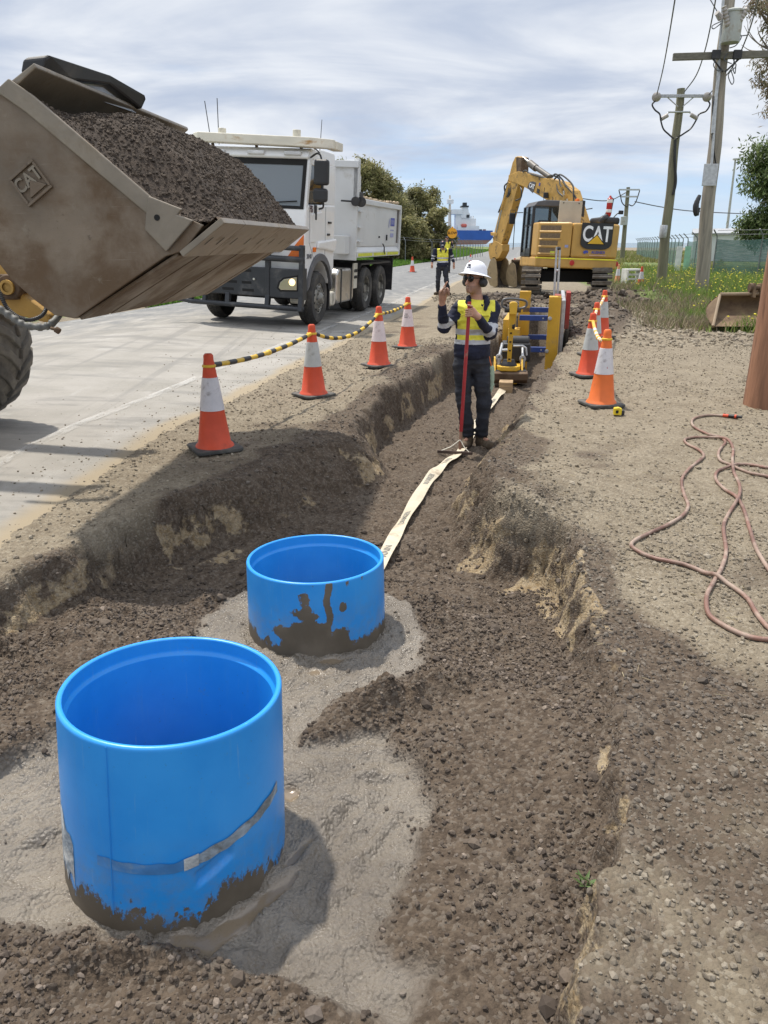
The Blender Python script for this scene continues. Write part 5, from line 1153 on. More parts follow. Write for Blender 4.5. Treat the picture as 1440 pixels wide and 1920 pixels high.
# --- second worker walking on the road shoulder, looking down
Y2 = G(830, 553)[1]; B2 = Vector((*G(829, 553, .03), .03)); Y2 = B2.y
def w2(px, py, dy=0.0): return np.array(D(px, py, Y2 + dy) - B2)
J2 = dict(head=w2(830, 459, -.12), neck=w2(831, 468, -.02), chest=w2(830, 479), waist=w2(830, 491), hip=w2(829, 499), shL=w2(816, 470), shR=w2(844, 469), elL=w2(812, 484, .02), wrL=w2(810, 493, -.05), elR=w2(849, 484, .02), wrR=w2(851, 494, -.05), hpL=w2(823, 504), hpR=w2(835, 504), knL=w2(821, 527, -.05), knR=w2(837, 526, -.12), anL=w2(821, 547, .05), anR=w2(840, 546, -.1), toeL=np.array([-.10, -.14, -.05]), toeR=np.array([.05, -.17, -.05]))
L2 = 'person in navy cap and yellow hi-vis vest walking on road shoulder, looking down'
person.hands[L2] = sum([[(J2['wr' + s], J2['wr' + s] + np.array([0, -.02, -.08]), .03, .034, .02)] + [(J2['wr' + s] + np.array([x, -.02, -.08]), J2['wr' + s] + np.array([x * 1.1, -.05, -.15 - .02 * (abs(x) < .02)]), .011, .009, .008) for x in (-.03, -.01, .01, .03)] + [(J2['wr' + s] + np.array([0, -.04, -.04]), J2['wr' + s] + np.array([.02 * (1 if s == 'L' else -1), -.075, -.09]), .012, .010, .008)] for s in 'LR'], [])
person(B2, J2, math.radians(270 - 6), L2, .012, hat='cap', pitch=R(38), muffs=False, group='road workers', sc=1.3)
# --- traffic controller behind, holding a stop-slow paddle
Y3 = 45.0; B3 = Vector((0, Y3, .05)); B3.x = D(838, 500, Y3).x
def w3(px, py, dy=0.0): return np.array(D(px, py, Y3 + dy) - B3)
J3 = dict(head=w3(838, 447), neck=w3(838, 454), chest=w3(838, 462), waist=w3(838, 471), hip=w3(838, 477), shL=w3(830, 456), shR=w3(846, 456), elL=w3(828, 466), wrL=w3(830, 474, -.06), elR=w3(849, 463), wrR=w3(848, 455, -.18), hpL=w3(835, 481), hpR=w3(842, 481), knL=w3(835, 495), knR=w3(842, 495), anL=w3(834, 508), anR=w3(842, 508))
J3['anL'][2] = J3['anR'][2] = .10
L3_ = 'person in navy cap mostly hidden behind the walking worker, holding an orange paddle sign'
person.hands[L3_] = [(J3['wrR'], J3['wrR'] + np.array([0, -.01, .07]), .03, .035, .02), (J3['wrL'], J3['wrL'] + np.array([0, -.02, -.08]), .03, .03, .02)] + [(J3['wrR'] + np.array([-.02, -.02, .02 * i]), J3['wrR'] + np.array([.025, -.045, .02 * i + .01]), .011, .009, .008) for i in range(1, 5)] + [(J3['wrR'] + np.array([.02, .0, .05]), J3['wrR'] + np.array([0, -.04, .10]), .012, .01, .008)]
person(B3, J3, math.radians(285), L3_, .014, hat='cap', muffs=False, group='road workers', sc=1.3)
pd = thing('paddle_sign', B3 + Vector(J3['wrR']) + Vector((0, -.02, .05)), 0, 'orange round paddle sign reading SLOW held up above the walking worker', 'sign')
pc = D(848, 437, Y3 - .2) - pd.location
mb = MB(); mb.cyl((0, 0, -.9), (pc.x, 0, pc.z), .017, n=8); mb.build('pole', m_black, pd)
mb = MB(); mb.cyl((pc.x, -.02, pc.z), (pc.x, -.035, pc.z), .27, n=32, smooth=False); fc = mb.build('sign_face', mat('orange_sign', (.78, .36, .02), .5, var=.05), pd)
lettering('sign_letters', 'SLOW', .19, .004, Matrix.Translation((pc.x, -.038, pc.z)) @ Matrix.Rotation(R(90), 4, 'X'), m_dark, fc, .95)
mb = MB(); mb.box((pc.x - .05, -.03, pc.z + .26), (pc.x + .05, -.02, pc.z + .33)); mb.build('top_cap', bpy.data.materials['orange_sign'], pd)
# ------------------------------------------------------------------ traffic cones and striped poles
m_cone = mat('faded_orange_cone', (.62, .07, .022), .55, var=.10, vs=5, dirt=(.36, .07, .04), ds=5, dt=(.52, .75), bmp=.05)
m_cone2 = mat('bright_orange_cone', (.74, .155, .025), .55, var=.08, vs=5, dirt=(.5, .14, .06), ds=6, dt=(.55, .75))
def collar_mat(name, c, d): return mat(name, c, .5, var=.08, vs=10, dirt=d, ds=7, dt=(.52, .66), bmp=.1, bs=40)
m_col = collar_mat('scuffed_reflective_collar', (.62, .60, .62), (.36, .33, .33)); m_col2 = collar_mat('grey_reflective_collar', (.46, .47, .46), (.33, .33, .31)); m_col3 = collar_mat('pinkish_reflective_collar', (.70, .60, .60), (.52, .42, .42))
m_base = mat('cone_rubber_base', (.055, .055, .052), .8, var=.2, dirt=(.16, .15, .13), ds=6, dt=(.45, .7))
def cone(x, y, rz, label, mc=None, mcol=None, h=.79, band=True, tilt=0.0, z=None, group='orange traffic cones', parts=True):
    t = thing('traffic_cone', (x, y, (H(x, y) + .012) if z is None else z), rz, label, 'traffic cone', group, rot=(0, tilt, rz))
    s = h / .79; mc = mc or m_cone; mcol = mcol or m_col
    mb = MB(); q = .195 * s; ch = .03 * s
    P = [(-q + ch, -q), (q - ch, -q), (q, -q + ch), (q, q - ch), (q - ch, q), (-q + ch, q), (-q, q - ch), (-q, -q + ch)]
    mb.prism(P, 0, .028 * s, 'z'); mb.build('base', m_base, t, .006)
    r0, r1 = .140 * s, .034 * s
    def rr(z): return r0 + (r1 - r0) * (z - .03 * s) / (.76 * s)
    mb = MB(); pr = [(rr(.03 * s) + .022 * s, .026 * s), (rr(.03 * s) + .012 * s, .045 * s), (rr(.06 * s), .06 * s), (rr(.30 * s), .30 * s), (rr(.72 * s), .72 * s), (.040 * s, .745 * s), (.040 * s, .775 * s), (.028 * s, .79 * s), (0, .79 * s)]
    mb.lathe(pr, n=36); mb.build('cone_body', mc, t)
    mb = MB(); a, b = .335 * s, .60 * s; mb.lathe([(rr(a) + .001, a - .001), (rr(a) + .004, a), (rr(b) + .004, b), (rr(b) + .001, b + .001)], n=36); mb.build('reflective_collar', mcol, t)
    if band:
        mb = MB(); mb.lathe([(.048 * s, .680 * s), (.056 * s, .684 * s), (.056 * s, .700 * s), (.046 * s, .704 * s)], n=24); mb.build('pole_ring', m_barY, t, .002)
    return t
m_barY = mat('barrier_yellow', (.72, .46, .04), .45, var=.1, vs=9); m_barK = mat('barrier_black', (.03, .03, .032), .5, var=.1, vs=9)
m_barO = mat('barrier_orange', (.78, .40, .06), .45, var=.1, vs=9); m_barW = mat('barrier_white', (.68, .66, .60), .5, var=.1, vs=9)
def top_of(c, f=.69): return c.matrix_basis @ Vector((0, 0, .79 * f / .79))
def barrier(c0, c1, sag, label, n=16, mA=None, mB=None, r=.021, group='striped barrier poles clipped between cones'):
    a = top_of(c0); b = top_of(c1); d = (b - a).normalized(); a = a + d * .05; b = b - d * .05
    t = thing('barrier_pole', a, 0, label, 'barrier pole', group)
    P = [a + (b - a) * (i / 64) - Vector((0, 0, sag * 4 * (i / 64) * (1 - i / 64))) - a for i in range(65)]
    mb = MB(); mb.tube(P, r, 12); mb.build('pole', mA or m_barY, t)
    k = 64 // n
    for i in range(0, n, 2):
        mb = MB(); mb.tube(P[i * k:(i + 1) * k + 1], r + .0015, 12, False); mb.build('stripe', mB or m_barK, t)
    mb = MB(); q = P[32]; dq = (P[33] - P[31]).normalized(); mb.tube([q - dq * .03, q - dq * .02, q + dq * .02, q + dq * .03], [r, r + .006, r + .006, r], 12); mb.build('joint', mA or m_barY, t)
    return t
CL = [cone(-1.42, 6.28, R(28), 'traffic cone nearest the loader with scuffed white collar, front of the left row', mcol=m_col), cone(-.80, 8.70, R(38), 'traffic cone with grey collar, second along the road edge', mcol=m_col2), cone(-.07, 10.62, R(30), 'traffic cone with plain pinkish collar, third along the road edge', mcol=m_col3), cone(.38, 12.7, R(50), 'traffic cone with marked pinkish collar, last of the road edge row beside the worker', mcol=m_col3)]
mb = MB(); M_ = CL[3]
for k, (z, w_) in enumerate(((.53, .05), (.50, .08), (.475, .06))):
    a0 = R(-98 - 50); r_ = .14 - .106 * (z - .03) / .76 + .0055; aw = w_ / r_
    mb.lathe([(r_, z - .004), (r_, z + .004)], n=8, a0=a0 - aw / 2 - .2, a1=a0 + aw / 2 - .2)
mb.build('collar_lettering', m_dark, M_)
barrier(CL[0], CL[1], .05, 'yellow and black striped pole between the two nearest road edge cones', 16)
barrier(CL[1], CL[2], .16, 'sagging yellow and black striped pole between second and third road edge cones', 16)
barrier(CL[2], CL[3], .03, 'yellow and black striped pole between the two farthest road edge cones', 14)
CR = [cone(2.33, 8.18, R(12), 'bright orange cone with dirty white collar beside the tape measure', mc=m_cone2, mcol=m_col), cone(2.66, 10.05, R(14), 'red orange cone with grey collar standing just behind the bright orange cone', mcol=m_col2), cone(3.22, 12.0, R(10), 'partly hidden orange cone in the middle of the right hand row', mcol=m_col2), cone(3.82, 13.8, R(20), 'farthest orange cone of the right hand row near the excavator spoil', mcol=m_col2)]
mb = MB(); z = .40; r_ = .14 - .106 * (z - .03) / .76 + .0055
mb.add([(r_ * math.sin(-.25), -r_ * math.cos(-.25), z - .02), (r_ * math.sin(-.05), -r_ * math.cos(-.05), z - .02), (r_ * .97 * math.sin(-.15), -r_ * .97 * math.cos(-.15), z + .02)], [(0, 1, 2)])
mb.build('collar_mark', m_red, CR[0])
barrier(CR[0], CR[1], .10, 'orange and white striped pole clipped to the bright orange cone', 14, m_barO, m_barW)
barrier(CR[1], CR[2], .03, 'orange and white striped pole in the middle of the right row', 12, m_barO, m_barW)
barrier(CR[2], CR[3], .03, 'orange and white striped pole at the far end of the right row', 12, m_barO, m_barW)
for (px, py, lb) in ((773, 512, 'small far cone on the road left of the walking worker'), (882, 497, 'distant cone on the road behind the white hard hat')):
    x, y = G(px, py, .1); cone(x, y, .3, lb, band=False, z=float(road_z(np.array(x), np.array(y))), mcol=m_col)
x, y = G(964, 510); cone(x, y, .4, 'distant cone on the road shoulder right of the excavator bucket', band=False, z=.0)
x, y = G(1200, 541); cone(x, y, .2, 'far cone on rough ground right of the white crate', band=False, mcol=m_col)
x, y = G(1157, 533); cone(x, y, .2, 'pale far cone on rough ground left of the white crate', band=False, mc=mat('pale_orange', (.68, .30, .15), .6), mcol=m_col)
# white plastic crate
x, y = G(1183, 537); cr_ = thing('plastic_crate', (x, y, H(x, y)), .15, 'white slatted plastic crate on rough ground beyond the excavator', 'crate')
m_pl = mat('white_plastic', (.66, .66, .62), .5, dirt=(.4, .38, .33), ds=4)
for nm, lo, hi in (('side_panel', (-.33, -.28, 0), (-.27, .28, .62)), ('side_panel', (.27, -.28, 0), (.33, .28, .62)), ('top_panel', (-.33, -.28, .60), (.33, .28, .67))): mb = MB(); mb.box(lo, hi); mb.build(nm, m_pl, cr_, .01)
for i in range(3): mb = MB(); mb.box((-.27, -.26, .08 + .17 * i), (.27, -.22, .16 + .17 * i)); mb.build('slat', m_pl, cr_, .008)
# tape measure
x, y = G(1158, 779); tmz = H(x, y) + .012; tm = thing('tape_measure', (x, y, tmz), R(-8), 'small yellow and black tape measure lying on gravel beside orange cone', 'tape measure')
mb = MB(); mb.prism([(-.045, 0), (.03, 0), (.04, .02), (.035, .065), (.0, .078), (-.045, .07)], -.03, .03, 'y'); mb.build('case', mat('yellow_case', (.70, .52, .02), .4), tm, .008)
mb = MB(); mb.box((-.025, -.034, .02), (.0, -.03, .05)); mb.build('badge', m_dark, tm); mb = MB(); mb.box((.03, -.032, .0), (.062, .032, .05)); mb.build('grip', m_black, tm, .008)
# ------------------------------------------------------------------ garden hose on the right
m_gh = mat('dusty_red_hose', (.19, .10, .075), .5, var=.25, vs=4, dirt=(.33, .25, .20), ds=3.5, dt=(.42, .62), stretch=(1, 1, 1))
def zz_(px, py): return (1160 + px * 280 / 1144, 760 + py * 470 / 1920)
HP = [(800, 92), (700, 82), (610, 95), (560, 130), (580, 175), (680, 228), (770, 250), (815, 300), (765, 370), (775, 430), (860, 470), (980, 530), (1090, 560), (1180, 572), (1330, 560), (1360, 520), (1250, 500), (1130, 500), (1040, 475), (940, 465), (830, 490), (750, 530), (745, 590), (810, 660), (900, 725), (960, 830), (1000, 970), (1050, 1110), (1140, 1260), (1260, 1420), (1380, 1650), (1330, 1800), (1140, 1808), (960, 1770), (770, 1680), (680, 1600), (672, 1480), (730, 1360), (790, 1250), (820, 1130), (800, 960), (830, 860), (910, 740), (925, 640), (880, 540), (868, 440), (872, 350), (830, 285), (720, 255), (600, 255), (510, 270), (520, 310), (610, 355), (650, 400), (600, 450), (520, 520), (480, 600), (500, 700), (530, 780), (500, 850), (400, 920), (250, 990), (130, 1050), (95, 1100), (170, 1150), (330, 1200), (500, 1240), (640, 1290), (760, 1345), (880, 1410), (980, 1490), (1050, 1600), (1120, 1690), (1200, 1760)]
pts = []
for i, q in enumerate(HP):
    x, y = G(*zz_(*q)); pts.append(Vector((x, y, 0)))
pts = catmull(pts, 9)
zs = terrain(np.array([p.x for p in pts]), np.array([p.y for p in pts]))[0]
zs = np.convolve(np.pad(zs, 4, mode='edge'), np.ones(9) / 9, 'valid')
arr = np.array([[p.x, p.y] for p in pts]); lift = np.zeros(len(pts))
for i in range(len(pts)):                                           # later turns lie over earlier ones
    dd = np.hypot(arr[:max(0, i - 14), 0] - arr[i, 0], arr[:max(0, i - 14), 1] - arr[i, 1])
    if len(dd) and dd.min() < .05: lift[i] = .024 * (1 - dd.min() / .05)
lift = np.convolve(np.pad(lift, 3, mode='edge'), np.ones(7) / 7, 'valid')
x0, y0 = arr[0]; hose = thing('garden_hose', (0, 0, 0), 0, 'long dusty red brown hose looped over the gravel on the right', 'hose')
mb = MB(); mb.tube([Vector((arr[i, 0], arr[i, 1], float(zs[i]) + .014 + float(lift[i]))) for i in range(len(pts))], .0115, 10); mb.build('tubing', m_gh, hose)
a = Vector((arr[0, 0], arr[0, 1], float(zs[0]) + .017)); xe, ye = G(1391, 787); b_ = Vector((xe, ye, H(xe, ye) + .02)); d = b_ - a
mb = MB(); mb.tube([a - d * .02, a + d * .28], .016, 12); mb.build('coupling', m_cone, hose, .002); mb = MB(); mb.tube([a + d * .28, a + d * .6, a + d * .62, a + d], [.017, .019, .016, .013], 12); nz = mb.build('nozzle', m_black, hose, .002)
mb = MB(); mb.tube([a + d * .60, a + d * .70], .0195, 12); mb.build('nozzle_ring', m_cone, nz)
# ------------------------------------------------------------------ marker tape in the trench
tape = thing('marker_tape', (0, 0, 0), 0, 'long cream plastic warning tape with black printed words laid along trench floor', 'tape')
TP = [(690, 1090, -.30), (722, 1037, -.29), (752, 985, -.30), (784, 930, -.33), (812, 890, -.34), (836, 868, -.35), (862, 851, -.36), (881, 822, -.365), (893, 800, -.37), (915, 770, -.38), (933, 746, -.40), (946, 730, -.41)]
tp = []
for px, py, z in TP:
    x, y = G(px, py, z); tp.append(Vector((x, y, 0)))
tp = catmull(tp, 14); tz_ = terrain(np.array([p.x for p in tp]), np.array([p.y for p in tp]))[0]; tz_ = np.convolve(np.pad(tz_, 8, mode='edge'), np.ones(17) / 17, 'valid') + .034
n = len(tp); A_ = []; B_ = []
for i in range(n):
    dd = (tp[min(i + 1, n - 1)] - tp[max(i - 1, 0)]).normalized(); s = Vector((dd.y, -dd.x, 0)); wd = .048
    w1 = .010 * math.sin(i * .35) + .012 * math.sin(i * .13 + 1)
    A_.append(Vector((tp[i].x, tp[i].y, float(tz_[i]))) - s * wd + Vector((0, 0, w1 + .004))); B_.append(Vector((tp[i].x, tp[i].y, float(tz_[i]))) + s * wd + Vector((0, 0, -w1 + .006)))
m_tp = mat('cream_plastic_tape', (.60, .53, .40), .45, var=.1, vs=5, dirt=(.30, .235, .165), ds=5, dt=(.48, .72), bmp=.3, bs=14)
mb = MB(); Cm = [(a + b) / 2 + Vector((0, 0, .004)) for a, b in zip(A_, B_)]; mb.quadstrip(A_, Cm, True); mb.quadstrip(Cm, B_, True); lowA = [p - Vector((0, 0, .002)) for p in A_]; lowB = [p - Vector((0, 0, .002)) for p in B_]; mb.quadstrip(lowB, lowA, True); mb.build('tape_strip', m_tp, tape, sharp=False)
m_ink = mat('faded_black_print', (.23, .22, .19), .6, var=.3, vs=30)
words = [(.10, 'MAIN'), (.20, 'DANGER'), (.34, 'MARKER'), (.46, 'TAPE'), (.60, 'MAIN'), (.86, 'DANGER')]
for fpos, wtxt in words:
    i = int(fpos * n); me = text_mesh(wtxt, .072, .0, 1.2); L_ = Vector((0, 0, 0))
    acc = [0]; 
    for j in range(1, n): acc.append(acc[-1] + (Cm[j] - Cm[j - 1]).length)
    s0 = acc[i]
    for v in me.vertices:
        s = s0 + v.co.x; j = int(np.searchsorted(acc, s)) - 1; j = max(0, min(n - 2, j)); t = (s - acc[j]) / max(acc[j + 1] - acc[j], 1e-6)
        aa = A_[j].lerp(A_[j + 1], t); bb = B_[j].lerp(B_[j + 1], t); cc = Cm[j].lerp(Cm[j + 1], t); k = -v.co.y / .055
        p = cc.lerp(aa, -k) if k < 0 else cc.lerp(bb, k); v.co = p + Vector((0, 0, .003))
    me.materials.clear(); me.materials.append(m_ink); me.name = 'printed_word'; o = bpy.data.objects.new('printed_word', me); COL.objects.link(o); o.parent = tape
# ------------------------------------------------------------------ plate compactor on a timber block
cx_, cy_ = G(952, 724, -.42); CB = Vector((cx_, cy_ + .15, -.42)); pc_ = thing('plate_compactor', CB, R(-6), 'yellow vibrating plate compactor standing in the trench with its handle raised', 'compactor')
bx, by = G(948, 734, -.42); bz = H(bx, by); blk = thing('timber_block', (bx, by, bz - .01), R(-10), 'short rough timber block under the front of the compactor plate', 'timber block')
mb = MB(); mb.box((-.10, -.08, .0), (.10, .16, .17)); mb.build('block', mat('weathered_timber_block', (.36, .25, .14), .8, var=.25, vs=6, dirt=(.20, .15, .10), ds=5, stretch=(1, 1, 5)), blk, .006)
def C(px, py, dy=0.0): return pc_.matrix_basis.inverted() @ D(px, py, CB.y + dy)
def q4(x, y): return (900 + x / 8, 540 + y / 8)
m_cy = mat('compactor_yellow', (.66, .40, .035), .45, var=.08, dirt=(.40, .27, .10), ds=5, dt=(.52, .75))
a, b = C(*q4(195, 1400)), C(*q4(690, 1400)); zb = a.z
mb = MB(); mb.prism([(-.25, zb + .06), (-.27, zb + .16), (-.20, zb + .19), (.42, zb + .16), (.50, zb + .24), (.48, zb + .08), (.36, zb), (-.16, zb)], a.x, b.x, 'x'); mb.build('base_plate', m_rust, pc_, .012)
mb = MB(); mb.box((a.x + .02, -.21, zb + .10), (b.x - .02, .3, zb + .20)); mb.build('plate_rim', m_black, pc_, .01)
cxm = C(*q4(420, 1200)).x
mb = MB(); z1 = C(*q4(420, 1290)).z; P = [(cxm - .17, -.16), (cxm - .12, -.24), (cxm + .12, -.24), (cxm + .17, -.16), (cxm + .22, .22), (cxm - .22, .22)]
mb.prism(P, zb + .19, zb + .26, 'z'); mb.build('top_plate', m_cy, pc_, .012)
for sx_ in (-1, 1):
    mb = MB(); mb.prism([(-.2, zb + .18), (.2, zb + .18), (.16, zb + .36), (-.02, zb + .36)], cxm + sx_ * .205 - .012, cxm + sx_ * .205 + .012, 'x'); mb.build('side_gusset', m_cy, pc_, .006)
mb = MB(); mb.lathe([(.125, 0), (.125, .03), (.10, .06), (.085, .10), (.0, .10)], (cxm, -.10, zb + .25), 24); mb.build('pivot_boot', m_black, pc_)
for x, y, x2, y2 in ((335, 830, 285, 1040), (640, 900, 640, 1060)):
    p, q = C(*q4(x, y), .12), C(*q4(x2, y2), -.02); mb = MB(); mb.cyl(p, q, .022, n=12); st = mb.build('damper_rod', m_galv, pc_); mb = MB(); mb.cyl(q, q + Vector((0, .0, -.13)), .038, n=14); mb.lathe([(.02, -.03), (.05, -.03), (.05, .03), (.02, .03)], q, 16, (0, 1, 0)); mb.build('damper_eye', m_galv, st)
mb = MB(); p = C(*q4(600, 800), .25); mb.cyl(p + Vector((-.20, 0, 0)), p + Vector((.14, 0, 0)), .085, n=22); mb.box((p.x - .26, p.y - .12, zb + .28), (p.x + .16, p.y + .3, p.z - .02)); mb.build('engine', m_black, pc_, .02)
mb = MB(); mb.tube([C(*q4(500, 870), .05), C(*q4(640, 868), .05), C(*q4(690, 900), .05), C(*q4(700, 1010), .05)], .016, 8); mb.tube([C(*q4(330, 935), .05), C(*q4(410, 930), .05)], .022, 8); mb.build('guard_frame', m_galv, pc_)
# handle arm leaning towards the viewer, control head, hoop
p0, p1, p2, p3 = C(*q4(435, 1160), -.16), C(*q4(448, 900), -.22), C(*q4(470, 620), -.28), C(*q4(490, 370), -.34)
mb = MB()
for p, q, w0, w1 in ((p0, p1, .030, .032), (p1, p2, .032, .036), (p2, p3, .036, .05)):
    mb.add([p + Vector((-w0, -.02, 0)), p + Vector((w0, -.02, 0)), p + Vector((w0, .03, 0)), p + Vector((-w0, .03, 0)), q + Vector((-w1, -.02, 0)), q + Vector((w1, -.02, 0)), q + Vector((w1, .03, 0)), q + Vector((-w1, .03, 0))], [(0, 1, 5, 4), (1, 2, 6, 5), (2, 3, 7, 6), (3, 0, 4, 7), (3, 2, 1, 0), (4, 5, 6, 7)])
arm_ = mb.build('handle_arm', m_cy, pc_)
for f in (.18, .42, .66, .9): p = p0.lerp(p2, f); mb = MB(); mb.box((p.x - .018, p.y - .024, p.z - .012), (p.x + .012, p.y - .018, p.z + .012)); mb.build('adjust_hole', m_dark, arm_)
mb = MB(); p = C(*q4(500, 570), -.28); mb.lathe([(0, -.02), (.045, -.02), (.055, .02), (0, .03)], p, 16, (1, 0, 0)); mb.build('knob', m_black, arm_, .004)
mb = MB(); q = C(*q4(498, 300), -.34); mb.prism([(q.x - .05, q.z - .09), (q.x + .05, q.z - .09), (q.x + .058, q.z + .07), (q.x + .03, q.z + .09), (q.x - .03, q.z + .09), (q.x - .058, q.z + .07)], q.y - .07, q.y + .05, 'y'); mb.build('control_head', m_cy, arm_, .012)
mb = MB(); mb.cyl(C(*q4(370, 330), -.34), C(*q4(610, 330), -.34), .036, n=16); mb.build('cross_tube', m_black, arm_, .004)
mb = MB(); mb.tube(catmull([C(*q4(x, y), -.36) for x, y in ((385, 300), (345, 280), (330, 250), (345, 190), (390, 165), (520, 165), (660, 185), (700, 215), (690, 275), (640, 300), (600, 305))], 6), .017, 10); mb.build('hand_hoop', mat('grey_handle', (.12, .12, .12), .4, metal=.4), arm_)
# ------------------------------------------------------------------ trench shoring: yellow panels, blue struts, red panel behind
SY = 14.0; sb = thing('trench_shoring', (2.65, SY, -.9), R(-12), 'yellow steel trench shoring panels held apart by blue struts', 'trench shoring')
m_sh = mat('shoring_yellow', (.58, .33, .025), .5, var=.1, dirt=(.36, .24, .10), ds=3, dt=(.52, .75)); m_sb = mat('shoring_blue', (.02, .05, .20), .45, var=.15, dirt=(.10, .10, .13), ds=5); m_sr = mat('shoring_red', (.34, .03, .02), .5, var=.15, dirt=(.2, .08, .05), ds=4)
SI = sb.matrix_basis.inverted()
def SP(px, py, dy=0.0): return SI @ D(px, py, SY + dy)
def post(x0, x1, y0, y1, ztop, m, nm): mb = MB(); mb.prism([(x0, y0), (x1, y0), (x1, y0 + .05), (x1 - .06, y0 + .05), (x1 - .06, y1 - .05), (x1, y1 - .05), (x1, y1), (x0, y1)], .0, ztop, 'z'); return mb.build(nm, m, sb, .006)
rt = SP(1030, 556); rt2 = SP(1053, 556); lt = SP(960, 590); lt2 = SP(976, 590)
post(rt.x, rt2.x, -.05, .30, rt.z, m_sh, 'panel_post'); o = post(lt.x - .06, lt2.x, -.05, .25, lt.z - .25, m_sh, 'panel_post')
l3 = SP(975, 546, 1.6); l4 = SP(996, 546, 1.6)
post(l3.x, l4.x, 1.5, 1.75, l3.z, m_sh, 'panel_post')
mb = MB(); mb.box((lt.x - .16, .1, .1), (lt.x - .06, 3.2, lt.z - .1)); mb.build('side_panel', m_sh, sb, .01); mb = MB(); mb.box((rt2.x + .01, .1, .1), (rt2.x + .08, 3.2, rt.z - .06)); mb.build('side_panel', m_galv, sb, .01)
r1_, r2_ = SP(1051, 552, .5), SP(1061, 546, 1.2)
mb = MB(); mb.box((rt2.x - .12, .35, rt.z - .55), (rt2.x + .0, .75, r1_.z)); mb.box((rt2.x + .09, .55, rt.z - .6), (rt2.x + .17, 1.3, r2_.z + .02)); mb.build('red_panel', m_sr, sb, .008)
for py, dy in ((596, .05), (655, .05)): 
    z = SP(1000, py, dy).z; mb = MB(); mb.box((lt2.x - .02, .0, z - .045), (rt.x + .02, .10, z + .045)); s_ = mb.build('strut', m_sb, sb, .006)
    mb = MB(); mb.cyl((rt.x - .08, -.004, z), (rt.x - .08, .0, z), .014, n=10); mb.build('strut_pin', m_galv, s_)
for py, dy in ((581, 1.5), (632, 1.5)):
    z = SP(1000, py, dy).z; mb = MB(); mb.box((lt2.x - .02, 1.5, z - .045), (rt.x + .04, 1.6, z + .045)); mb.build('strut', m_sb, sb, .006)
for p in ((1028, 596), (1022, 657)): q = SP(*p); mb = MB(); mb.lathe([(0, .03), (.03, .025), (.035, 0)], (q.x + .03, -.05, q.z), 14, (0, -1, 0)); mb.build('pin', m_galv, sb)
# access ladder rails standing behind
ld = thing('access_ladder', D(1046, 560, 15.2), R(-12), 'galvanised ladder stiles sticking up out of the trench behind shoring', 'ladder')
LDI = ld.matrix_basis.inverted()
def LP(px, py): return LDI @ D(px, py, 15.2)
for (a, b) in (((1038.5, 560), (1044, 463)), ((1045, 560), (1050, 466))): p, q = LP(*a), LP(*b); p2_ = p - (q - p) * .6; mb = MB(); mb.tube([p2_, q], .020, 8); mb.build('stile', m_galv, ld)
p, q = LP(1041, 507), LP(1049, 507); mb = MB(); mb.tube([p, q], .022, 8); mb.build('rung', m_galv, ld); p, q = LP(1045, 466), LP(1051, 466); mb = MB(); mb.tube([p, q], .03, 8); mb.build('end_cap', m_black, ld)
# ------------------------------------------------------------------ tracked excavator
EC = (6.10, 27.0); EZ = .06
exc = thing('excavator', (EC[0], EC[1], EZ), R(4), 'yellow tracked excavator with black badge panel, working over the trench end', 'excavator')
m_trk = mat('worn_track_steel', (.20, .175, .145), .55, metal=.4, var=.25, vs=8, dirt=(.15, .12, .09), ds=6, dt=(.4, .65))
def track(side):
    q = thing('track', (0, 0, 0), R(-16)); q.parent = exc
    x0 = side * 1.09; Lh, rad = 1.55, .36; zc_ = .42; P = []
    n = 46; per = 4 * Lh + 2 * math.pi * rad
    for i in range(n):
        s = per * i / n
        if s < 2 * Lh: P.append((-Lh + s, zc_ - rad, 0))
        elif s < 2 * Lh + math.pi * rad: a = (s - 2 * Lh) / rad; P.append((Lh + rad * math.sin(a), zc_ - rad * math.cos(a), a))
        elif s < 4 * Lh + math.pi * rad: P.append((Lh - (s - 2 * Lh - math.pi * rad), zc_ + rad, math.pi))
        else: a = math.pi + (s - 4 * Lh - math.pi * rad) / rad; P.append((-Lh + rad * math.sin(a), zc_ - rad * math.cos(a), a))
    mb = MB()
    for y, z, a in P:
        mb.T = Matrix.Translation((x0, y, z)) @ Matrix.Rotation(a, 4, 'X'); mb.box((-.30, -.062, -.045), (.30, .062, -.01)); mb.box((-.30, .02, -.075), (.30, .04, -.045)); mb.box((-.30, -.045, -.065), (.30, -.03, -.045))
    mb.T = None; o = mb.build('track_shoes', m_trk, q); o['kind'] = 'stuff'
    mb = MB(); mb.prism([(-Lh, zc_ - .28), (Lh, zc_ - .28), (Lh + .28, zc_), (Lh, zc_ + .28), (-Lh, zc_ + .28), (-Lh - .28, zc_)], x0 - .18, x0 + .18, 'x'); mb.build('track_frame', m_dark, q, .03)
track(-1); track(1)
mb = MB(); mb.T = Matrix.Rotation(R(-16), 4, 'Z'); mb.box((-.85, -.9, .38), (.85, .9, .75)); mb.T = None; mb.cyl((0, 0, .6), (0, 0, .95), .62, n=24); mb.build('undercarriage', m_dark, exc, .03)
hs_ = thing('house', (0, 0, 0)); hs_.parent = exc; hs_.rotation_euler = (R(-.4), R(1.8), 0)
z0, z1, z2 = .80, 1.12, 2.17
base = [(-1.30, -.75), (-.42, -1.64), (.1, -1.70), (.85, -1.68), (1.12, -1.50), (1.28, -1.05), (1.28, 1.1), (.6, 1.35), (-1.30, 1.35)]
mb = MB(); mb.prism(base, z0, z1, 'z'); mb.build('lower_skirt', m_cat, hs_, .05, 3)
up_ = [(-.40, -1.62), (.1, -1.68), (.85, -1.66), (1.10, -1.48), (1.26, -1.05), (1.26, .3), (-.40, .3)]
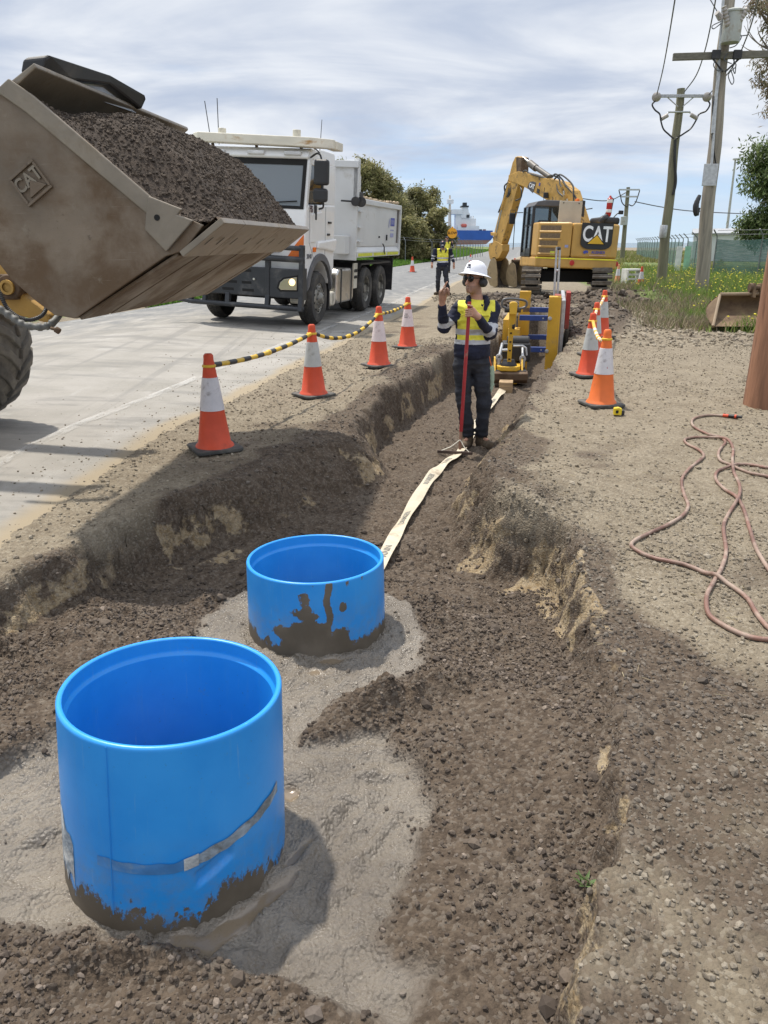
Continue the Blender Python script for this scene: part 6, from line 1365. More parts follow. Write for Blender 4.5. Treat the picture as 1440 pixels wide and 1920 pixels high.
mb = MB(); mb.prism(up_, z1 + .004, z2 - .02, 'z'); mb.build('counterweight', m_cat, hs_, .07, 3)
dl = [(-1.28, -.74), (-.42, -1.60), (-.42, .0), (-1.28, .0)]
mb = MB(); mb.prism(dl, z1 + .004, z2, 'z'); ed_ = mb.build('engine_door', m_cat, hs_, .06, 3)
# louvres on the chamfered door: recessed dark grilles
m_grille = mat('grille_mesh', (.19, .13, .07), .7, var=.2, vs=20, bmp=.4, bs=120)
dv = (Vector((-.42, -1.60, 0)) - Vector((-1.28, -.74, 0))).normalized(); dn = Vector((dv.y, -dv.x, 0))
def DP(a, z, o=0.0): p = Vector((-1.28, -.74, 0)) + dv * a + dn * o; return Vector((p.x, p.y, z))
for i, z in enumerate((1.92, 1.69, 1.47, 1.25)):
    a1 = (.82, .80, .74, .66)[i]
    mb = MB(); mb.add([DP(.09, z, .004), DP(a1, z, .004), DP(a1, z + .15, .004), DP(.09, z + .15, .004)], [(0, 1, 2, 3)]); g_ = mb.build('louvre', m_grille, ed_)
    mb = MB(); A_ = [DP(.06, z - .035, .03), DP(a1 + .02, z - .035, .03), DP(a1 + .02, z - .0, .005), DP(.06, z, .005)]; B_ = [DP(.06, z - .04, .0), DP(a1 + .02, z - .04, .0)]
    mb.add(A_ + B_, [(0, 1, 2, 3), (4, 5, 1, 0)]); mb.build('louvre_lip', m_cat, g_)
mb = MB(); mb.add([DP(1.0, 1.42, .006), DP(1.12, 1.42, .006), DP(1.12, 1.50, .006), DP(1.0, 1.50, .006)], [(0, 1, 2, 3)]); mb.build('sticker', m_blue2, ed_)
mb = MB(); mb.add([DP(.50, 1.18, .006), DP(.66, 1.18, .006), DP(.66, 1.30, .006), DP(.50, 1.30, .006)], [(0, 1, 2, 3)]); mb.build('sticker', m_hiviz, ed_)
# black badge panel with letters and triangle on the rear
rv = (Vector((.85, -1.66, 0)) - Vector((.1, -1.68, 0))).normalized()
RM = Matrix.Translation((.33, -1.695, 1.74)) @ Matrix.Rotation(math.atan2(rv.y, rv.x), 4, 'Z') @ Matrix.Rotation(R(90), 4, 'X')
mb = MB(); mb.T = RM; w_, h_ = .50, .42; c_ = [(-w_, h_), (-w_, -h_ * .38)] + [(-w_ + .28 - .28 * math.cos(R(a)), -h_ * .38 - .19 * math.sin(R(a))) for a in (20, 45, 70, 90)] + [(w_ - .28 + .28 * math.cos(R(a)), -h_ * .38 - .19 * math.sin(R(a))) for a in (90, 70, 45, 20)] + [(w_, -h_ * .38), (w_, h_)]
mb.prism(c_, -.02, .012, 'z'); bd_ = mb.build('badge_panel', mat('badge_black', (.02, .02, .022), .4), hs_)
lettering('badge_letters', 'CAT', .62, .008, RM @ Matrix.Translation((0, .08, .016)) @ Matrix.Diagonal((.76, 1.02, 1, 1)), mat('badge_white', (.85, .85, .86), .4), bd_)
mb = MB(); mb.T = RM; mb.add([(-.33, -.21, .0215), (.29, -.21, .0215), (.0, .10, .0215)], [(0, 1, 2)]); tri0 = mb.build('badge_triangle_edge', m_dark, bd_)
mb = MB(); mb.T = RM; mb.add([(-.28, -.19, .024), (.24, -.19, .024), (.0, .065, .024)], [(0, 1, 2)]); mb.build('badge_triangle', mat('badge_yellow', (.72, .42, .02), .4), bd_)
lettering('company_name', 'AUSHIDI', .115, .004, RM @ Matrix.Translation((.10, -.44, .004)), m_blue, hs_, 1.0)
mb = MB(); mb.T = RM; mb.add([(-.38, -.47, .006), (-.32, -.49, .006), (-.27, -.45, .006), (-.23, -.48, .006), (-.22, -.41, .006), (-.29, -.385, .006), (-.38, -.41, .006)], [tuple(range(7))]); mb.build('company_mark', m_blue, hs_)
mb = MB(); mb.T = RM; mb.add([(-.18, -.545, .006), (.36, -.545, .006), (.36, -.51, .006), (-.18, -.51, .006)], [(0, 1, 2, 3)]); mb.build('company_tagline', mat('pink_lettering', (.62, .36, .22), .5), hs_)
# reflective yellow line and red reflectors along the skirt
off = [(-1.31, -.757), (-.425, -1.657), (.1, -1.717), (.85, -1.697), (1.13, -1.515), (1.29, -1.05)]
mb = MB(); mb.quadstrip([Vector((x * 1.004, y * 1.004, z1 - .045)) for x, y in off], [Vector((x * 1.004, y * 1.004, z1 - .012)) for x, y in off]); mb.build('reflective_line', mat('yellow_reflective', (.85, .80, .04), .4), hs_)
for p in ((-.36, -1.672), (1.20, -1.36)): mb = MB(); mb.lathe([(0, .012), (.075, .01), (.08, 0)], (p[0], p[1], .97), 16, (0 if p[0] < 0 else .8, -1, 0)); mb.build('reflector', m_red, hs_)
# top deck, guard plate, cowls
mb = MB(); mb.box((-.40, -.2, z2), (1.1, 1.0, z2 + .10)); mb.build('deck', m_black, hs_, .03)
mb = MB(); mb.box((-.62, -.60, z2 - .02), (.12, -.54, z2 + .66)); gp_ = mb.build('rear_guard', mat('beige_mesh_guard', (.46, .42, .34), .6, var=.08, bmp=.4, bs=60), hs_, .012)
for x in (-.5, 0): mb = MB(); mb.cyl((x, -.612, z2 + .60), (x, -.60, z2 + .60), .02, n=8); mb.build('bolt', m_black, gp_)
mb = MB(); mb.box((.12, -.5, z2), (.24, -.2, z2 + .70)); mb.build('guard_post', m_black, hs_, .02)
mb = MB(); mb.lathe([(0, .12), (.05, .11), (.07, .08), (.07, 0)], (.0, -.40, z2 + .64), 16); mb.build('beacon', m_orange, hs_)
mb = MB(); mb.box((.55, -1.2, z2 - .02), (1.2, -.1, z2 + .20)); mb.build('engine_cowl', m_black, hs_, .08, 3)
mb = MB(); mb.tube(catmull([(.55, -1.25, z2 + .02), (.60, -1.25, z2 + .14), (.75, -1.1, z2 + .18), (.9, -.9, z2 + .35)], 6), .09, 14); mb.build('exhaust', m_black, hs_)
mb = MB(); mb.lathe([(0, .62), (.03, .61), (.04, .56), (.085, .52), (.085, .05), (.07, 0), (0, 0)], (.84, -1.05, z2 + .22), 18); fe = mb.build('fire_extinguisher', m_red, hs_); mb = MB(); mb.lathe([(.087, .40), (.089, .42), (.089, .58 - .1), (.087, .5)], (.84, -1.05, z2 + .22), 18); mb.lathe([(.087, .12), (.089, .13), (.089, .20), (.087, .21)], (.84, -1.05, z2 + .22), 18); mb.build('white_label', m_white, fe)
mb = MB(); mb.tube([(.80, -.95, z2 + .1), (.95, -.95, z2 + .35), (.98, -.95, z2 + .74), (.84, -1.0, z2 + .82)], .022, 8); mb.build('extinguisher_bracket', m_black, hs_)
mb = MB(); mb.tube([(.30, .5, z2), (.35, .4, z2 + .45), (.75, .3, z2 + .52)], .018, 8); mb.build('handrail', m_black, hs_)
mb = MB(); mb.tube([(1.2, -.2, z2 + .1), (1.42, -.2, z2 + .35), (1.52, -.2, z2 + .40)], .018, 8); mr = mb.build('mirror_arm', m_black, hs_); mb = MB(); mb.box((1.46, -.25, z2 + .34), (1.62, -.19, z2 + .46)); mb.build('mirror', m_black, mr, .02)
# cab on the left
cx0, cx1, cy0, cy1, cz0, cz1 = -1.32, -.36, .02, 1.30, z1, 2.88
m_cabb = mat('cab_black', (.018, .018, .02), .35, var=.1)
cb = thing('cab'); cb.parent = hs_
mb = MB(); mb.prism([(cx0 + .02, cz1 - .20), (cx0 + .14, cz1 - .05), (cx0 + .4, cz1), (cx1, cz1), (cx1, cz1 - .20)], cy0, cy1, 'y'); mb.build('cab_roof', mat('cab_roof_grey', (.09, .09, .095), .5), cb, .03)
for (x, y) in ((cx0, cy0), (cx0, cy1 - .09), (cx0, cy0 + .60), (cx1 - .09, cy0), (cx1 - .09, cy1 - .09)): mb = MB(); mb.box((x, y, cz0), (x + .09, y + .09, cz1 - .19)); mb.build('cab_pillar', m_cabb, cb, .015)
mb = MB(); mb.box((cx0 + .01, cy0, cz0), (cx1, cy1, cz0 + .12)); mb.build('cab_floor', m_cabb, cb, .015)
mb = MB(); mb.box((cx0 + .01, cy0 + .01, cz0), (cx0 + .05, cy0 + .62, cz0 + .25)); mb.build('door_panel', m_cabb, cb, .01)
m_cabg = glassmat('cab_glass', (.02, .025, .03), .45)
mb = MB(); mb.box((cx0 + .035, cy0 + .09, cz0 + .25), (cx0 + .045, cy0 + .60, cz1 - .2)); mb.build('door_glass', m_cabg, cb); mb = MB(); mb.box((cx0 + .035, cy0 + .69, cz0 + .12), (cx0 + .045, cy1 - .09, cz1 - .2)); mb.build('side_glass', m_cabg, cb)
mb = MB(); mb.box((cx0 + .09, cy0 + .035, cz0 + .7), (cx1 - .09, cy0 + .045, cz1 - .2)); mb.build('rear_glass', m_cabg, cb); mb = MB(); mb.box((cx0 + .09, cy0 + .02, cz0), (cx1, cy0 + .06, cz0 + .7)); mb.build('rear_panel', m_cabb, cb, .01)
mb = MB(); mb.box((cx0 + .03, cy0 + .1, cz0 + .95), (cx0 + .06, cy1 - .1, cz0 + 1.0)); mb.build('door_rail', m_cabb, cb)
mb = MB(); mb.box((-1.05, .15, cz0 + .3), (-.6, .35, cz0 + 1.15)); mb.box((-1.05, .2, cz0 + .3), (-.6, .7, cz0 + .5)); mb.build('seat', m_inside, cb, .05)
mb = MB(); mb.tube([(cx0 - .02, cy1 - .02, cz1 - .35), (cx0 - .22, cy1 + .25, cz1 - .35)], .015, 6); mb.tube([(cx0 - .22, cy1 + .25, cz1 - .35), (cx0 - .20, cy1 + .25, cz0 + .2)], .014, 6); ma = mb.build('mirror_arm', m_cabb, cb); mb = MB(); mb.box((cx0 - .42, cy1 + .2, cz1 - .72), (cx0 - .22, cy1 + .28, cz1 - .36)); mb.build('mirror', m_cabb, ma, .03)
mb = MB()
for r_ in (.0, .12): mb.tube([(cx0 - .40, cy1 + .24, cz1 - .36), (cx0 - .40, cy1 + .24, cz1 - .27), (cx0 - .22, cy1 + .24, cz1 - .27), (cx0 - .22, cy1 + .24, cz1 - .36)], .01, 6)
mb.build('mirror_guard', m_cabb, ma)
mb = MB(); mb.tube([(-.9, .4, cz1), (-.9, .4, cz1 + .4)], .008, 6); mb.build('aerial', m_cabb, cb)
# boom, stick, rams, hoses: a plane through the boom foot
BF = (6.22, 27.2); BA = -22
XI = exc.matrix_basis.inverted(); bs_, bc_ = math.sin(R(BA)), math.cos(R(BA))
def c4_(x, y): return (880 + x / 4.235, 270 + y / 4.235)
def bp(x, y, lat=0.0):
    s, w = onplane(*c4_(x, y), BF, BA); return XI @ Vector((BF[0] + bs_ * s + bc_ * lat, BF[1] + bc_ * s - bs_ * lat, w))
def slab(P, hw, nm, m, par, bev=.02, lat=0.0):
    a = [bp(x, y, lat - hw) for x, y in P]; b = [bp(x, y, lat + hw) for x, y in P]; n = len(P)
    # slide both outlines along the same 3-D normal so that width is true
    nv = XI.to_3x3() @ Vector((bc_, -bs_, 0)); c = [bp(x, y) for x, y in P]; a = [p + nv * (lat - hw) for p in c]; b = [p + nv * (lat + hw) for p in c]
    mb = MB(); mb.add(a + b, [tuple(range(n)), tuple(range(2 * n - 1, n - 1, -1))] + [(i, i + n, (i + 1) % n + n, (i + 1) % n) for i in range(n)])
    me_o = mb.build(nm, m, par, bev)
    bm = bmesh.new(); bm.from_mesh(me_o.data); bmesh.ops.recalc_face_normals(bm, faces=bm.faces); bm.to_mesh(me_o.data); bm.free()
    return me_o
nv = XI.to_3x3() @ Vector((bc_, -bs_, 0))
boom = slab([(905, 640), (760, 640), (690, 540), (688, 470), (640, 445), (480, 350), (385, 308), (338, 295), (340, 248), (420, 215), (620, 268), (760, 300), (850, 370), (885, 480), (935, 640)], .16, 'boom', m_cat2, exc)
stick = slab([(348, 235), (370, 150), (392, 104), (412, 98), (440, 108), (438, 215), (420, 310), (388, 425), (300, 740), (262, 850), (205, 842), (218, 725), (325, 310)], .15, 'stick', m_cat2, exc)
slab([(400, 106), (442, 108), (440, 220), (404, 235)], .155, 'stick_top_wear', m_rust, stick, .005)
def rod(p, q, r, m, nm, par, lat=0.0): mb_ = MB(); mb_.cyl(bp(*p) + nv * lat, bp(*q) + nv * lat, r, n=14); return mb_.build(nm, m, par)
rod((425, 108), (492, 158), .045, m_steel, 'ram_rod', boom); rod((478, 152), (640, 262), .085, mat('ram_barrel', (.12, .105, .09), .5), 'ram_barrel', boom); rod((480, 152), (530, 192), .12, bpy.data.materials['ram_barrel'], 'ram_head', boom)
rod((290, 500), (240, 700), .05, m_steel, 'ram_rod', stick, -.12); rod((350, 305), (285, 520), .085, m_cat2, 'ram_barrel', stick, -.12)
slab([(195, 700), (250, 708), (248, 735), (200, 725)], .17, 'link', m_cat2, stick, .01); slab([(205, 735), (240, 740), (232, 790), (212, 785)], .12, 'link', m_dark, stick, .01)
# badge on the boom
bdc = bp(523, 338) - nv * .166; ux = (bp(600, 375) - bp(450, 300)).normalized(); uy = (Vector((0, 0, 1)) - ux * ux.z).normalized(); un = ux.cross(uy)
BM = Matrix(((ux.x, uy.x, un.x, bdc.x), (ux.y, uy.y, un.y, bdc.y), (ux.z, uy.z, un.z, bdc.z), (0, 0, 0, 1)))
mb = MB(); mb.T = BM; mb.prism([(-.24, -.08), (-.12, .13), (.10, .19), (.26, .19), (.20, -.18), (-.02, -.14)], -.004, .006, 'z'); b2 = mb.build('boom_badge', mat('badge_grey', (.08, .075, .08), .5), boom); lettering('boom_letters', 'CAT', .21, .004, BM @ Matrix.Translation((.05, .02, .010)), bpy.data.materials['badge_white'], b2, .85)
mb = MB(); mb.T = BM; mb.prism([(.42, -.10), (.58, -.10), (.58, .04), (.42, .04)], -.004, .008, 'z'); mb.build('boom_sticker', m_black, boom); mb = MB(); mb.T = BM; mb.prism([(.46, .14), (.54, .14), (.54, .24), (.46, .24)], -.004, .006, 'z'); mb.build('boom_mark', m_blue, boom)
for P in ([(700, 280), (760, 245), (840, 320), (862, 400), (856, 520)], [(680, 265), (720, 240), (760, 280), (800, 330), (870, 430), (880, 540), (930, 640)], [(640, 262), (690, 250), (735, 275), (760, 330), (810, 420), (860, 560), (900, 660)], [(720, 300), (740, 380), (800, 440), (850, 500), (880, 610)], [(445, 225), (480, 212), (500, 235), (560, 250), (640, 275)], [(430, 340), (448, 380), (430, 430), (400, 450)], [(340, 300), (310, 340), (320, 420), (350, 400), (360, 320)], [(330, 320), (315, 380), (290, 450), (262, 545)], [(345, 310), (340, 400), (310, 420)]):
    mb = MB(); mb.tube(catmull([bp(x, y) - nv * (.12 + .05 * (i % 2)) for i, (x, y) in enumerate(P)], 6), .028, 8); mb.build('hose', m_hose, boom)
for i in range(7): mb = MB(); p = bp(780 + 14 * i, 340 + 32 * i) - nv * .22; mb.tube([p, p + Vector((.02, 0, -.14))], .03, 8); mb.build('pipe_clamp', m_cream if i % 2 else m_cat2, boom, .004)
mb = MB(); p = bp(655, 408) - nv * .24; mb.box((p.x - .08, p.y - .06, p.z - .09), (p.x + .08, p.y + .06, p.z + .09)); mb.build('work_lamp', m_black, boom, .03)
# hitch and bucket curled towards the cab
hb = slab([(185, 790), (240, 770), (292, 800), (290, 850), (262, 905), (225, 930), (190, 915), (178, 850)], .16, 'quick_hitch', m_cat2, stick, .02)
m_bk = mat('muddy_bucket', (.33, .25, .14), .75, var=.2, vs=3, dirt=(.20, .15, .09), ds=3, dt=(.42, .66), bmp=.2)
bq = thing('digging_bucket'); bq.parent = exc
m_binside = mat('bucket_inside_shade', (.085, .07, .055), .9, var=.3, vs=5, bmp=.3)  # inner faces coloured dark to stand in for the shade inside the bucket
def scoop(parent, o, wdir, fdir, W_, Hh, Dp, m):
    """open bucket: wdir across, fdir towards the mouth, o = top centre of the back"""
    up = Vector((0, 0, 1)); pr = [(.10, 0), (-.02, -.12), (-.16, -.42), (-.14, -.75), (.05, -1.0), (.38, -1.06)]
    def P(u, w, l): return o + fdir * (u * Dp) + up * (w * Hh) + wdir * l
    mb = MB(); inn_ = [(u + .05, w + .03) for u, w in pr]
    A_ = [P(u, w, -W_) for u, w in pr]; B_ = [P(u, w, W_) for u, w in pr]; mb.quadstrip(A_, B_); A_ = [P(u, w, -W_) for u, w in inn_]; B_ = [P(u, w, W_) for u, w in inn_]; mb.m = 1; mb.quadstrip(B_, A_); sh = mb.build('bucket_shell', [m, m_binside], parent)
    for l in (-W_, W_ - .03):
        side_ = pr + [(.50, -.98), (.46, -.55), (.34, -.10), (.22, 0)]
        a = [P(u, w, l) for u, w in side_]; b = [P(u, w, l + .03) for u, w in side_]; n = len(a); mb = MB(); mb.add(a + b, [tuple(range(n)), tuple(range(2 * n - 1, n - 1, -1))] + [(i, i + n, (i + 1) % n + n, (i + 1) % n) for i in range(n)]); mb.build('cheek_plate', m, parent)
    for k in range(5):
        l = -W_ + .06 + (2 * W_ - .12) * k / 4; p = P(.40, -1.05, l); mb = MB(); mb.T = Matrix.Translation(p); q = fdir * .16
        mb.add([wdir * -.035 + up * .03, wdir * .035 + up * .03, wdir * .035 - up * .03, wdir * -.035 - up * .03, wdir * -.02 + q - up * .03, wdir * .02 + q - up * .03], [(0, 1, 5, 4), (2, 3, 4, 5), (0, 4, 3), (1, 2, 5), (0, 3, 2, 1)]); mb.build('tooth', m_blade2, parent)
fd = XI.to_3x3() @ Vector((.55, -.83, 0)); wd = XI.to_3x3() @ Vector((.83, .55, 0))
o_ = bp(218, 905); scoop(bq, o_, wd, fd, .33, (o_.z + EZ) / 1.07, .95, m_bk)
sp = thing('spare_bucket', (0, 0, 0), 0, 'second muddy digging bucket standing on ground behind the excavator bucket', 'bucket')
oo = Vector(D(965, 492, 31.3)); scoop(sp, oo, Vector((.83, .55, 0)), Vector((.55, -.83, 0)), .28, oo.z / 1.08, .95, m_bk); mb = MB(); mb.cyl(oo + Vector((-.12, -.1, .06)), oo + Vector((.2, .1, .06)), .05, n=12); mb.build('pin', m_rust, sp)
# ------------------------------------------------------------------ power poles, mast, timber pole
m_pole = mat('weathered_pole', (.30, .265, .215), .85, var=.2, vs=2, dirt=(.20, .18, .15), ds=2.5, dt=(.45, .7), bmp=.4, bs=18, stretch=(4, 4, .35))
m_pole2 = mat('green_treated_pole', (.20, .19, .125), .85, var=.2, vs=2, dirt=(.13, .12, .085), ds=2.5, dt=(.45, .7), bmp=.3, bs=18, stretch=(4, 4, .35))
m_polez = mat('rusty_brown_timber', (.26, .13, .075), .75, var=.30, vs=3.0, dirt=(.15, .07, .04), ds=2.2, dt=(.52, .64), bmp=.3, bs=22, stretch=(3, 3, .35))
m_wire = mat('grey_cable', (.10, .105, .115), .6); m_ins = mat('porcelain', (.36, .33, .30), .35); m_tfm = mat('transformer_grey', (.40, .42, .39), .5, var=.08, dirt=(.28, .24, .19), ds=3)
def polez(base, top, r0, r1, m, parent, k=14, wob=.03, nm='shaft'):
    P = [Vector(base).lerp(Vector(top), i / k) + Vector((wob * math.sin(i * 1.1 + base[0]), 0, 0)) * (0 < i < k) for i in range(k + 1)]
    mb = MB(); mb.tube(P, [r0 + (r1 - r0) * i / k for i in range(k + 1)], 16); return mb.build(nm, m, parent)
# near pole with transformer
y1 = G(1311, 560)[1]; b1 = D(1311, 560, y1); PA = thing('power_pole', (b1.x, y1, 0), 0, 'tall weathered timber power pole carrying a grey transformer, nearest on the right', 'power pole', 'power poles')
def a1(px, py, dy=0.0): return D(px, py, y1 + dy) - Vector((b1.x, y1, 0))
sh = polez(a1(1311, 566), a1(1371, -60), .21, .15, m_pole, PA)
mb = MB(); mb.tube([a1(1349, 130, -.18), a1(1340, 200, -.2), a1(1336, 250, -.22)], .05, 8); mb.tube([a1(1356, 0, -.16), a1(1347, 130, -.18), a1(1334, 310, -.22)], .04, 8); mb.build('cable_conduit', m_galv, sh)
mb = MB(); mb.tube([a1(1337, 180, -.2), a1(1335, 260, -.2), a1(1343, 312, -.22)], .018, 6); mb.build('earth_wire', m_black, sh)
mb = MB(); p = a1(1331, 328, -.22); mb.box((p.x - .21, p.y - .03, p.z - .30), (p.x + .21, p.y, p.z + .30)); mb.build('cover_plate', m_galv, sh, .01)
mb = MB(); p = a1(1360, 104, -.2); mb.T = Matrix.Translation(p) @ Matrix.Rotation(R(-8), 4, 'Z'); mb.box((-1.42, -.06, -.09), (1.6, .06, .09)); mb.T = None; ca = mb.build('crossarm', mat('grey_timber_arm', (.16, .15, .12), .85, var=.2, vs=4, stretch=(1, 6, 6)), PA, .01)
for sx_ in (-1, 1): mb = MB(); mb.cyl(p + Vector((.42 * sx_, -.08, -.05)), p + Vector((.03 * sx_, -.06, -.42)), .025, n=8); mb.build('brace', m_black, ca); mb = MB(); mb.box((p.x + .30 * sx_ - .12, p.y - .14, p.z - .12), (p.x + .30 * sx_ + .12, p.y - .06, p.z + .12)); mb.build('clamp', m_black, ca, .02)
c = a1(1373, 48, -.42); mb = MB(); mb.lathe([(0, -.42), (.24, -.42), (.25, -.38), (.25, .30), (.28, .31), (.28, .35), (.16, .40), (0, .43)], c, 28); tf = mb.build('transformer', m_tfm, PA)
for q0, q1 in (((1365, 48), (1357, 12)), ((1382, 46), (1404, 12)), ((1352, 35), (1344, 24))):
    p0, p1 = a1(*q0, -.55), a1(*q1, -.62); mb = MB(); k = 11; mb.tube([p0.lerp(p1, i / k) for i in range(k + 1)], [.075 + .018 * (i % 2) - .002 * i for i in range(k + 1)], 14); mb.build('bushing', m_ins, tf)
random.seed(4)
for P in ([(1352, 100), (1338, 120), (1345, 132), (1356, 131)], [(1364, 100), (1358, 112), (1368, 118), (1372, 119)], [(1375, 112), (1380, 124), (1368, 136), (1366, 145), (1372, 158), (1376, 150), (1370, 130)], [(1377, 112), (1374, 126), (1378, 138), (1380, 120)], [(1386, 62), (1390, 70), (1380, 85), (1368, 90)], [(1352, 40), (1336, 48), (1338, 54), (1352, 44)], [(1384, 68), (1400, 66)], [(1330, -4), (1338, 10), (1345, 22)]):
    mb = MB(); mb.tube(catmull([a1(x, y, -.3) for x, y in P], 6), .014, 6); mb.build('loose_cable', m_wire, PA)
mb = MB(); mb.tube(catmull([a1(1312, 366, -.25), a1(1305, 385, -.28), a1(1306, 402, -.28), a1(1311, 390, -.25)], 6), [.05, .06, .07, .07, .08, .08, .09, .09, .09, .09, .08, .08, .07, .07, .06, .05, .05, .04, .04], 8); mb.build('cable_bundle', m_black, PA)
# second pole
y2 = G(1236, 542)[1]; b2_ = D(1236, 542, y2); PB = thing('power_pole', (b2_.x, y2, 0), 0, 'greenish timber power pole with looping black cables and disc insulators, second from the right', 'power pole', 'power poles')
def a2(px, py, dy=0.0): return D(px, py, y2 + dy) - Vector((b2_.x, y2, 0))
sh = polez(a2(1237, 546), a2(1277, 166), .19, .13, m_pole2, PB, wob=.018)
def wires(PTS, fn, nm, par, r, m): mb_ = MB(); mb_.tube(catmull([fn(*q) for q in PTS], 8), r, 6); return mb_.build(nm, m, par)
mb = MB(); p, q = a2(1231, 180, -.15), a2(1327, 180, -.15); d = (q - p).normalized(); mb.box((p.x, p.y - .04, p.z - .05), (q.x, p.y + .04, p.z + .05)); cr2 = mb.build('crossarm', m_galv, PB, .008)
for px in (1231, 1326): p = a2(px, 182, -.15); mb = MB(); mb.lathe([(0, -.12), (.10, -.10), (.15, -.04), (.10, 0), (.15, .04), (.10, .10), (0, .12)], p, 18, (0, 1, .2)); mb.build('insulator', m_ins, cr2)
for s in ((1250, 181, 1271, 200), (1302, 181, 1280, 200)): mb = MB(); mb.cyl(a2(s[0], s[1], -.15), a2(s[2], s[3], -.15), .02, n=8); mb.build('brace', m_galv, cr2)
mb = MB(); mb.tube([a2(1253, 213, -.15), a2(1253, 210, -.15), a2(1294, 210, -.15), a2(1294, 213, -.15)], .03, 8); lo2 = mb.build('lower_arm', m_galv, PB)
for q in ((1252, 216, 1240, 223), (1295, 215, 1307, 222)): mb = MB(); mb.cyl(a2(q[0], q[1], -.16), a2(q[2], q[3], -.16), .07, n=12); mb.build('surge_arrester', m_ins, lo2)
for P in ([(1230, 188), (1223, 196), (1228, 206), (1237, 214), (1239, 226), (1244, 242), (1254, 252), (1263, 260)], [(1327, 188), (1331, 196), (1324, 208), (1311, 214), (1306, 224), (1296, 240), (1283, 250), (1267, 260)]): wires(P, lambda x, y: a2(x, y, -.18), 'drop_cable', PB, .028, m_black)
wires([(1266, 262), (1265, 300), (1267, 340), (1262, 365)], lambda x, y: a2(x, y, -.17), 'drop_cable', PB, .05, m_black)
mb = MB(); p = a2(1246, 434, 0); mb.lathe([(.168, -.22), (.175, -.2), (.175, .2), (.165, .22)], p, 18); mb.build('metal_band', m_galv, sh)
wires([(1231, 180), (1243, 130), (1254, 70), (1267, -10)], lambda x, y: D(x, y, y2 - (180 - y) * .06) - Vector((b2_.x, y2, 0)), 'span_wire', PB, .018, m_wire)
wires([(1282, 174), (1306, 140), (1323, 90), (1338, 20), (1343, -10)], lambda x, y: D(x, y, y2 - (180 - y) * .05) - Vector((b2_.x, y2, 0)), 'span_wire', PB, .018, m_wire)
wires([(1327, 180), (1372, 128), (1400, 70), (1425, -10)], lambda x, y: D(x, y, y2 - (180 - y) * .06) - Vector((b2_.x, y2, 0)), 'span_wire', PB, .018, m_wire)
# far pole
y3 = 80.; b3 = D(1166, 488, y3); PC = thing('power_pole', (b3.x, y3, 0), 0, 'small distant timber power pole standing behind the excavator', 'power pole', 'power poles')
def a3(px, py): return D(px, py, y3) - Vector((b3.x, y3, 0))
polez(a3(1166, 490), a3(1178, 351), .24, .17, m_pole2, PC, wob=.0)
for (x0, x1, yy) in ((1159, 1198, 356), (1163, 1194, 369)): p, q = a3(x0, yy), a3(x1, yy); mb = MB(); mb.box((p.x, -.3, p.z - .07), (q.x, -.18, p.z + .07)); mb.build('crossarm', m_galv, PC)
for P in ([(1159, 357), (1162, 368), (1165, 380), (1172, 387), (1177, 384)], [(1198, 357), (1194, 370), (1190, 380), (1184, 386), (1178, 384)]): wires(P, lambda x, y: a3(x, y) + Vector((0, -.25, 0)), 'drop_cable', PC, .05, m_black)
p = a3(1168, 414); mb = MB(); mb.lathe([(0, -.4), (.35, -.4), (.35, .35), (0, .4)], p + Vector((0, -.4, 0)), 14); mb.build('transformer', m_tfm, PC)
wires([(1176, 360), (1140, 376), (1090, 372), (1050, 364)], lambda x, y: D(x, y, y3) - Vector((b3.x, y3, 0)), 'span_wire', PC, .045, m_wire); wires([(1190, 378), (1240, 388), (1300, 396), (1420, 402)], lambda x, y: D(x, y, y3) - Vector((b3.x, y3, 0)), 'span_wire', PC, .045, m_wire)
# light mast
ym = 190.; bm_ = D(1361, 450, ym); LM = thing('light_mast', (bm_.x, ym, 0), 0, 'slender grey light mast far away behind the green fence', 'light mast')
mb = MB(); mb.tube([Vector((0, 0, 0)), D(1379, 299, ym) - Vector((bm_.x, ym, 0))], [.35, .2], 10); mb.build('mast', m_tfm, LM); p = D(1379, 299, ym) - Vector((bm_.x, ym, 0)); mb = MB(); mb.lathe([(0, .25), (.6, .2), (.6, -.1), (0, -.2)], p, 12); mb.build('lamp_head', m_tfm, LM)
# brown timber pole at the right edge
xt, yt = 4.14, 8.15; TPz = thing('timber_pole', (xt, yt, H(xt, yt) - .1), 0, 'thick rust brown timber pole cut by the right edge', 'timber pole')
polez((0, 0, 0), (0, 0, 9), .275, .20, m_polez, TPz, wob=0)
# ------------------------------------------------------------------ green shade-cloth fence
m_cloth, nt, b = newmat('green_shade_cloth'); oc = node(nt, 'ShaderNodeNewGeometry').outputs['Position']
b.inputs['Base Color'].default_value = (.06, .135, .12, 1); b.inputs['Roughness'].default_value = .9
cc = mixc(nt, ss(nt, noi(nt, oc, .5, 5), .35, .65), (.05, .115, .10), (.085, .165, .15)); nt.links.new(cc, b.inputs['Base Color'])
tb = node(nt, 'ShaderNodeBsdfTransparent'); wv_ = ss(nt, noi(nt, mapping(nt, oc, (.6, .6, 9)), 4, 3), .3, .7)
mxs = node(nt, 'ShaderNodeMixShader', {0: mth(nt, 'ADD', .62, mth(nt, 'MULTIPLY', wv_, .25)), 1: tb.outputs[0], 2: b.outputs[0]}); nt.links.new(mxs.outputs[0], nt.nodes['Material Output'].inputs['Surface'])
m_fpost = mat('fence_post_steel', (.16, .17, .17), .6)
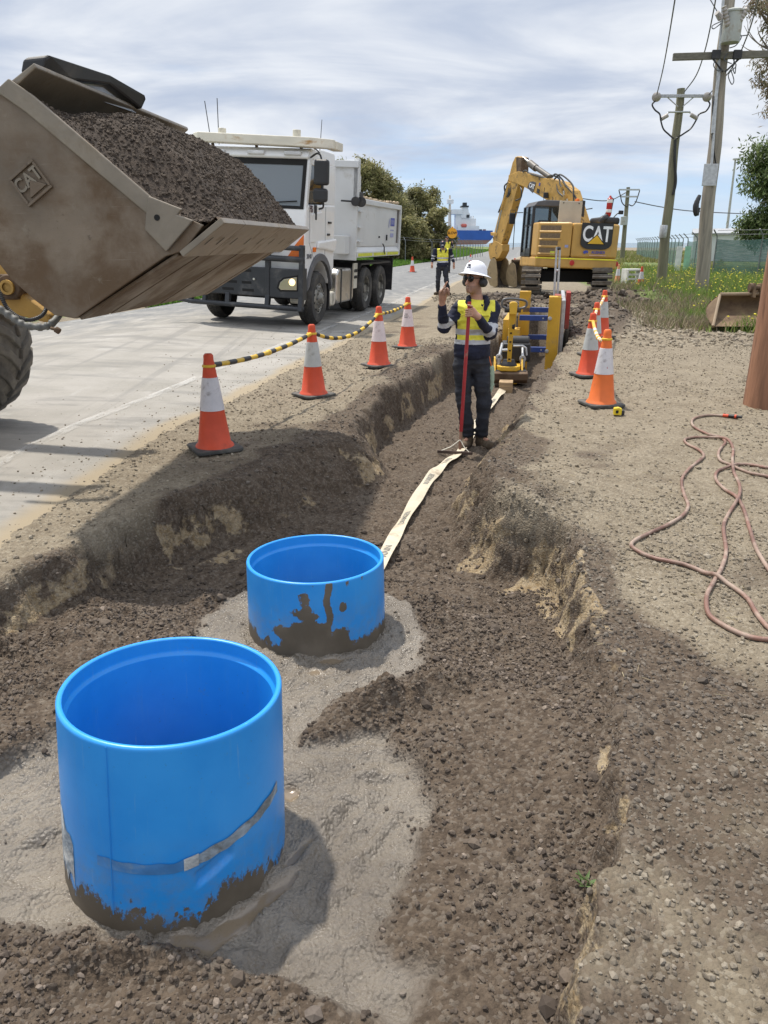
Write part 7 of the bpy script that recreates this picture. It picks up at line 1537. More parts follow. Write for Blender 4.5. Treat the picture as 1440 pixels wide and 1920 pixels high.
def fence(pts, step, h, label, barb=True, cloth=True, group=None, gap=None):
    t = thing('fence', (pts[0][0], pts[0][1], 0), 0, label, 'fence', group); o = Vector((pts[0][0], pts[0][1], 0)); o.z = 0; A_ = []; L_ = 0
    for (p, q) in zip(pts[:-1], pts[1:]):
        p, q = Vector((*p, 0)), Vector((*q, 0)); n = max(1, int((q - p).length / step)); A_ += [p.lerp(q, i / n) for i in range(n)]
    A_.append(Vector((*pts[-1], 0)))
    for p in A_: p.z = H(p.x, p.y)
    for i, p in enumerate(A_):
        d = (A_[min(i + 1, len(A_) - 1)] - A_[max(i - 1, 0)]).normalized(); sd = Vector((-d.y, d.x, 0)); mb = MB(); P = [p - o, p - o + Vector((0, 0, h + .05))]
        if barb: P += [p - o + Vector((0, 0, h + .15)) + sd * .02, p - o + Vector((0, 0, h + .42)) - sd * -.30]
        mb.tube(P, .03, 8); mb.build('post', m_fpost, t)
    mb = MB()
    for i in range(len(A_) - 1):
        if gap and i in gap: continue
        a, b_ = A_[i] - o, A_[i + 1] - o; k = 6; lo = [a.lerp(b_, j / k) + Vector((0, -.02, .05)) for j in range(k + 1)]; hi = [a.lerp(b_, j / k) + Vector((0, -.02, h - .05 * math.sin(math.pi * j / k))) for j in range(k + 1)]
        if cloth: mb.quadstrip(lo, hi, True)
    if cloth: build_each(mb, 'shade_cloth', m_cloth, t)
    mb = MB()
    for zz in ((h + .2, h + .38) if barb else (.5, 1.0, 1.5, h)): mb.tube([p - o + Vector((0, 0, zz)) for p in A_], .012, 5)
    w_ = mb.build('wires', m_wire, t); w_['kind'] = 'stuff'
    return t
fence([(20.0, 29.5), (15.3, 37.5)], 2.2, 1.80, 'green shade cloth fence with cranked barbed wire posts, behind the rusty bucket')
fence([(15.9, 40), (17.9, 48), (24., 70), (33, 106)], 3.0, 1.75, 'green shade cloth fence running away past the second power pole', gap=(2,))
for (px, y0_, c_, lb) in ((1272, 43.0, (.70, .70, .68), 'white sign strip on the green fence beside the gate gap'), (1288, 42.6, (.30, .55, .38), 'pale green sign strip on the green fence beside the gate gap')):
    s = thing('fence_sign', D(px, 485, y0_), R(-20), lb, 'sign'); mb = MB(); mb.box((-.15, -.02, -.62), (.15, .02, .62)); mb.build('board', mat('sign_board', c_, .5), s)
m_rock = mat('brown_mound', (.30, .22, .13), .9, var=.2, vs=2, bmp=.4, bs=8)
# ------------------------------------------------------------------ rusty mud bucket in the weeds
rbk = thing('rusty_bucket', (0, 0, 0), 0, 'wide rusty digger bucket lying in yellow flowered weeds behind the brown pole', 'bucket')
RB = 15.6
def rb_(px, py, dy=0.0): return D(px, py, RB + dy)
m_rb = mat('old_rusty_bucket', (.165, .11, .06), .8, var=.25, vs=3, dirt=(.10, .06, .035), ds=2.5, dt=(.42, .65), bmp=.3)
f0, f1, f2_, f3 = rb_(1350, 553, .5), rb_(1470, 551, .5), rb_(1337, 612, -.25), rb_(1475, 612, -.25)
mb = MB(); prf = []
for t in np.linspace(0, 1, 9): prf.append((t, .55 * math.sin(math.pi * t) * .9))
A_ = [f0.lerp(f2_, t) + Vector((0, u, 0)) for t, u in prf]; B_ = [f1.lerp(f3, t) + Vector((0, u, 0)) for t, u in prf]
mb.quadstrip(A_, B_, True); mb.quadstrip([p + Vector((0, .04, .0)) for p in B_], [p + Vector((0, .04, 0)) for p in A_], True); mb.build('bucket_shell', m_rb, rbk, sharp=False)
for A__ in (A_, B_): mb = MB(); n = len(A__); a = list(A__); b_ = [p + Vector((.03, 0, 0)) for p in a]; mb.add(a + b_, [tuple(range(n)), tuple(range(2 * n - 1, n - 1, -1))] + [(i, i + n, (i + 1) % n + n, (i + 1) % n) for i in range(n)]); mb.build('cheek_plate', m_rb, rbk)
mb = MB(); mb.tube([f0 + Vector((0, .0, .01)), f1 + Vector((0, 0, .01))], .035, 8); mb.tube([f0, f2_], .03, 8); mb.build('rim_bar', mat('worn_rust_edge', (.26, .19, .12), .7), rbk)
for px in (1411, 1425):
    p = rb_(px, 548, .5); mb = MB(); mb.prism([(p.y - .12, p.z - .1), (p.y + .2, p.z - .1), (p.y + .12, p.z + .16), (p.y - .05, p.z + .18)], p.x - .03, p.x + .03, 'x'); mb.build('hinge_ear', m_rb, rbk, .01)
p, q = rb_(1405, 539, .5), rb_(1445, 540, .5); mb = MB(); mb.cyl(p, q, .05, n=12); mb.cyl(p, p + Vector((.06, 0, 0)), .085, n=14); mb.build('hinge_pin', m_rust, rbk)
# ------------------------------------------------------------------ ship beyond
SYp = 520.; shp = thing('cargo_ship', (D(886, 455, SYp).x, SYp, 0), 0, 'blue hulled cargo ship with white superstructure moored beyond the trees', 'ship')
SI = shp.matrix_basis.inverted()
def sp_(px, py, dy=0.0): return SI @ D(px, py, SYp + dy)
def shipbox(x0, y0, x1, y1, d0, d1, nm, m, bev=0): a, b_ = sp_(x0, y1), sp_(x1, y0); mb_ = MB(); mb_.box((a.x, d0, a.z), (b_.x, d1, b_.z)); return mb_.build(nm, m, shp, bev)
m_hull = mat('ship_blue', (.025, .10, .36), .5, var=.08, vs=.2); m_red2 = mat('ship_red_oxide', (.30, .16, .12), .7, var=.1, vs=.2); m_sw = mat('ship_white', (.70, .70, .70), .5, var=.05, vs=.3)
hp_ = [sp_(*q) for q in ((700, 431), (921.5, 432.5), (922, 445), (918.5, 450), (700, 450))]
mb = MB(); n = 5; mb.add([p + Vector((0, -6, 0)) for p in hp_] + [p + Vector((0, 14, 0)) for p in hp_], [(4, 3, 2, 1, 0), (5, 6, 7, 8, 9)] + [(i, (i + 1) % n, (i + 1) % n + n, i + n) for i in range(n)]); mb.build('hull', m_hull, shp)
hp_ = [sp_(*q) for q in ((700, 450), (918.5, 450), (909, 458), (700, 462))]; mb = MB(); n = 4; mb.add([p + Vector((0, -5.8, 0)) for p in hp_] + [p + Vector((0, 14, 0)) for p in hp_], [(3, 2, 1, 0), (4, 5, 6, 7)] + [(i, (i + 1) % n, (i + 1) % n + n, i + n) for i in range(n)]); mb.build('lower_hull', m_red2, shp)
shipbox(853, 400, 880, 432, -3, 8, 'superstructure', m_sw); shipbox(846, 393, 866, 402, -4, 9, 'bridge', m_sw); shipbox(874, 410, 892, 432, -2, 7, 'deckhouse', m_sw); shipbox(857, 424, 897, 433, -5, 9, 'aft_deck', m_sw)
a = [sp_(*q) for q in ((864, 401), (866, 388), (876, 388), (880, 409), (864, 409))]; mb = MB(); n = 5; mb.add([p + Vector((0, -3.5, 0)) for p in a] + [p + Vector((0, 5, 0)) for p in a], [tuple(range(n)), tuple(range(2 * n - 1, n - 1, -1))] + [(i, i + n, (i + 1) % n + n, (i + 1) % n) for i in range(n)]); fn_ = mb.build('funnel', m_sw, shp); bmx = bmesh.new(); bmx.from_mesh(fn_.data); bmesh.ops.recalc_face_normals(bmx, faces=bmx.faces); bmx.to_mesh(fn_.data); bmx.free()
shipbox(864, 386, 878, 389, -4, 6, 'funnel_cap', m_bull); shipbox(867.5, 380, 875, 386, -2, 3, 'funnel_top', m_bull); shipbox(873.5, 403, 879.5, 408.5, -3.7, -3.4, 'funnel_mark', m_bull)
shipbox(863, 420, 874, 427, -5.6, -2.4, 'lifeboat', mat('lifeboat_red', (.55, .12, .09), .5), .8); shipbox(882, 405, 884, 411, -1, 1, 'vent', m_sw); shipbox(886, 405, 888, 411, -1, 1, 'vent', m_sw)
shipbox(897, 430, 903, 432.5, -3, 0, 'winch', m_bull); shipbox(905, 430, 910, 432.5, -3, 0, 'winch', m_red2)
p = sp_(843, 430); mb = MB(); mb.tube([p, sp_(843.5, 366)], [1.2, .5], 8); mb.tube([sp_(838, 380), sp_(848, 379)], .8, 6); mb.build('mast', mat('mast_cream', (.6, .52, .42), .6), shp)
p = sp_(844, 378); mb = MB(); mb.lathe([(0, 1.6), (2.2, 1.2), (2.2, -1.2), (0, -1.6)], p, 12); mb.build('radar', m_sw, shp)
# white building far right behind the fence
bl = thing('shed', (36, 78, 0), R(-20), 'low pale shed roof just visible above the green fence', 'shed'); mb = MB(); mb.box((-6, -3, 0), (8, 3, 2.4)); mb.build('wall', m_tip, bl); mb = MB(); mb.prism([(-3.3, 2.4), (3.3, 2.4), (3.3, 2.5), (0, 2.95), (-3.3, 2.5)], -6.2, 8.2, 'x'); mb.build('roof', mat('shed_roof', (.34, .35, .36), .5), bl)
# ------------------------------------------------------------------ loose stones and clods, one uncountable mass
rng = np.random.default_rng(7)
ph = (1 + 5 ** .5) / 2
ICO = np.array([(-1, ph, 0), (1, ph, 0), (-1, -ph, 0), (1, -ph, 0), (0, -1, ph), (0, 1, ph), (0, -1, -ph), (0, 1, -ph), (ph, 0, -1), (ph, 0, 1), (-ph, 0, -1), (-ph, 0, 1)], float); ICO /= np.linalg.norm(ICO[0])
ICF = np.array([(0, 11, 5), (0, 5, 1), (0, 1, 7), (0, 7, 10), (0, 10, 11), (1, 5, 9), (5, 11, 4), (11, 10, 2), (10, 7, 6), (7, 1, 8), (3, 9, 4), (3, 4, 2), (3, 2, 6), (3, 6, 8), (3, 8, 9), (4, 9, 5), (2, 4, 11), (6, 2, 10), (8, 6, 7), (9, 8, 1)])
def sample(n, x0, x1, y0, y1, keep):
    x = rng.uniform(x0, x1, n); y = rng.uniform(y0, y1, n); z, mk = terrain(x, y); k = rng.random(n) < keep(x, y, mk); return x[k], y[k], z[k], {q: v[k] for q, v in mk.items()}
SX, SY_, SZ, SR, SC = [], [], [], [], []
def add_stones(n, box, keep, r0, r1, pw, colf, sink=.25):
    x, y, z, mk = sample(n, *box, keep); r = r0 + (r1 - r0) * rng.random(len(x)) ** pw
    SX.append(x); SY_.append(y); SZ.append(z + r * (.55 - sink)); SR.append(r); SC.append(colf(x, y, mk, len(x)))
def col_dark(x, y, mk, n): t = rng.random(n)[:, None]; a = np.array([.048, .035, .026]) * (1 - t) + np.array([.135, .105, .079]) * t; g = (rng.random(n) < .10)[:, None]; return np.where(g, a * 1.5 + .03, a)
def col_dry(x, y, mk, n):
    t = rng.random(n)[:, None]; t = t ** 1.5; a = np.array([.17, .14, .10]) * (1 - t) + np.array([.35, .305, .235]) * t; d = mk['dark'][:, None]; dk = np.array([.065, .051, .04]) * (1 - t) + np.array([.19, .162, .132]) * t
    return a * (1 - d) + dk * d
fl_ = lambda x, y, mk: mk['floor'] * (1 - .9 * mk['wall']) * (1 - mk['slurry']) * np.clip(.35 + 1.5 * (fbm(x * 2.2, y * 2.2, 3, 305) + .25), .12, 1) * np.clip(1.25 - (y - 1) / 9, .2, 1)
vg_ = lambda x, y, mk: (1 - mk['floor']) * (x > edge_x(y) - .1) * (1 - mk['grass'])
add_stones(75000, (-2.1, 1.25, 1.0, 4.4), fl_, .0025, .0125, 3.2, col_dark)
add_stones(22000, (-1.6, 2.6, 4.2, 12), fl_, .004, .016, 3, col_dark)
add_stones(1000, (-2.1, 1.2, 1.0, 6), fl_, .012, .030, 2.6, col_dark, .4)
add_stones(34000, (.4, 3.4, 1.1, 5.0), lambda x, y, mk: vg_(x, y, mk) * np.clip(.25 + mk['dark'] + .5 * (fbm(x * 2, y * 2, 2, 301) > .0), 0, 1) * np.clip(1.3 - (y - 1) / 6, .2, 1), .003, .0125, 3, col_dry)
add_stones(26000, (.3, 6.5, 4.6, 14), lambda x, y, mk: vg_(x, y, mk) * (.4 + .6 * (fbm(x * 1.5, y * 1.5, 2, 302) > -.1)), .004, .015, 3, col_dry)
add_stones(900, (.4, 5, 1.1, 10), vg_, .010, .024, 2.6, col_dry, .35)
add_stones(16000, (-2.3, 1.2, 3.6, 14), vg_, .004, .017, 3, col_dry)
add_stones(9000, (1.5, 9, 13, 27), vg_, .012, .05, 3, col_dry)
add_stones(1500, (2.0, 8.5, 17, 26), lambda x, y, mk: vg_(x, y, mk) * mk['dark'], .04, .13, 2.5, col_dark, .3)
add_stones(2600, (-2.0, .9, 1.3, 4.5), lambda x, y, mk: mk['slurry'] * (mk['pud'] < .2) * (fbm(x * 5, y * 5, 2, 303) > .0), .003, .011, 2.5, lambda x, y, mk, n: np.tile(np.array([[.16, .135, .11]]), (n, 1)) * (0.7 + .6 * rng.random(n))[:, None], .45)
def rdk(x, y, mk): return (x < edge_x(y) + .05) * np.exp(-np.clip(edge_x(y) - x, 0, 9) / .55)
n_ = len(SX); add_stones(16000, (-4.5, 1.0, 3.9, 16), rdk, .003, .012, 3, col_dry)
SZ[n_] = road_z(SX[n_], SY_[n_]) + SR[n_] * .3
SX, SY_, SZ, SR, SC = map(np.concatenate, (SX, SY_, SZ, SR, SC)); N = len(SX)
q = rng.normal(size=(N, 4)); q /= np.linalg.norm(q, axis=1)[:, None]; w, a, b, c = q.T
ROT = np.stack([np.stack([1 - 2 * (b * b + c * c), 2 * (a * b - c * w), 2 * (a * c + b * w)], -1), np.stack([2 * (a * b + c * w), 1 - 2 * (a * a + c * c), 2 * (b * c - a * w)], -1), np.stack([2 * (a * c - b * w), 2 * (b * c + a * w), 1 - 2 * (a * a + b * b)], -1)], 1)
shp_ = ICO[None] * rng.uniform(.72, 1.22, (N, 12, 1)) * rng.uniform(.6, 1.25, (N, 1, 3))
V = np.einsum('nij,nkj->nki', ROT, shp_) * SR[:, None, None]; V[:, :, 2] *= .8
V += np.stack([SX, SY_, SZ], -1)[:, None]
F = (ICF[None] + 12 * np.arange(N)[:, None, None]).reshape(-1, 3)
m_st, nt, b = newmat('loose_stone'); at = node(nt, 'ShaderNodeAttribute', attribute_name='tint').outputs['Color']; ge = node(nt, 'ShaderNodeNewGeometry').outputs['Position']
nt.links.new(mixc(nt, mth(nt, 'MULTIPLY', ss(nt, noi(nt, ge, 150, 3), .4, .7), .35), at, mixc(nt, 1.0, at, (.5, .47, .43), 'MULTIPLY')), b.inputs['Base Color']); b.inputs['Roughness'].default_value = .9
gravel = npmesh('gravel', V.reshape(-1, 3), F, m_st, False, attrs={'tint': np.concatenate([np.repeat(SC, 12, 0), np.ones((N * 12, 1))], 1)})
tag(gravel, 'loose dark and tan stones scattered over pit floor and verge', 'gravel', kind='stuff')
# clods sitting in the loader's heap
x = rng.integers(0, len(heap.data.vertices), 9000); hv = np.zeros(len(heap.data.vertices) * 3, np.float32); heap.data.vertices.foreach_get('co', hv); hv = hv.reshape(-1, 3)[x]
r = .004 + .014 * rng.random(len(x)) ** 3; r *= .8; V = ICO[None] * rng.uniform(.7, 1.25, (len(x), 12, 1)) * r[:, None, None] + hv[:, None] + np.array([0, 0, .002])
F = (ICF[None] + 12 * np.arange(len(x))[:, None, None]).reshape(-1, 3); t = rng.random((len(x), 1)); cc = np.array([[.036, .026, .019]]) * (1 - t) + np.array([[.105, .08, .058]]) * t
cl_ = npmesh('soil_clods', V.reshape(-1, 3), F, m_st, False, attrs={'tint': np.concatenate([np.repeat(cc, 12, 0), np.ones((len(x) * 12, 1))], 1)}); cl_.parent = heap; cl_['kind'] = 'stuff'
# ------------------------------------------------------------------ grass, weeds, flowers
m_bl, nt, b = newmat('grass_blades'); at = node(nt, 'ShaderNodeAttribute', attribute_name='tint').outputs['Color']; nt.links.new(at, b.inputs['Base Color']); b.inputs['Roughness'].default_value = .75
b.inputs['Specular IOR Level'].default_value = .25
tl = node(nt, 'ShaderNodeBsdfTranslucent', {'Color': at}); mxl = node(nt, 'ShaderNodeMixShader', {0: .4, 1: b.outputs[0], 2: tl.outputs[0]}); nt.links.new(mxl.outputs[0], nt.nodes['Material Output'].inputs['Surface'])
def blades(name, x, y, z, h, w, tint, label, cat, lean=.45):
    n = len(x); a = rng.uniform(0, 2 * math.pi, n); lx = rng.normal(0, lean, n) * h; ly = rng.normal(0, lean, n) * h; dx, dy = np.cos(a) * w / 2, np.sin(a) * w / 2
    V = np.stack([np.stack([x - dx, y - dy, z], -1), np.stack([x + dx, y + dy, z], -1), np.stack([x + dx * .6 + lx * .4, y + dy * .6 + ly * .4, z + h * .6], -1), np.stack([x - dx * .6 + lx * .4, y - dy * .6 + ly * .4, z + h * .6], -1), np.stack([x + lx, y + ly, z + h], -1)], 1)
    b_ = np.arange(n)[:, None] * 5; F = np.concatenate([b_ + [0, 1, 2], b_ + [0, 2, 3], b_ + [3, 2, 4]])
    o = npmesh(name, V.reshape(-1, 3), F, m_bl, True, attrs={'tint': np.concatenate([np.repeat(tint, 5, 0), np.ones((n * 5, 1))], 1)})
    return tag(o, label, cat, kind='stuff')
def mixt(n, *cs): i = rng.integers(0, len(cs), n); c = np.array(cs)[i]; return c * rng.uniform(.75, 1.25, (n, 1))
# right: weeds with yellow flowers
n = 90000; yy = 15.2 + 31 * rng.random(n) ** 1.5; xx = 4.5 + rng.random(n) * (5 + yy * .36); left = 5.9 + .13 * (yy - 16) + .5 * fbm(yy * .5, xx * .5, 2, 311)
z_, mk = terrain(xx, yy); dens = sst(xx, left, left + 1.2) * np.clip(.5 + fbm(xx * .8, yy * .8, 3, 312) * 1.2, .12, 1) * (xx < 4 + yy * .42) * (1 - mk['drive'])
k = rng.random(n) < dens; xx, yy, z_ = xx[k], yy[k], z_[k]; n = len(xx)
dryp = np.clip(.5 + 1.3 * fbm(xx * .6, yy * .6, 2, 313) - sst(xx - (5.9 + .13 * (yy - 16)), .8, 2.6) * .8, 0, 1)
tall = .14 + .42 * sst(xx - left[k], .2, 2.5) * rng.uniform(.5, 1.1, n); tg = mixt(n, (.13, .22, .045), (.17, .25, .055), (.23, .26, .085)); td = mixt(n, (.30, .24, .14), (.24, .20, .13), (.20, .165, .11))
blades('weeds', xx, yy, z_ - .01, tall, .016 + .0006 * yy, np.where((rng.random(n) < dryp)[:, None], td, tg), 'tall patchy green and dry weeds growing in front of the green fence', 'weeds')
k = rng.random(n) < .075 * (1 - dryp) * (tall > .25); fx, fy, fz = xx[k] + rng.normal(0, .05, k.sum()), yy[k], z_[k] + tall[k] * rng.uniform(.85, 1.15, k.sum()); n = len(fx)
r = rng.uniform(.016, .030, n); V = ICO[None] * r[:, None, None] * np.array([1, 1, .6]) + np.stack([fx, fy, fz], -1)[:, None]; F = (ICF[None] + 12 * np.arange(n)[:, None, None]).reshape(-1, 3)
m_fl = mat('yellow_petals', (.72, .62, .06), .7, var=.15, vs=3); tag(npmesh('wildflowers', V.reshape(-1, 3), F, m_fl, True), 'small yellow wild flowers dotted through the weeds', 'flowers', kind='stuff')
# dry twiggy scrub between excavator and poles, thin tufts on the gravel
n = 30000; yy = rng.uniform(15.5, 45, n); xx = 4.6 + .13 * (yy - 16) + rng.normal(1.6, 1.3, n); z_, mk = terrain(xx, yy); k = (rng.random(n) < np.clip(.35 + fbm(xx * .7, yy * .7, 3, 321) * 1.6, 0, 1)) & (xx > 5.0 + .20 * (yy - 15.5)); xx, yy, z_ = xx[k], yy[k], z_[k]; n = len(xx)
blades('dry_scrub', xx, yy, z_ - .01, rng.uniform(.06, .32, n), .014 + .0005 * yy, mixt(n, (.26, .215, .15), (.19, .155, .11), (.30, .26, .17), (.13, .15, .06)), 'brown dry scrub and straw at the edge of the gravel behind the right cones', 'scrub', .6)
# grass along far side of the road and distant grass
n = 70000; yy = np.exp(rng.uniform(math.log(22), math.log(190), n)); off = 7.5 + rng.random(n) ** 1.4 * 14; xx = edge_x(yy) - off; z_ = terrain(xx, yy)[0]
far_ = sst(off, 11.0, 14.0); tt = np.where((rng.random(n) < far_ * .8)[:, None], mixt(n, (.32, .26, .14), (.26, .22, .13)), mixt(n, (.10, .22, .03), (.14, .25, .045), (.09, .17, .03)))
blades('verge_grass', xx, yy, z_ - .01, .16 + .10 * rng.random(n) + .55 * far_ * rng.random(n), .03 + .0012 * yy, tt, 'bright green roadside grass with straw coloured tall grass behind it', 'grass')
n = 20000; yy = np.exp(rng.uniform(math.log(46), math.log(160), n)); xx = edge_x(yy) + 4.8 + rng.random(n) * (.2 * yy); z_ = terrain(xx, yy)[0]; k = (fbm(xx * .15, yy * .15, 2, 331) > -.15) & (terrain(xx, yy)[1]['drive'] < .5); xx, yy, z_ = xx[k], yy[k], z_[k]; n = len(xx)
blades('distant_grass', xx, yy, z_ - .01, .2 + .2 * rng.random(n), .03 + .0012 * yy, mixt(n, (.17, .20, .05), (.22, .22, .07), (.30, .26, .15)), 'yellow green grass on flat land beyond the excavator', 'grass')
# straw litter on the dry verge
n = 1500; xx = rng.uniform(.9, 5, n); yy = rng.uniform(1.3, 11, n); z_, mk = terrain(xx, yy); k = (mk['floor'] < .1) & (yy > 2.4); xx, yy, z_ = xx[k], yy[k], z_[k]; n = len(xx); a = rng.uniform(0, 6.28, n); L_ = rng.uniform(.008, .026, n); w = .0012
V = np.stack([np.stack([xx - np.cos(a) * L_ - np.sin(a) * w, yy - np.sin(a) * L_ + np.cos(a) * w, z_ + .010], -1), np.stack([xx - np.cos(a) * L_ + np.sin(a) * w, yy - np.sin(a) * L_ - np.cos(a) * w, z_ + .012], -1), np.stack([xx + np.cos(a) * L_ + np.sin(a) * w, yy + np.sin(a) * L_ - np.cos(a) * w, z_ + .018], -1), np.stack([xx + np.cos(a) * L_ - np.sin(a) * w, yy + np.sin(a) * L_ + np.cos(a) * w, z_ + .016], -1)], 1)
tag(npmesh('straw_litter', V.reshape(-1, 3), np.arange(n * 4).reshape(-1, 4), m_bl, False, attrs={'tint': np.concatenate([np.repeat(mixt(n, (.45, .38, .24), (.34, .28, .18)), 4, 0), np.ones((n * 4, 1))], 1)}), 'bits of dry straw lying on the gravel', 'straw', kind='stuff')
# ------------------------------------------------------------------ trees
m_leaf, nt, b = newmat('gum_leaves'); at = node(nt, 'ShaderNodeAttribute', attribute_name='tint').outputs['Color']; nt.links.new(at, b.inputs['Base Color']); b.inputs['Roughness'].default_value = .55; b.inputs['Specular IOR Level'].default_value = .3
tl = node(nt, 'ShaderNodeBsdfTranslucent', {'Color': at}); mxl = node(nt, 'ShaderNodeMixShader', {0: .42, 1: b.outputs[0], 2: tl.outputs[0]}); nt.links.new(mxl.outputs[0], nt.nodes['Material Output'].inputs['Surface'])
m_bark = mat('grey_bark', (.22, .19, .16), .9, var=.25, vs=3, bmp=.4, bs=12)
def tree(loc, trunk, clumps, leaf, n, cols, label, group=None, r0=.18, droop=.3, name='gum_tree', cat='tree', lw=.38):
    """trunk: points; clumps: (x, y, z, r) foliage clumps on limb ends"""
    t = thing(name, loc, 0, label, cat, group); mb = MB(); P = [Vector(p) for p in trunk]; mb.tube(catmull(P, 5), [r0 * (1 - .7 * i / (5 * (len(P) - 1))) for i in range(5 * (len(P) - 1) + 1)], 9)
    for (x, y, z, r) in clumps:
        s = min(P, key=lambda p: (p - Vector((x, y, z - 1.2))).length); m = s.lerp(Vector((x, y, z)), .5) + Vector((rng.normal(0, .15), rng.normal(0, .15), rng.normal(.1, .1))); mb.tube(catmull([s, m, Vector((x, y, z))], 4), [r0 * .38 * (1 - .8 * i / 8) for i in range(9)], 6)
        for _ in range(3):
            e = Vector((x, y, z)) + Vector(rng.normal(0, r * .55, 3)); mb.tube([Vector((x, y, z)), e], [r0 * .07, r0 * .03], 4)
    mb.build('trunk', m_bark, t)
    C_ = np.array(clumps); wgt = C_[:, 3] ** 2; ci = rng.choice(len(C_), n, p=wgt / wgt.sum()); sub = rng.normal(size=(len(C_), 9, 3)); sub /= np.linalg.norm(sub, axis=2)[:, :, None]; sub *= rng.uniform(.35, .95, (len(C_), 9, 1)); sub[:, :, 2] *= .75
    si = rng.integers(0, 9, n); p = C_[ci, :3] + sub[ci, si] * C_[ci, 3][:, None] + rng.normal(0, .20, (n, 3)) * C_[ci, 3][:, None]
    L_ = leaf * rng.uniform(.6, 1.3, n); d = rng.normal(size=(n, 3)); d[:, 2] = d[:, 2] * .6 - droop * 2; d /= np.linalg.norm(d, axis=1)[:, None]; e = np.cross(d, rng.normal(size=(n, 3))); e /= np.linalg.norm(e, axis=1)[:, None]
    V = np.stack([p, p + d * (L_ * .5)[:, None] + e * (L_ * lw * .5)[:, None], p + d * L_[:, None], p + d * (L_ * .5)[:, None] - e * (L_ * lw * .5)[:, None]], 1)
    tint = np.array(cols)[rng.integers(0, len(cols), n)] * rng.uniform(.7, 1.3, (n, 1)) * (0.8 + .4 * rng.random((len(C_), 9))[ci, si])[:, None]
    cr = npmesh('crown', V.reshape(-1, 3), np.arange(n * 4).reshape(-1, 4), m_leaf, False, t, {'tint': np.concatenate([np.repeat(tint, 4, 0), np.ones((n * 4, 1))], 1)}); return t
OL = [(.28, .26, .12), (.22, .22, .095), (.34, .31, .15), (.18, .18, .075)]
def bgtree(px, ptop, pbase, Y, wpx, n, label, sparse=False, cols=OL):
    b0 = D(px, pbase, Y); gz = H(b0.x, Y); top = D(px, ptop, Y).z; Hh = top - gz + .2; W_ = wpx / (1442 / (Y * .95)); cl = []
    for _ in range(15 if sparse else 22):
        a = rng.uniform(0, 6.28); rr_ = W_ * .5 * math.sqrt(rng.random()); hz = rng.uniform(.22, .9) if not sparse else rng.uniform(.5, .95); env = 1 - abs(hz - .5) * .9
        cl.append((rr_ * math.cos(a) * env, rr_ * math.sin(a) * env * .8, hz * Hh, (.62 if sparse else .85) * W_ * .24 * rng.uniform(.7, 1.2)))
    if not sparse:
        for a in np.linspace(0, 6.28, 7)[:-1]: cl.append((W_ * .38 * math.cos(a), W_ * .3 * math.sin(a), Hh * rng.uniform(.12, .25), W_ * .2))
    cl = [(a, b_, max(c, d * .8), d) for a, b_, c, d in cl]
    n = int(n * 2.6); tree((b0.x, Y, gz - .1), [(0, 0, 0), (.1, 0, Hh * .3), (-.05, .1, Hh * .6), (.1, 0, Hh * .82)], cl, .30 if not sparse else .26, n, cols, label, 'trees beyond the road', .16)
bgtree(668, 290, 452, 72, 125, 12000, 'tallest olive gum tree, rising right behind the tipper body')
bgtree(722, 356, 455, 76, 120, 9000, 'low olive tree mass just right of the tipper tailgate')
bgtree(740, 336, 455, 80, 95, 2600, 'sparse thin gum tree with bare twigs against the sky', True, [(.28, .27, .15), (.22, .22, .11)])
bgtree(780, 356, 456, 82, 105, 11000, 'rounded olive gum tree in the middle of the row')
bgtree(816, 384, 457, 78, 60, 9000, 'dense olive tree at right end of the row, beside the blue ship')
bgtree(760, 400, 457, 74, 90, 7000, 'low bushy olive tree in front of the row')
bgtree(600, 330, 452, 78, 120, 6000, 'olive gum tree mostly hidden behind the tipper headboard')
bgtree(560, 360, 452, 84, 120, 4000, 'olive gum tree hidden behind the truck cab')
# wire fence in front of the trees
fence([(D(700, 470, 66).x - 4, 66), (D(760, 470, 67).x, 67), (D(860, 470, 70).x, 72), (D(905, 465, 95).x, 95)], 2.6, 1.6, 'wire fence with pale leaning posts along the straw grass under the trees', barb=True, cloth=False)
# far side: blue tarpaulin glimpse
# gum tree overhanging the top right corner and dark tree behind the fence
ly = 27.; gb = D(1500, 500, ly)
def gp(px, py, dy=0.0): return D(px, py, ly + dy) - Vector((gb.x, ly, 0))
cl = [(*gp(1425, 20), .45), (*gp(1440, 60), .45), (*gp(1434, 120), .42), (*gp(1424, 150), .32), (*gp(1445, 10), .6), (*gp(1455, 160), .5), (*gp(1470, 90), .7), (*gp(1415, 4), .3), (*gp(1480, 30), .9), (*gp(1500, 120), .9), (*gp(1490, 190), .8)]
tg_ = tree((gb.x, ly, 0), [(0, 0, 0), (.2, 0, 3), tuple(gp(1490, 200)), tuple(gp(1470, 60))], cl, .16, 5200, [(.26, .20, .13), (.20, .175, .105), (.30, .24, .17), (.15, .15, .08)], 'gum tree hanging brownish leaves and bare twigs into the top right corner', None, .20, .6, lw=.26)
mb = MB()
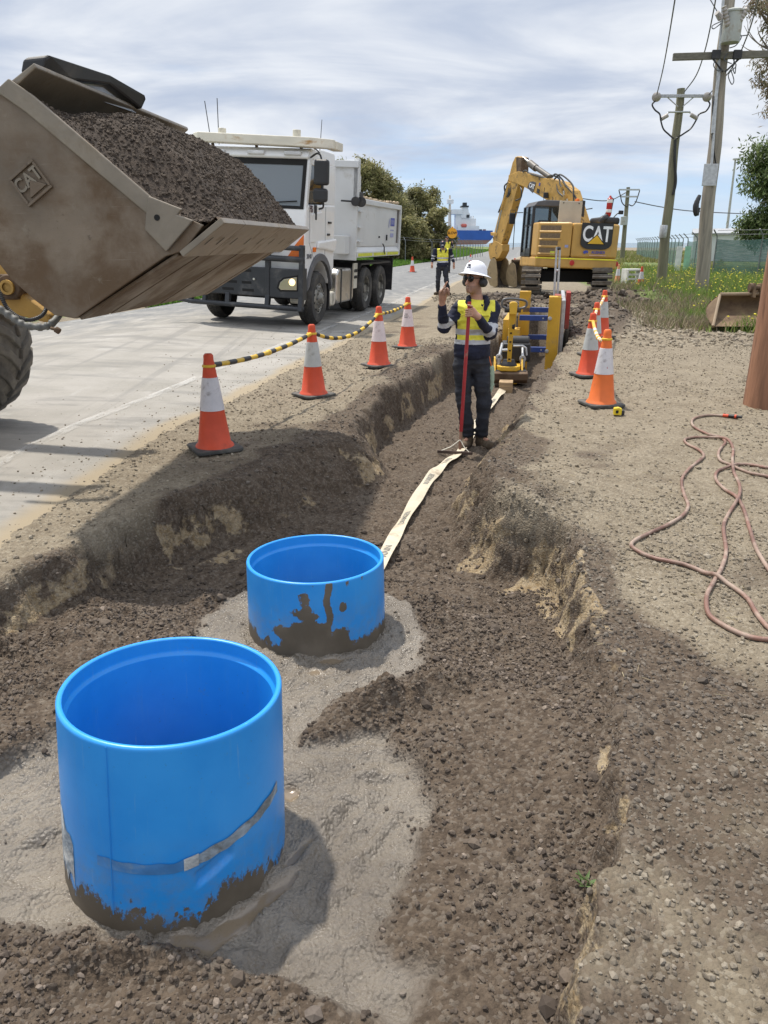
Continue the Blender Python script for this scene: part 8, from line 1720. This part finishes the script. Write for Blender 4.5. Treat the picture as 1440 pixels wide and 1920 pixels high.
for P in ([(1470, 60), (1440, 88), (1410, 72), (1395, 48)], [(1480, 110), (1440, 92), (1420, 80), (1404, 58), (1402, 40)], [(1460, 130), (1430, 100), (1405, 94), (1390, 84)], [(1470, 150), (1445, 176), (1425, 170)], [(1440, 90), (1425, 68), (1420, 50)], [(1475, 200), (1446, 196), (1432, 190)]): mb.tube(catmull([gp(*p) for p in P], 5), [.03 * (1 - .8 * i / (5 * (len(P) - 1))) for i in range(5 * (len(P) - 1) + 1)], 5)
tw_ = mb.build('bare_twigs', m_bark, tg_); tw_['kind'] = 'stuff'
dy_ = 41.; db = D(1475, 480, dy_)
def dp(px, py, dd=0.0): return D(px, py, dy_ + dd) - Vector((db.x, dy_, 0))
cl = [(*dp(1428, 300), 1.1), (*dp(1440, 330), 1.3), (*dp(1432, 365), 1.1), (*dp(1414, 412), .9), (*dp(1400, 425), .6), (*dp(1445, 400), 1.3), (*dp(1470, 300), 1.8), (*dp(1480, 360), 2.0), (*dp(1470, 420), 1.6), (*dp(1425, 440), 1.0), (*dp(1450, 280), .9)]
tree((db.x, dy_, 0), [(0, 0, 0), (-.2, 0, 2), tuple(dp(1470, 380)), tuple(dp(1460, 310))], cl, .24, 15000, [(.10, .15, .05), (.15, .20, .075), (.20, .24, .10), (.07, .10, .035)], 'dark green leafy tree behind the fence at the right edge', None, .22, .5, name='leafy_tree', lw=.3)
# little sprout at the trench lip
sx0, sy0 = G(1102, 1610, -.06); sp0 = thing('weed_sprout', (sx0, sy0, H(sx0, sy0)), 0, 'tiny green weed sprouting from the pale trench lip', 'plant'); mb = MB()
for a in np.linspace(0, 6, 7): mb.add([(0, 0, 0), (.02 * math.cos(a) - .006 * math.sin(a), .02 * math.sin(a) + .006 * math.cos(a), .018), (.04 * math.cos(a), .04 * math.sin(a), .03), (.02 * math.cos(a) + .006 * math.sin(a), .02 * math.sin(a) - .006 * math.cos(a), .018)], [(0, 1, 2, 3)])
mb.build('leaves', mat('sprout_green', (.10, .16, .05), .6), sp0); mb = MB(); mb.tube([(0, 0, -.02), (.01, 0, .02), (-.03, .0, .05)], .0025, 5); mb.build('stem', bpy.data.materials['sprout_green'], sp0)
